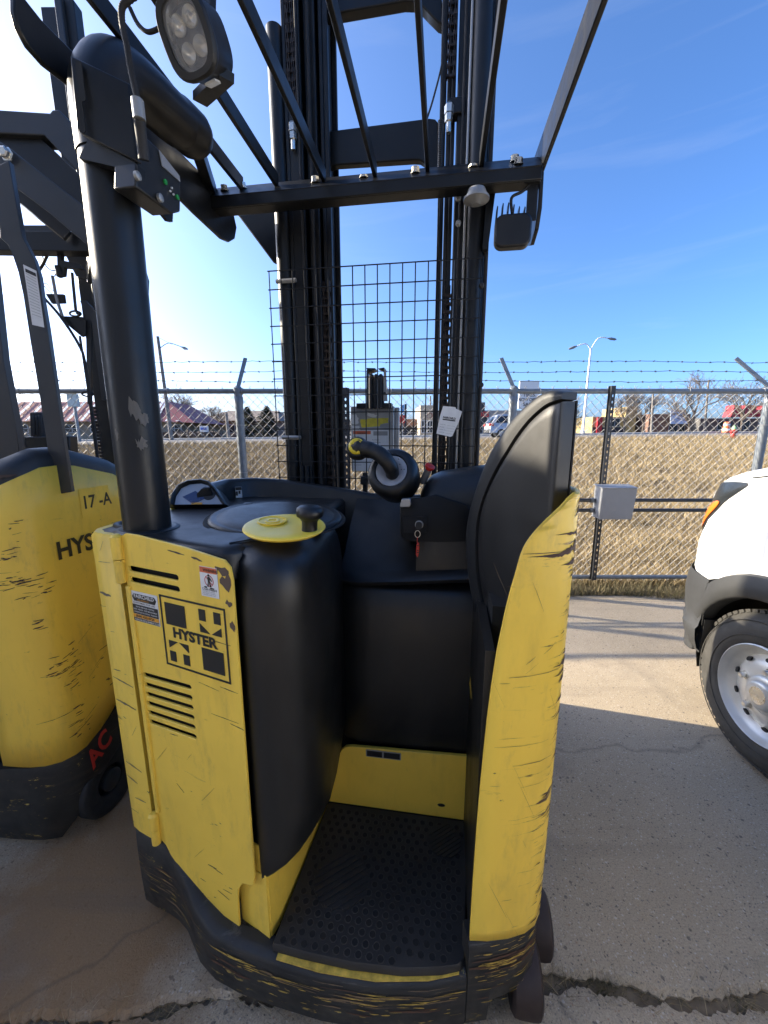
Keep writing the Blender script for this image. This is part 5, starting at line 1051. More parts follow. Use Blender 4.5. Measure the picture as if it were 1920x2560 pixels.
# bumper, lip, arch flare
def bz(y): return .72 - .0*y
bys = [1.80,1.86,1.92,1.98,2.04,2.10,2.16,2.21,2.25,2.275]
rows = []
for f, out in ((0,.012),(.12,.022),(.3,.026),(.5,.020),(.62,.030),(.66,.042),(.80,.040),(.93,.030),(1.0,.0)):
    row = []
    for y in bys:
        z = .735 + (.345-.735)*f; yb = y - .03*max(0, f-.66)*3*(1 if y > 1.9 else 0) - .04*(f > .6)*(y > 1.95); x = plan(y, 0)
        row.append(Vector((x - out + .05*max(0, f-.7), yb + out*1.2*np.clip((y-1.9)/.3, 0, 1), z)))
    l = row[-1]; row += [Vector((l.x+.12, l.y+.04, l.z)), Vector((l.x+.5, l.y+.07, l.z)), Vector((l.x+1.2, l.y+.07, l.z))]; rows.append(row)
mb = MB(); mb.loft(rows, closed=False); bmp = mb.build('bumper', M['trim'], V, 45)
mb = MB(); mb.tube([(plan(1.80,0)-.012, 1.797, z) for z in (.73,.6,.5)], .004, 5); mb.build('bumper_seam', M['void'], bmp)
rings = []
for k in range(25):
    a = R(-6 + 190*k/24); cyv, cz = WY, .385
    def P_(r, dx): y = cyv + r*math.cos(a); return Vector((plan(y, 0) - dx if y < 1.8 else plan(1.8, 0) + .3*(y-1.8) - dx, y, cz + r*math.sin(a)*(1.0)))
    rings.append([P_(.365,-.05), P_(.365,.016), P_(.375,.026), P_(.42,.028), P_(.462,.018), P_(.470,-.004)])
mb = MB(); mb.loft(rings); mb.build('arch_flare', M['trim'], V, 50)
mb = MB(); rings = []
for k in range(21):
    a = R(-20 + 220*k/20); rings.append([Vector((x, WY+.375*math.cos(a), .385+.375*math.sin(a))) for x in (1.60, 2.15)])
mb.loft(rings, closed=False); mb.box((2.1,.9,.05),(2.15,2.1,.9)); mb.build('wheel_housing', M['void'], V)
mb = MB(); mb.prism([(plan(1.78,0)-.005,1.83,.36),(plan(1.78,0)-.005,1.83,.53),(plan(1.78,0)-.005,1.79,.53),(plan(1.78,0)+.0,1.80,.35)], (.25,0,0)); mb.build('splash_flap', M['trim'], V)
mb = MB(); mb.box((1.62,-1.2,.35),(3.4,.9,1.40)); mb.box((1.75,.9,.80),(3.4,2.0,1.10)); mb.box((1.95,1.9,.4),(3.4,2.2,.85)); mb.build('body_core', M['void'], V)
# wheel
ax = Vector((1,0,0)); cw = Vector((WX-.005, WY, WR))
mb = MB(); mb.lathe(cw, ax, [(.205,.012),(.215,.0),(.235,-.006),(.270,-.010),(.300,-.004),(.322,.012),(.333,.030),(.345,.042),(.345,.20),(.325,.225),(.22,.235),(.205,.22)], 64, False); ty = mb.build('tyre', M['tyre'], V, 60)
mb = MB()
for r in (.245,.308): mb.lathe(cw, ax, [(r,-.004 if r > .3 else -.008),(r+.001,-.0065 if r > .3 else -.0105),(r+.004,-.0065 if r > .3 else -.0105),(r+.005,-.004)], 64, False)
mb.build('sidewall_rib', M['tyre'], ty, 60, kind='stuff')
tm = MB()
for k in range(64):
    a0, a1 = 2*math.pi*k/64, 2*math.pi*(k+.68)/64
    for x0, x1, s in ((.032,.075,.0),(.085,.118,.02),(.128,.165,-.01)):
        tm.loft([[cw + Vector((x0, r*math.cos(a0+s), r*math.sin(a0+s))) for r in (.340,.3535)] + [cw + Vector((x0, r*math.cos(a1+s), r*math.sin(a1+s))) for r in (.3535,.340)], [cw + Vector((x1, r*math.cos(a0+s+.03), r*math.sin(a0+s+.03))) for r in (.340,.3535)] + [cw + Vector((x1, r*math.cos(a1+s+.03), r*math.sin(a1+s+.03))) for r in (.3535,.340)]])
tm.build('tread_block', M['tyre'], ty, 0, kind='stuff')
mb = MB(); mb.lathe(cw, ax, [(.207,.012),(.210,-.002),(.205,-.006),(.199,.002),(.196,.018),(.185,.030),(.172,.042),(.165,.052),(.158,.048),(.145,.034),(.12,.022),(.085,.020),(.0,.024)], 64, False); rm = mb.build('rim', M['rimsteel'], V, 50)
for k in range(10):
    a = 2*math.pi*(k+.3)/10; WPl = Plane(cw + Vector((.0, .152*math.cos(a), .152*math.sin(a))), (0,-1,0)); mb = MB()
    d = Vector((0, math.cos(a), math.sin(a))); tt = Vector((0, -math.sin(a), math.cos(a))); c = cw + d*.150 + Vector((.033,0,0))
    mb.prism([c + d*.009*math.cos(R(36*q)) + tt*.014*math.sin(R(36*q)) + Vector((.35*.009*math.cos(R(36*q)),0,0)) for q in range(10)], (.01,0,0)); mb.v = [(x-.008, y, z) for x, y, z in mb.v]; mb.build('vent_hole', M['void'], rm, 0)
for k in range(5):
    a = 2*math.pi*(k+.25)/5; d = Vector((0, math.cos(a), math.sin(a)))
    mb = MB(); mb.lathe(cw + d*.105 + Vector((.020,0,0)), -ax, [(.018,0),(.017,.004),(.0125,.005),(.0125,.018),(.010,.022),(0,.023)], 8); mb.build('lug_nut', M['chrome'], rm, 20)
mb = MB(); mb.lathe(cw + Vector((.022,0,0)), -ax, [(.082,0),(.080,.010),(.070,.016),(.062,.017),(.058,.030),(.050,.036),(.030,.034),(0,.034)], 36); cap = mb.build('hub_cap', M['rimsteel'], rm, 50)
EPl = Plane(cw + Vector((-.0135,0,0)), (0,-1,0)); mb = MB(); mb.lathe(cw + Vector((-.0125,0,0)), -ax, [(.036,0),(.036,.002),(.032,.002),(.032,.001)], 30); mb.build('emblem_ring', M['chrome'], cap)
lettering('Ford', .030, M['chrome'], EPl, 0, -.009, .0005, .01, 'emblem_lettering', cap, 1.0, .3, 'CENTER', .0008)
TYP = Plane(cw + Vector((-.011,0,0)), (0,-1,0))
for s, a0, r_, sz in (('TRANSFORCE', 205, .268, .026), ('HT', 165, .268, .022), ('235/65R16C', 120, .268, .020)):
    for i, ch in enumerate(s):
        a = R(a0 + i*(sz*48/.268*.95)); c_ = TYP.p(-(r_*math.cos(a)), r_*math.sin(a)); TP2 = Plane(c_, (0,-1,0)); rr = Vector((0, -math.sin(a)*0, 0))
        rad = Vector((0, math.cos(a), math.sin(a))); tang = Vector((0, math.sin(a), -math.cos(a)))
        TP2.r = -tang if False else Vector((0, math.sin(a), -math.cos(a))); TP2.u = rad; TP2.n = Vector((-1,0,0))
        TP2.r = TP2.u.cross(TP2.n)
        lettering(ch, sz, M['rubber'], TP2, -.008, -.010, .0012, .02, 'tyre_lettering', ty, 1.0, 0, 'LEFT')

# ---------------------------------------------------------------- second truck on the left
N_ = thing('reach_truck', 'second yellow reach truck on the left, marked 17-A on its flank', 'forklift', (-1.6, 1.9, 0))
NS = Vector((math.sin(R(8.5)), math.cos(R(8.5)), 0)); NR_ = Vector((NS.y, -NS.x, 0))      # forward and right of that truck
N0 = Vector((-1.055, 1.165, 0))                                                          # where its tail corner turns into the flank
def nq(s, r, z): return N0 + NS*s + NR_*r + Vector((0,0,z))                              # s forward along the flank, r outwards
ncp = [(-.062,-.215),(-.060,-.160),(-.056,-.115),(-.046,-.070),(-.024,-.030),(.006,-.008),(.040,-.001),(.10,0),(.15,0),(.3,0),(.5,0),(.75,0)]
def arch(s, r):      # height of the yellow sheet along its plan
    d = (s + r*.5); return float(np.interp(d, [-.17,-.13,-.09,-.03,.04,.12,.20,.30,.40,.50,.62,.75], [1.225,1.245,1.262,1.295,1.322,1.325,1.310,1.278,1.230,1.165,1.06,.95]))
def nlow(s, r): d = s + r*.5; return float(np.interp(d, [-.17,-.05,.06,.13,.30,.5], [.33,.335,.345,.375,.50,.60]))
rings = []
for f in np.linspace(0, 1, 9): rings.append([nq(s, r, nlow(s, r) + (arch(s, r)-nlow(s, r))*f) for s, r in ncp])
mb = MB(); mb.loft(rings, closed=False); npan = mb.build('column_panel', M['yellow_other'], N_, 60); q = npan.modifiers.new('sheet', 'SOLIDIFY'); q.thickness = .006; q.offset = 0
rings = []
for s, r in ncp:
    z = arch(s, r); rings.append([nq(s+.01, r-.035, z-.02), nq(s, r-.004, z-.002), nq(s+.003, r-.006, z+.026), nq(s+.01, r-.02, z+.048), nq(s+.02, r-.06, z+.056), nq(s+.02, r-.06, z-.02)])
mb = MB(); mb.loft(rings); mb.build('cushion_rim', M['pad'], N_, 60)
mb = MB(); rings = []
nsk = [(-.075,-.60),(-.085,-.40),(-.075,-.22),(-.070,-.165),(-.063,-.115),(-.045,-.062),(-.012,-.024),(.035,-.002),(.09,.010),(.15,.012),(.3,.012),(.55,.012)]
for s, r in nsk:
    d = s + r*.5; zt_ = nlow(s, r) - .004 if d > -.16 else .32
    zb_ = float(np.interp(d, [-.5,-.06,-.03,-.005,.05,.12,.3], [.035,.035,.07,.165,.185,.215,.30]))
    rings.append([nq(s+.006, r-.006, zb_), nq(s, r, zb_+.02), nq(s, r, zt_-.02), nq(s+.004, r-.004, zt_), nq(s+.03, r-.03, zt_), nq(s+.03, r-.03, zb_)])
mb.loft(rings); nsk_ = mb.build('bumper_skirt', M['skirt'], N_, 50)
NPl = Plane(nq(0,.0135,0), NS); 
def npl(s, z): return (s, z)
c = MB(); NPl.poly(c, [(.155,.335),(.175,.352),(.20,.45),(.185,.455),(.17,.395),(.158,.385)], 0, .0005)
NP2 = Plane(nq(.040,.0135,.250), NS*math.cos(R(28)) + Vector((0,0,1))*math.sin(R(28))); NP2.n = NR_; NP2.u = NP2.n.cross(NP2.r)
lettering('AC', .100, M['red_print'], NP2, 0.0, 0.0, .0006, .03, 'red_lettering', nsk_, .75, .2)
NF = Plane(nq(0,.0042,0), NS)
lettering('HYSTER', .080, M['black_print'], NF, .044, 1.027, .0008, .03, 'maker_lettering', npan, .95)
flat('number_patch', M['paper_yellow'] if False else M['yellow_other'], NF, [rc(.152,1.140,.272,1.240)], npan, .0002, .0006)
lettering('17 -A', .062, M['black_print'], NF, .157, 1.171, .0009, .02, 'unit_number', npan, .86)
g = random.Random(21)
cl_ = [0]
for i in range(1, len(ncp)): cl_.append(cl_[-1] + (Vector(ncp[i])-Vector(ncp[i-1])).length)
def ncurve(u, z, out):
    i = max(k for k in range(len(cl_)-1) if cl_[k] <= u); f = (u-cl_[i])/(cl_[i+1]-cl_[i]); p = Vector(ncp[i]).lerp(Vector(ncp[i+1]), f); t_ = (Vector(ncp[i+1])-Vector(ncp[i])).normalized(); nn = Vector((-t_.y, t_.x)); nn = -nn if nn.y < 0 and nn.x > 0 else nn
    if nn.dot(Vector((-.6,.8))) < 0: nn = -nn
    return nq(p.x + nn.x*out, p.y + nn.y*out, z)
def curve_scuffs(spec, name, m, seed):
    q = random.Random(seed); mb = MB()
    for u, z, L, h, sl in spec:
        n = max(4, int(L/.007)); up = []; dn = []
        for i in range(n+1):
            t = i/n; e = math.sin(math.pi*min(max(t,.06),.94))**.6; uu = min(max(u + L*(t-.5), .002), cl_[-1]-.01); zz = z + sl*L*(t-.5)
            up.append((uu, zz + h*.5*e*q.uniform(.2,1.25))); dn.append((uu, zz - h*.5*e*q.uniform(.2,1.25)))
        for i in range(n): mb.add([ncurve(*up[i],.0042), ncurve(*up[i+1],.0042), ncurve(*dn[i+1],.0042), ncurve(*dn[i],.0042)], [(0,1,2,3)])
    return mb.build(name, m, npan, 0, kind='stuff')
sp_ = []
for uc, zc_, su, sz_, n in ((.17,1.13,.02,.04,7),(.17,.985,.045,.022,26),(.20,.93,.03,.03,9),(.21,.84,.02,.02,5),(.24,.665,.045,.035,34),(.25,.60,.02,.02,6),(.255,.47,.02,.035,10),(.26,.41,.03,.02,6),(.15,1.06,.03,.03,8)):
    for _ in range(n): sp_.append((g.gauss(uc, su*.7), g.gauss(zc_, sz_*.6), g.uniform(.006,.035), g.uniform(.0012,.006), g.uniform(-.1,.35)))
sp_ += [(.21,.50,.13,.0022,.10), (.26,.425,.08,.003,.35), (.30,.455,.06,.002,.5), (.08,1.045,.09,.0014,.03), (.08,1.03,.10,.0014,.0), (.10,1.01,.11,.0014,.06), (.09,.955,.13,.0015,.1), (.32,.74,.06,.0015,.6), (.34,.60,.06,.0014,.6), (.36,.62,.06,.0014,.6), (.17,1.30,.07,.012,.12)]
curve_scuffs(sp_, 'paint_chips', plain('dark_scrape', (.055,.035,.028), .7), 9)
scuffs(Plane(nq(.0,.004,0), NS), [(g.uniform(.12,.30), g.uniform(.45,1.0), g.uniform(.01,.05), g.uniform(.001,.006), g.uniform(-.1,.2)) for _ in range(14)], 'paint_chips', plain('dark_primer', (.06,.035,.03), .7), npan, 3)
# inboard block and tail cover, solid to shade the yard
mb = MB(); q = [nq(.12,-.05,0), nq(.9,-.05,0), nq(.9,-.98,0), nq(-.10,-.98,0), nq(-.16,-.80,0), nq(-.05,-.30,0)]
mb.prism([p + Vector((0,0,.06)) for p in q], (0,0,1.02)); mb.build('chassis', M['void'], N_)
mb = MB(); q = [nq(.0,-1.10,0), nq(-.16,-1.05,0), nq(-.20,-.80,0), nq(-.16,-.62,0), nq(.1,-.60,0), nq(.5,-.60,0), nq(.5,-1.10,0)]
mb.prism([p + Vector((0,0,.05)) for p in q], (0,0,1.13)); mb.build('tail_cover', M['yellow_other'], N_, bevel=.01)
mb = MB(); mb.lathe(nq(.120,-.060,.126), NR_, [(.05,0),(.10,0),(.118,.008),(.125,.02),(.125,.05),(.118,.058),(.10,.062),(.062,.056),(.055,.05),(.055,.02)], 36); nw = mb.build('load_wheel', M['rubber'], N_, 50)
mb = MB(); mb.lathe(nq(.120,-.060,.126), NR_, [(.040,.03),(.040,.058),(.034,.062),(0,.063)], 24); mb.build('hub', M['steel_grey'], nw)
# bent flat posts of its guard
nb = lambda px, py, Y: at(px, py, Y)
def strip(left, right, Y, th, name, m='steel_grey'):
    mb = MB(); rings = [[nb(*l, Y), nb(*r, Y), nb(*r, Y)+Vector((-.004,th,0)), nb(*l, Y)+Vector((0,th,0))] for l, r in zip(left, right)]; mb.loft(rings); return mb.build(name, M[m], N_, 40, bevel=.002)
YP = 1.255
pst = strip([(136,1237),(118,1120),(100,1000),(75,850),(58,740),(45,680),(30,635),(18,610),(0,595),(-12,470),(-20,420)], [(179,1230),(160,1110),(142,985),(118,820),(105,745),(98,690),(85,648),(68,615),(55,590),(30,450),(22,400)], YP, .02, 'guard_post')
LPn = Plane(at(58,662,YP-.002), at(92,676,YP-.002)-at(58,662,YP-.002)); 
mb = MB(); mb.prism([at(58,661,YP-.001), at(91,677,YP-.001), at(111,819,YP-.001), at(81,812,YP-.001)], (0,-.0005,0)); sk_ = mb.build('capacity_label', M['white_print'], pst, 0)
for i in range(14):
    f0 = .14 + .052*i; 
    l0 = at(58+23*f0+3, 661+151*f0, YP-.002); r0 = at(91+20*f0-4, 677+142*f0, YP-.002); d = Vector((0,0,-.0012)); mb = MB(); mb.prism([l0, r0, r0+d, l0+d], (0,-.0003,0)); mb.build('label_rule', M['grey_print'], sk_, 0)
mb = MB(); mb.prism([at(63,671,YP-.002), at(89,683,YP-.002), at(91,692,YP-.002), at(64,680,YP-.002)], (0,-.0003,0)); mb.build('label_heading', M['black_print'], sk_, 0)
strip([(-20,1160),(-10,1000),(-40,800),(-60,600)], [(52,1160),(38,1060),(8,900),(-30,560)], 1.35, .03, 'guard_post')
# overhead guard frame of the left truck
def nbar(p, q, w, h, name, m='steel_grey'): mb = MB(); mb.bar(p, q, w, h); return mb.build(name, M[m], N_, 30, bevel=.002)
mb = MB(); mb.prism([at(*c_, 1.45) for c_ in ((-40,330),(18,365),(100,430),(180,492),(240,540),(240,625),(215,610),(120,530),(0,440),(-40,400))], (0,.02,0)); mb.build('guard_side_bar', M['steel_grey'], N_, bevel=.003)
mb = MB(); mb.prism([at(*c_, 1.62) for c_ in ((-40,272),(0,274),(124,282),(130,274),(146,273),(215,345),(240,470),(205,440),(110,338),(0,333),(-40,330))], (0,.08,0)); mb.build('guard_top_plate', M['steel_grey'], N_, bevel=.004)
mb = MB(); mb.prism([at(*c_, 1.64) for c_ in ((-30,340),(100,345),(200,440),(240,480),(240,560),(60,440))], (0,.05,0)); mb.build('guard_roof', M['steel_black'], N_)
nbar(at(-30,425,1.75), at(170,590,1.85), .03, .045, 'guard_bar'); nbar(at(-60,608,1.9), at(260,612,1.9), .06, .075, 'guard_front_beam', 'steel_black')
mb = MB(); mb.prism([at(*c_, 1.93) for c_ in ((55,563),(140,563),(140,590),(52,590))], (0,.02,0)); mb.build('beam_plate', M['steel_grey'], N_)
mb = MB(); mb.lathe(at(18,386,1.44), (0,-1,0), [(.021,0),(.021,.003),(.016,.004),(.016,.016),(.012,.019),(0,.019)], 6); mb.build('bolt', M['chrome'], N_, 20)
# its mast and gusset
mb = MB(); mb.prism([at(*c_, 2.0) for c_ in ((150,628),(240,640),(260,760),(225,700),(190,690),(165,640))], (0,.02,0)); mb.build('mast_gusset', M['steel_grey'], N_)
for (xa, xb), Y, m in (((193,226),2.05,'mast'),((222,236),2.0,'steel_grey'),((240,262),2.02,'mast')):
    mb = MB(); b0, b1 = at(xa+68,1190,Y), at(xb+68,1190,Y); t0, t1 = at(xa,700,Y), at(xb,700,Y); mb.prism([Vector((b0.x,Y,.1)), Vector((b1.x,Y,.1)), Vector((b1.x,Y,3.2)), Vector((b0.x,Y,3.2))], (0,.05,0)); mb.build('mast_rail', M[m], N_, bevel=.003)
mb = MB(); mb.prism([at(*c_, 1.98) for c_ in ((200,752),(212,750),(250,790),(262,1000),(254,1000),(228,800),(226,1010),(218,1010),(214,790))], (0,.015,0)); mb.build('mast_cover', M['steel_grey'], N_)
mb = MB(); mb.prism([at(*c_, 1.96) for c_ in ((152,790),(205,792),(214,800),(214,838),(205,842),(160,805))], (0,.01,0)); mb.build('hook_bracket', M['steel_black'], N_)
for c_, Y in (((195,784),1.95),((225,985),1.95)):
    p = at(*c_, Y); mb = MB(); mb.tube([p + Vector((.026*math.cos(R(20*k))-.012, 0, .011*math.sin(R(20*k)))) for k in range(19)], .004, 6); mb.lathe(p + Vector((.006,-.004,0)), (0,-1,0), [(.008,0),(.008,.008),(0,.008)], 10); mb.build('anchor_loop', M['rubber'], N_, 60)
for pts, r in (([(124,625),(108,660),(95,680)], .006), ([(104,738),(150,790),(195,858),(212,905),(232,1040),(246,1160)], .006), ([(180,682),(190,780)], .006), ([(200,840),(222,990),(236,1100),(244,1160)], .0045)):
    mb = MB(); mb.tube(spline([at(*c_, 1.94) for c_ in pts]), r, 8); mb.build('hose', M['rubber'], N_, 60)
mb = MB(); p0, p1 = at(238,1020,1.97), at(258,1180,1.97); k = 0
for f in np.linspace(0, 1, 20): p = p0.lerp(p1, f); mb.box((p.x-.010, p.y-.006, p.z-.008), (p.x+.010, p.y+.006, p.z+.006)) if k % 2 else mb.box((p.x-.005, p.y-.006, p.z-.008), (p.x+.005, p.y+.006, p.z+.006)); k += 1
mb.build('lift_chain', M['chain'], N_, 0, kind='stuff')
mb = MB(); mb.prism([at(*c_, 1.90) for c_ in ((142,626),(152,628),(152,650),(200,660),(205,672),(160,668),(158,688),(148,690),(143,660))], (0,.02,0)); mb.build('lamp_bracket', M['steel_black'], N_)
mb = MB(); mb.lathe(at(150,690,1.9), (.1,0,-1), [(.012,-.04),(.014,0),(.008,.006)], 10); mb.build('lamp', M['rubber'], N_)
mb = MB(); mb.prism([at(*c_, 1.75) for c_ in ((72,1030),(98,1030),(104,1050),(108,1170),(86,1170),(75,1100))], (0,.04,0)); mb.build('control_tower', M['rubber'], N_, bevel=.008)
for x in (84, 92, 99): mb = MB(); mb.tube(spline([at(x,1040,1.74), at(x+2,1060,1.73), at(x+6,1165,1.73)]), .006, 8); mb.build('hose', M['rubber'], N_, 60)
mb = MB(); mb.prism([at(*c_, 1.72) for c_ in ((58,1092),(172,1090),(178,1170),(64,1170))], (0,.05,0)); mb.build('console', M['steel_black'], N_, bevel=.005)
mb = MB(); mb.prism([at(*c_, 1.5) for c_ in ((-30,1035),(14,1036),(28,1045),(45,1160),(-30,1160))], (0,.05,0)); mb.build('seat_back', M['pad'], N_, bevel=.01)
# mast tail seen to the right of the pole
mb = MB(); mb.prism([at(*c_, 2.3) for c_ in ((345,650),(360,672),(368,700),(367,730),(360,755),(345,740))], (0,.02,0)); mb.build('guard_end_plate', M['steel_grey'], N_)
nbar(at(352,690,2.31), at(235,612,1.93), .02, .05, 'guard_end_bar'); nbar(at(235,612,1.93), at(225,700,2.02), .03, .05, 'guard_mount')
sh1, sh2, sh3, sh4 = (at(*c_, 2.05) for c_ in ((-60,735),(188,740),(200,880),(-60,900)))
sht = thing('acrylic_sheet', 'clear acrylic sheet hung in the guard of the left truck', 'plastic sheet', tuple((sh1+sh3)/2))
mb = MB(); mb.prism([sh1, sh2, sh3, sh4], (0,.003,0)); mb.build('sheet', M['sheet'], sht, 0)
bc = at(143,749,2.035); BCP = Plane(bc, (1,0,0))
bcl = thing('binder_clip', 'black binder clip with wire loops holding the acrylic sheet and a pen', 'binder clip', tuple(bc))
mb = MB(); BCP.poly(mb, [(-.042,.022),(.042,.020),(.042,-.018),(-.020,-.020)], 0, .012); mb.build('clip_body', M['rubber'], bcl)
mb = MB(); mb.tube(spline([BCP.p(u, v, .006) for u, v in ((-.015,.02),(-.045,.055),(-.048,.065),(-.035,.068),(-.025,.055),(.005,.022))]), .0016, 6); mb.build('clip_loop', M['alu'], bcl, 60)
mb = MB(); mb.tube([BCP.p(0,.10,.008), BCP.p(.006,.02,.012), BCP.p(.012,-.02,.014), BCP.p(.022,-.075,.012)], .007, 8); mb.build('pen', M['silver_face'], bcl, 60)
mb = MB(); mb.tube(spline([BCP.p(u, v, .0) for u, v in ((.004,.10),(.015,.125),(-.01,.128),(-.035,.16),(-.04,.24))]), .0022, 6); mb.build('hanger_cord', M['rubber'], bcl, 60)

# ---------------------------------------------------------------- across the road
def gp_(px, Y, dz=0.0): p = at(px, 1087, Y); return Vector((p.x, Y, float(gz(p.x, Y)) + dz))
def bldg(name, label, px0, px1, Y, depth, py_top, m, cat='building'):
    a, b = gp_(px0, Y), gp_(px1, Y); h = at((px0+px1)/2, py_top, Y).z - min(a.z, b.z)
    o = thing(name, label, cat, ((a.x+b.x)/2, Y, min(a.z, b.z))); o['w'] = b.x-a.x
    mb = MB(); mb.box((a.x, Y, min(a.z,b.z)-.5), (b.x, Y+depth, min(a.z,b.z)+h)); mb.build('wall', m, o)
    return o, a.x, b.x, min(a.z, b.z), h
def win(o, x0, x1, z0, z1, Y, nx=1, nz=1, frame='silver_face', name='window'):
    f = MB(); t = .07; f.box((x0-t,Y-.06,z0-t),(x0,Y,z1+t)); f.box((x1,Y-.06,z0-t),(x1+t,Y,z1+t)); f.box((x0,Y-.06,z1),(x1,Y,z1+t)); f.box((x0,Y-.06,z0-t),(x1,Y,z0))
    for i in range(1, nx): x = x0 + (x1-x0)*i/nx; f.box((x-.04,Y-.055,z0),(x+.04,Y-.005,z1))
    for i in range(1, nz): z = z0 + (z1-z0)*i/nz; f.box((x0,Y-.05,z-.03),(x1,Y-.006,z+.03))
    w_ = f.build(name, M[frame], o, 0); g_ = MB(); g_.box((x0,Y-.03,z0),(x1,Y-.02,z1)); g_.build('pane', M['window'], w_, 0)
tan = plain('tan_render', (.24,.21,.16), .8); cream = plain('cream_render', (.44,.37,.27), .8); brick = plain('brown_brick', (.20,.12,.09), .85, var=.25, sc=2); greyw = plain('grey_block', (.27,.27,.27), .8); dark = plain('dark_cladding', (.035,.035,.04), .6); redroof = plain('red_roof', (.20,.045,.055), .6); yel = plain('yellow_facade', (.46,.34,.14), .7); roofb = plain('brown_shingle', (.16,.13,.11), .9); redc = plain('bright_red_canopy', (.42,.025,.035), .45); white = plain('white_sheet_metal', (.74,.75,.76), .5)
# striped-roof restaurant, in two visible pieces of one building
o, xa, xb, z, h = bldg('restaurant', 'restaurant with red roof striped white, low hedge in front, left beyond the road', 30, 455, 47, 14, 1052, tan)
zt = z + h; mb = MB()
x1 = xb + 2.2; mb.loft([[(xa-1,45.8,zt-.1),(xa-1,62,zt-.1),(xa-1,54,zt+2.3),(xa-1,49,zt+2.3)],[(xb-2.2,45.8,zt-.1),(xb-2.2,62,zt-.1),(xb-2.2,54,zt+2.3),(xb-2.2,49,zt+2.3)],[x1,0,0] and [(x1,45.8,zt-.25),(x1,62,zt-.25),(x1-.3,54,zt-.1),(x1-.3,49,zt-.1)]]); rf = mb.build('roof', redroof, o, 0)
nst = 12
for k in range(nst):
    x = xa + (xb-2.8-xa)*k/(nst-1); mb = MB(); mb.prism([(x-.16,45.72,zt-.02),(x+.16,45.72,zt-.02),(x+.16,48.95,zt+2.40),(x-.16,48.95,zt+2.40)], (0,.02,.04)); mb.build('roof_stripe', M['white_print'], rf, 0)
for k in range(3): x = xb-2.2+1.2*k; mb = MB(); mb.prism([(x-.14,45.72,zt-.08),(x+.14,45.72,zt-.08),(x-.15,48.9,zt+2.3-.9*k),(x-.4,48.9,zt+2.3-.9*k)], (0,.02,.05)); mb.build('roof_stripe', M['white_print'], rf, 0)
for k in range(7): x = xa + 1.2 + (xb-xa-2)*k/6; win(o, x-.8, x+.8, z+.9, zt-.5, 47, 2, 2)
hb_ = MB(); 
def bush(name, label, px0, px1, Y, py_top, m, n, cat='shrub', seed=1, group=None, dens=.20):
    a, b = gp_(px0, Y), gp_(px1, Y); h = at((px0+px1)/2, py_top, Y).z - a.z; g = np.random.default_rng(seed)
    o = thing(name, label, cat, ((a.x+b.x)/2, Y, a.z), 0, group); W = b.x-a.x
    P = g.uniform(-1, 1, (n, 3)); P = P/np.maximum(1, np.linalg.norm(P, axis=1, keepdims=True)); 
    mb = MB()
    for p in P:
        bump_ = 1 + .14*math.sin(p[0]*9+seed) + .1*math.sin(p[2]*11+p[0]*5)
        c = Vector(((a.x+b.x)/2 + p[0]*W/2*bump_, Y + p[1]*W*.25, a.z + h*(.52+.48*p[2]*bump_)))
        d1 = Vector(g.normal(0,1,3)).normalized()*dens*g.uniform(.5,1.3); d2 = d1.cross(Vector(g.normal(0,1,3))).normalized()*dens*g.uniform(.4,1.0); mb.add([c-d1, c+d2, c+d1, c-d2], [(0,1,2,3)])
    mb.build('foliage', m, o, 0)
    mb = MB(); mb.tube([(a.x+W/2,Y,a.z-.2),(a.x+W/2,Y,a.z+h*.6)], [W*.04,W*.02], 6); mb.build('stem', M['bark'], o)
    return o
bush('hedge', 'low brown winter hedge in front of the red-roofed restaurant', 395, 565, 42, 1078, M['hedge'], 900, 'hedge', 3, None, .16)
def conifer(label, px0, px1, Y, py_top, seed, n=1500):
    a, b = gp_(px0, Y), gp_(px1, Y); h = at((px0+px1)/2, py_top, Y).z - a.z; g = np.random.default_rng(seed); W = b.x-a.x; cx = (a.x+b.x)/2
    o = thing('evergreen_tree', label, 'tree', (cx, Y, a.z), 0, 'evergreen trees across the road'); mb = MB()
    for _ in range(n):
        f = g.uniform(.03, 1)**.9; lay = .85 + .15*math.sin(f*19 + g.uniform(0,1.2)); r = W/2*1.15*max(0, 1-f**2.2)**.75*lay*math.sqrt(g.uniform(.1, 1)); t = g.uniform(0, 2*math.pi)
        rr = r*(1 + .25*math.sin(3*t+seed)); c = Vector((cx + rr*math.cos(t), Y + rr*math.sin(t), a.z + h*f - .15*r)); s = h*.05
        d1 = Vector((math.cos(t), math.sin(t), g.uniform(-.5,.3)))*s*g.uniform(.8,1.9); d2 = Vector((-math.sin(t), math.cos(t), g.uniform(-.3,.3)))*s*g.uniform(.4,.8); mb.add([c-d1, c+d2, c+d1, c-d2], [(0,1,2,3)])
    mb.build('crown', M['leaf_dark'], o, 0); mb = MB(); mb.tube([(cx,Y,a.z-.2),(cx,Y,a.z+h*.9)], [h*.03,h*.005], 7); mb.build('trunk', M['bark'], o); return o
conifer('dense dark evergreen just left of the near mast, taller of the pair there', 640, 700, 50, 1016, 4)
conifer('dark evergreen beside the fence post, left of its taller neighbour', 596, 648, 52, 1017, 5)
conifer('dark rounded evergreen between the mast rails, beside the warning plate', 828, 872, 50, 1019, 6)
conifer('broad dark evergreen behind the striped roof restaurant, below the bare tree', 452, 530, 62, 1030, 7, 1200)
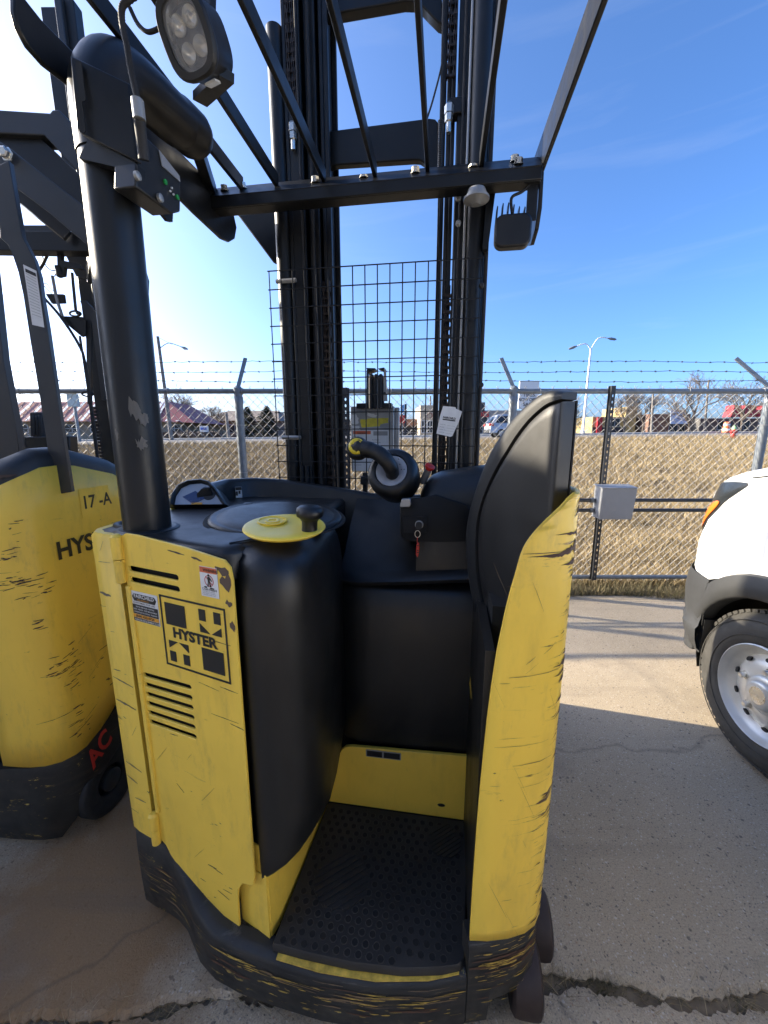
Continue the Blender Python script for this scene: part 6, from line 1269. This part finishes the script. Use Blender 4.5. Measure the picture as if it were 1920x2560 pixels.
def bare_tree(label, px, Y, py_top, spread, seed, lv=5, group='bare winter trees across the road', cut=0):
    b = gp_(px, Y); h = at(px, py_top, Y).z - b.z; g = random.Random(seed)
    o = thing('bare_tree', label, 'tree', tuple(b), 0, group); tk = MB(); cr_ = MB()
    def grow(p, d, L, r, k):
        q = p + d*L*.5 + Vector((g.uniform(-1,1), g.uniform(-1,1), 0))*L*.05; e = q + (d + Vector((g.uniform(-.2,.2), g.uniform(-.2,.2), g.uniform(0,.18)))).normalized()*L*.5
        r = max(r, .016); (tk if k == 0 else cr_).tube([p, q, e], [r, r*.85, max(.013, r*.68)], 5 if k < 2 else 3, k == lv)
        if k >= lv: return
        nb_ = 7 if k == 0 else (4 if k < 2 else g.choice((3, 3, 4)))
        for i in range(nb_):
            t = g.uniform(.25, 1.0) if i else 1.0; s = p.lerp(q, t*2) if t < .5 else q.lerp(e, t*2-1)
            a = g.uniform(0, 2*math.pi); tilt = g.uniform(.35, .95)*spread
            x = d.orthogonal().normalized(); y = d.cross(x); nd = (d + (x*math.cos(a) + y*math.sin(a))*tilt + Vector((0,0,.10))).normalized()
            grow(s, nd, L*g.uniform(.60, .80), r*g.uniform(.42, .6), k+1)
    grow(b - Vector((0,0,.2)), Vector((0,0,1)), h*.40, h*.022, 0)
    tk.build('trunk', M['bark'], o); cr_.build('crown', M['bark'], o, 0); return o
bare_tree('bare tree beside the leaning utility pole, behind the striped roof', 462, 56, 968, 1.0, 11)
bare_tree('bare tree at the left edge behind the left truck, low and wide', 60, 60, 1020, 1.1, 12)
bare_tree('small bare tree left of the street lamp, just right of the black cushion', 1425, 60, 985, 1.0, 13)
bare_tree('small bare tree behind the perforated post near the yellow facade', 1560, 58, 978, 1.0, 14)
bare_tree('broad bare tree above the grey and white shopfront', 1605, 62, 965, 1.1, 19)
bare_tree('tall bare tree in the middle of the right-hand row, widest crown', 1720, 55, 925, 1.15, 15)
bare_tree('bare tree rising behind the right fence post with its angled arm', 1850, 56, 925, 1.1, 16)
bare_tree('bare tree cut off by the right edge behind the red canopy', 1960, 60, 935, 1.1, 17)
bare_tree('thin bare tree between the left fence post and the near conifers', 545, 70, 1010, 1.0, 18)
bare_tree('faint bare tree right of the tall pylon sign', 1370, 75, 985, 1.0, 20)
# low brown building and the others
o, xa, xb, z, h = bldg('brown_building', 'long low brown building behind the evergreens, left of the near mast', 500, 690, 75, 20, 1052, brick)
mb = MB(); mb.loft([[(xa-1,74,z+h),(xa-1,96,z+h),(xa+2,85,z+h+2.4)],[(xb+1,74,z+h),(xb+1,96,z+h),(xb-2,85,z+h+2.4)]]); mb.build('roof', roofb, o, 0)
for k in range(6): x = xa + 1.5 + (xb-xa-3)*k/5; win(o, x-.6, x+.6, z+.9, z+2.2, 75)
o, xa, xb, z, h = bldg('dark_shop', 'dark low shop with brown roof band between warning plate and cream building', 955, 1052, 66, 14, 1048, dark)
mb = MB(); mb.box((xa,65.7,z+h-1.1),(xb,66,z+h)); mb.build('fascia', brick, o, 0); win(o, xa+1, xb-.5, z+.5, z+h-1.6, 66, 4)
o, xa, xb, z, h = bldg('cream_shop', 'cream two-storey shop with tall windows seen between the mast rails', 1050, 1084, 60, 10, 1013, cream)
win(o, xa+.25, (xa+xb)/2-.1, z+.4, z+h*.48, 60, 2, 2, 'white_print'); win(o, (xa+xb)/2+.1, xb-.25, z+.4, z+h*.48, 60, 2, 2, 'white_print'); mb = MB(); mb.lathe(((xa+xb)/2+.35,59.97,z+h*.66), (0,-1,0), [(.42,0),(.42,.06),(.34,.06),(.34,0)], 20, False); mb.build('round_emblem', redroof, o)
o, xa, xb, z, h = bldg('grey_shop', 'long grey block shop behind the silver car, right of the near mast', 1100, 1420, 58, 16, 1026, greyw)
mb = MB(); mb.box((xa,57.8,z+h-2.0),(gp_(1208,58).x,58,z+h+1.1)); mb.build('sign_band', dark, o, 0); lettering('SHOES', 1.0, M['red_print'], Plane((gp_(1168,58).x,57.78,z+h-.9), (1,0,0)), 0, 0, .01, .03, 'lettering', o, 1.0)
for k in range(8): x = gp_(1195,58).x + 1.6*k; win(o, x, x+1.2, z+.3, z+2.6, 58, 2, 2)
o, xa, xb, z, h = bldg('yellow_restaurant', 'yellow fronted restaurant with red entrance, between lamp and perforated post', 1478, 1582, 68, 12, 1042, yel)
mb = MB(); mb.box((gp_(1486,68).x,67.4,z),(gp_(1498,68).x,68,z+2.6)); mb.build('entrance', redc, o, 0); mb = MB(); mb.box((xa,67.7,z-.2),(xb,68,z+1.0)); mb.build('base_course', dark, o, 0); mb = MB(); mb.box((gp_(1555,68).x,67.6,z),(xb,75,z+h+1.6)); mb.build('tower', yel, o, 0)
win(o, gp_(1510,68).x, gp_(1545,68).x, z+1.2, z+2.4, 68, 3)
o, xa, xb, z, h = bldg('brick_shop', 'brick shop with a pale blue sloped canopy, behind the right-hand bare trees', 1618, 1720, 66, 14, 1035, brick)
mb = MB(); mb.prism([(gp_(1662,66).x,65,z+h-1.6),(gp_(1712,66).x,65,z+h-1.6),(gp_(1706,66).x,66,z+h+.6),(gp_(1668,66).x,66,z+h+.6)], (0,.1,.05)); mb.build('canopy', plain('pale_blue_metal', (.45,.52,.62), .4), o, 0); win(o, gp_(1670,66).x, gp_(1690,66).x, z+.3, z+2.4, 66, 2, 2); win(o, gp_(1695,66).x, gp_(1708,66).x, z+.3, z+2.4, 66, 1, 2)
o, xa, xb, z, h = bldg('dark_hall', 'low dark hall behind the orange barrels at the right', 1745, 1960, 64, 18, 1046, plain('grey_brown_wall', (.11,.105,.10), .8))
for k in range(5): x = gp_(1790,64).x + 3.2*k; win(o, x, x+1.8, z+.6, z+2.0, 64, 2)
o = thing('canopy_sign', 'bright red rounded canopy sign above the dark hall at the right', 'canopy', tuple(gp_(1890,60)))
for p0, p1 in ((1826,1848),(1852,1890),(1895,1950)):
    a_, b_ = at(p0,1042,60), at(p1,1042,60); zt = at(p0,1018,60).z; W = b_.x-a_.x; mb = MB(); mb.prism([(a_.x,60,a_.z),(b_.x,60,a_.z),(b_.x-.2,60,zt+.1)] + [(a_.x+W*f,60,zt+.35*math.sin(math.pi*f)) for f in (.75,.5,.25)] + [(a_.x+.3,60,zt-.4)], (0,1.5,0)); mb.build('panel', redc, o, 0)
    mb = MB(); mb.box((a_.x+W*.3,60.3,a_.z-3.4),(a_.x+W*.3+.25,60.6,a_.z)); mb.build('support', M['steel_grey'], o, 0)
# pylon signs, lamp, poles
def sign(name, label, px0, px1, Y, py0, py1, m, posts, cat='sign', rows=0):
    a_, b_ = at(px0,py0,Y), at(px1,py1,Y); g0 = gp_((px0+px1)/2, Y); o = thing(name, label, cat, tuple(g0)); mb = MB(); mb.box((a_.x,Y-.15,b_.z),(b_.x,Y+.15,a_.z)); pn = mb.build('sign_panel', m, o, 0, bevel=.03)
    for f in posts: x = a_.x + (b_.x-a_.x)*f; mb = MB(); mb.tube([(x,Y,g0.z-.2),(x,Y,b_.z)], .12, 8); mb.build('support', M['galv'], o)
    return o, pn, a_, b_
o, pn, a_, b_ = sign('marquee_sign', 'large white marquee sign with black letters above the fence, right of the mast', 1299, 1343, 55, 952, 1022, M['white_print'], (.3,.7))
SPl = Plane((a_.x,54.84,b_.z), (1,0,0)); H_ = a_.z-b_.z; W_ = b_.x-a_.x
for i, s in enumerate(('SALE', 'NOW OPEN', 'TIRES')): lettering(s, H_*.17, M['black_print'], SPl, W_*.5, H_*(.10+.17*i), .01, .02, 'lettering', pn, .8 if len(s) > 5 else 1.1, 0, 'CENTER')
mb = MB(); mb.box((a_.x,54.82,b_.z+H_*.60),(b_.x,54.85,b_.z+H_*.64)); mb.build('divider', M['grey_print'], pn, 0)
o, pn, a_, b_ = sign('pylon_sign', 'narrow blue and red pylon sign beside the warning plate box', 1001, 1010, 55, 1012, 1036, plain('blue_sign', (.05,.22,.50), .4), (.5,))
mb = MB(); mb.box((a_.x-.1,54.8,at(1003,1058,55).z),(b_.x+.1,55.1,at(1003,1038,55).z)); mb.build('red_panel', M['red_print'], o, 0); mb = MB(); mb.box((b_.x+.05,54.9,b_.z-3),(b_.x+.35,55.1,a_.z+.1)); mb.build('dark_column', dark, o, 0)
o, pn, a_, b_ = sign('road_sign', 'small pale rectangular sign with two lamps on a pole, behind the left truck', 168, 198, 34, 985, 1017, plain('pale_green_sign', (.40,.46,.45), .5), (.55,))
for f in (.1, .75): mb = MB(); x = a_.x+(b_.x-a_.x)*f; mb.box((x-.15,33.6,a_.z+.05),(x+.2,33.9,a_.z+.25)); mb.build('sign_lamp', dark, o, 0)
o, pn, a_, b_ = sign('yard_sign', 'small white and blue sign standing before the brown hedge', 500, 521, 41, 1065, 1080, M['white_print'], (.15,.85))
mb = MB(); mb.box((a_.x+.1,40.82,b_.z+.2),(b_.x-.1,40.84,b_.z+.45)); mb.build('blue_print', plain('blue_print', (.08,.14,.45), .5), pn, 0)
def lamp_post():
    b = gp_(1456.5, 40, -.1); tp = at(1476.6, 871, 40); o = thing('street_lamp', 'tall white street lamp with two curved arms beyond the fence', 'street lamp', tuple(b)); tp = Vector((b.x, 40, tp.z))
    mb = MB(); mb.tube([b, b+Vector((0,0,.5)), b+Vector((0,0,.52)), tp], [.22,.22,.13,.075], 12); mb.build('pole', white, o, 60)
    for sx, tip in ((-1, at(1440,866,40)), (1, at(1522,846,40))):
        dx = tip.x - tp.x; dz = tip.z - tp.z; pts = [tp+Vector((0,0,-.1)), tp+Vector((dx*.30,0,dz*.55+.28)), tp+Vector((dx*.62,0,dz*.85+.22)), Vector((tip.x,40,tip.z))]
        mb = MB(); mb.tube(spline(pts), .05, 8); am = mb.build('arm', white, o, 60); mb = MB(); d = (pts[3]-pts[2]).normalized(); mb.tube([pts[3]-d*.1, pts[3]+d*.2, pts[3]+d*.6, pts[3]+d*.75], [.05,.13,.11,.03], 8); mb.build('lamp_head', M['galv'], am, 60)
lamp_post()
def upole(px_b, px_t, py_t, Y, label, lamp):
    b = gp_(px_b, Y, -.2); t_ = at(px_t, py_t, Y); o = thing('utility_pole', label, 'utility pole', tuple(b)); mb = MB(); mb.tube([b, t_], [.17,.12], 10); mb.build('pole', plain('grey_pole_timber', (.20,.18,.16), .9), o, 60)
    if lamp:
        d = t_ - b; q = b + d*.89; e = q + Vector((1.9,0,.15)); mb = MB(); mb.tube(spline([q, q+Vector((.8,0,.45)), q+Vector((1.5,0,.3)), e]), .035, 6); am = mb.build('arm', M['galv'], o); mb = MB(); mb.tube([e, e+Vector((.3,0,-.12)), e+Vector((.55,0,-.2))], [.05,.13,.06], 8); mb.build('lamp_head', M['alu'], am)
        mb = MB(); mb.tube([t_ - Vector((0,0,.05)), q + Vector((1.2,0,.3))], .012, 4); mb.build('stay_wire', M['rubber'], o)
    return o
upole(428, 394, 841, 36, 'leaning grey utility pole with a lamp arm, left of the fence post', True)
upole(572, 565, 1030, 38, 'short bare timber post at the road edge by the low brown building', False)
upole(1628, 1633, 985, 52, 'thin grey pole among the bare trees right of the perforated post', False)
upole(1760, 1772, 950, 60, 'thin dark pole rising left of the right-hand fence post', False)
upole(1076, 1076, 990, 62, 'thin pole rising behind the cream two-storey shop', False)
# hydrant, barrels, car
b = gp_(1833, 23.6, .0); o = thing('fire_hydrant', 'red fire hydrant with a green cap at the road edge', 'fire hydrant', tuple(b))
mb = MB(); mb.lathe(tuple(b), (0,0,1), [(.15,-.05),(.17,.0),(.17,.06),(.12,.07),(.115,.42),(.14,.44),(.14,.50),(.125,.52)], 18); mb.build('barrel_body', M['red_print'], o)
mb = MB(); mb.lathe(tuple(b + Vector((0,0,.52))), (0,0,1), [(.13,0),(.125,.08),(.08,.16),(.04,.18),(.04,.23),(0,.23)], 18); mb.build('bonnet', plain('faded_green', (.25,.42,.20), .5), o)
for s in (-1, 1): mb = MB(); mb.lathe(tuple(b + Vector((.1*s,0,.38))), (s,0,0), [(.06,0),(.06,.08),(.03,.09),(.03,.12),(0,.12)], 10); mb.build('side_nozzle', M['red_print'], o)
orange = plain('safety_orange', (.80,.16,.05), .5)
def barrel(px, Y, label):
    b = gp_(px, Y, .05); o = thing('traffic_barrel', label, 'traffic barrel', tuple(b), 0, 'orange traffic barrels on the road'); prof = [(.30,0),(.29,.2),(.285,.22),(.27,.42),(.262,.44),(.25,.64),(.243,.66),(.23,.84),(.222,.86),(.21,.98),(.12,1.0)]
    mb = MB(); mb.lathe(tuple(b), (0,0,1), prof, 20); mb.build('drum', orange, o)
    for z0, z1, r0, r1 in ((.24,.40,.284,.273),(.68,.82,.243,.234)): mb = MB(); mb.lathe(tuple(b), (0,0,1), [(r0+.004,z0),(r1+.004,z1)], 20, False); mb.build('reflective_band', M['white_print'], o)
    mb = MB(); mb.lathe(tuple(b + Vector((0,0,-.04))), (0,0,1), [(.42,0),(.42,.05),(.33,.10),(.30,.10)], 20); mb.build('base', M['rubber'], o)
barrel(1813, 36.2, 'orange and white traffic barrel left of the right fence post, beyond the hydrant'); barrel(1926, 35.5, 'orange traffic barrel cut off by the right edge')
def car():
    Y = 29.0; b = gp_(1250, Y, .05); o = thing('parked_car', 'silver hatchback car with red tail lights seen on the road beside the mast', 'car', tuple(b)); x0 = gp_(1224, Y).x; L = 4.6
    pr = [(0,.35),(.02,.9),(.12,1.05),(.35,1.35),(.55,1.62),(.9,1.70),(2.2,1.68),(2.9,1.45),(3.35,1.10),(4.2,.95),(4.55,.75),(4.6,.38)]
    mb = MB(); W = 1.8; rings = []
    for yo, f in ((0,.0),(.03,.5),(W-.03,.5),(W,.0)): rings.append([Vector((x0 + x + (.06 if f == 0 else 0)*(1 if x < 2 else -1), Y + yo + (.18*max(0,z-1.0)/.7)*(1 if yo < .9 else -1), b.z + z - (.03 if f == 0 and z > 1.2 else 0))) for x, z in pr])
    mb.loft(rings); mb.build('body', plain('silver_car_paint', (.42,.43,.45), .3, .5), o, 40, bevel=.03)
    for pts in ([(.42,1.08),(.62,1.52),(1.35,1.56),(1.35,1.08)], [(1.45,1.08),(1.45,1.56),(2.15,1.55),(2.85,1.12)]): mb = MB(); mb.prism([(x0+x, Y-.012+.18*max(0,z-1.0)/.7, b.z+z) for x, z in pts], (0,.02,0)); mb.build('side_window', M['window'], o, 0)
    mb = MB(); mb.prism([(x0+.02,Y+.25,b.z+1.08),(x0+.02,Y+1.55,b.z+1.08),(x0+.36,Y+1.45,b.z+1.52),(x0+.36,Y+.35,b.z+1.52)], (-.02,0,.02)); mb.build('rear_window', M['window'], o, 0)
    for yo in (.02, 1.5): mb = MB(); mb.box((x0-.03,Y+yo-.03,b.z+.85),(x0+.28,Y+yo+.28,b.z+1.02)); mb.build('tail_light', M['red_plastic'], o, bevel=.02)
    for x in (.85, 3.7):
        for yo in (.0, W-.22): mb = MB(); mb.lathe((x0+x,Y+yo-.01,b.z+.32), (0,1,0), [(.20,0),(.32,.01),(.33,.05),(.33,.18),(.2,.22)], 20); wq = mb.build('wheel', M['rubber'], o); mb = MB(); mb.lathe((x0+x,Y+yo-.015,b.z+.32), (0,1,0), [(.2,0),(.17,.02),(0,.01)], 16); mb.build('hub_cap', M['alu'], wq)
    mb = MB(); mb.box((x0-.05,Y+.1,b.z+.35),(x0+.06,Y+1.7,b.z+.62)); mb.build('bumper', M['trim'], o, bevel=.03)
car()
# a distant tree line closes the view
blades('far_tree_line', 26000, lambda g, n: g.uniform(-230, 230, n), lambda g, n, X: g.uniform(150, 190, n), 1.0, 3.2, .10, M['hedge'], 31, lambda X, Y: gz(X, Y), .35)

# ---------------------------------------------------------------- unseen steel container, added left of the trucks to shade the yard
CT = thing('shade_container', 'unseen tall object left of the trucks, added as a grey corrugated container to cast the yard shade', 'container', (-6.3, 1.64, 0))
x0, x1, y0, y1, zt = -9.32, -3.26, 0.42, 2.86, 2.92; cm = plain('grey_container_paint', (.22,.21,.20), .6)
def corr(p, q, z0, z1, nm):
    p = Vector(p); q = Vector(q); L = (q-p).length; d = (q-p).normalized(); nn = Vector((d.y,-d.x,0)); n = int(L/.07); mb = MB(); rings = []
    for i in range(n+1): o_ = nn*(.018 if i % 4 in (0, 1) else -.018); c = p + d*(L*i/n); rings.append([c+o_+Vector((0,0,z0)), c+o_+Vector((0,0,z1)), c+o_-nn*.004+Vector((0,0,z1)), c+o_-nn*.004+Vector((0,0,z0))])
    mb.loft(rings); return mb.build(nm, cm, CT, 0)
corr((x1-.04,y1-.1,0), (x1-.04,y0+.1,0), .16, zt-.1, 'side_wall'); corr((x0+.04,y0+.1,0), (x0+.04,y1-.1,0), .16, zt-.1, 'side_wall'); corr((x0+.1,y1-.04,0), (x1-.1,y1-.04,0), .16, zt-.1, 'end_wall'); corr((x1-.1,y0+.04,0), (x0+.1,y0+.04,0), .16, zt-.1, 'end_wall')
for x in (x0, x1-.12):
    for y in (y0, y1-.12): mb = MB(); mb.box((x,y,.0),(x+.12,y+.12,zt)); mb.build('corner_post', cm, CT, bevel=.008)
mb = MB(); mb.box((x0,y0+.12,zt-.1),(x1,y1-.12,zt-.03)); mb.build('roof', cm, CT); mb = MB(); mb.box((x0,y0+.12,.03),(x1,y1-.12,.16)); mb.build('floor', cm, CT)

# ---------------------------------------------------------------- pale building added unseen behind the camera to bounce warm light
WH = thing('bounce_building', 'unseen long pale ribbed metal building added behind the camera to bounce light onto the trucks', 'building', (2.0, -6.0, 0))
whm = plain('cream_sheet_metal', (.80,.74,.62), .5, var=.04)
wd = Vector((math.cos(R(-22)), math.sin(R(-22)), 0)); wp = Vector((-7.5, -2.6, 0)); nw_ = Vector((-wd.y, wd.x, 0))
nb_ = 110; mb = MB(); rings = []
for i in range(nb_*4+1):
    o_ = nw_*(.0 if i % 4 in (0, 1) else -.03); c = wp + wd*(22.0*i/(nb_*4)) + o_; rings.append([c + Vector((0,0,.35)), c + Vector((0,0,6.5)), c - nw_*.01 + Vector((0,0,6.5)), c - nw_*.01 + Vector((0,0,.35))])
mb.loft(rings); mb.build('cladding', whm, WH, 0)
mb = MB(); mb.prism([wp - nw_*.05, wp + wd*22 - nw_*.05, wp + wd*22 - nw_*14, wp - nw_*14], (0,0,6.45)); mb.build('body', whm, WH, 0)
mb = MB(); mb.prism([wp + nw_*.02, wp + wd*22 + nw_*.02, wp + wd*22 - nw_*.04, wp - nw_*.04], (0,0,.34)); mb.build('plinth', plain('plinth_concrete', (.35,.33,.29), .85), WH, 0)
for d0 in (5.0, 13.0):
    mb = MB(); p = wp + wd*d0 + nw_*.03; mb.prism([p, p + wd*3.6, p + wd*3.6 + nw_*.04, p + nw_*.04], (0,0,3.6)); dd = mb.build('roller_door', plain('white_door_paint', (.74,.74,.72), .45), WH, 0)
    for k in range(12): mb = MB(); q = p + nw_*.041 + Vector((0,0,.15+.28*k)); mb.prism([q, q + wd*3.6, q + wd*3.6 + nw_*.012, q + nw_*.012], (0,0,.22)); mb.build('slat', plain('white_slat_paint', (.74,.74,.72), .45) if k == 0 and d0 == 5.0 else bpy.data.materials['white_slat_paint'], dd, 0)
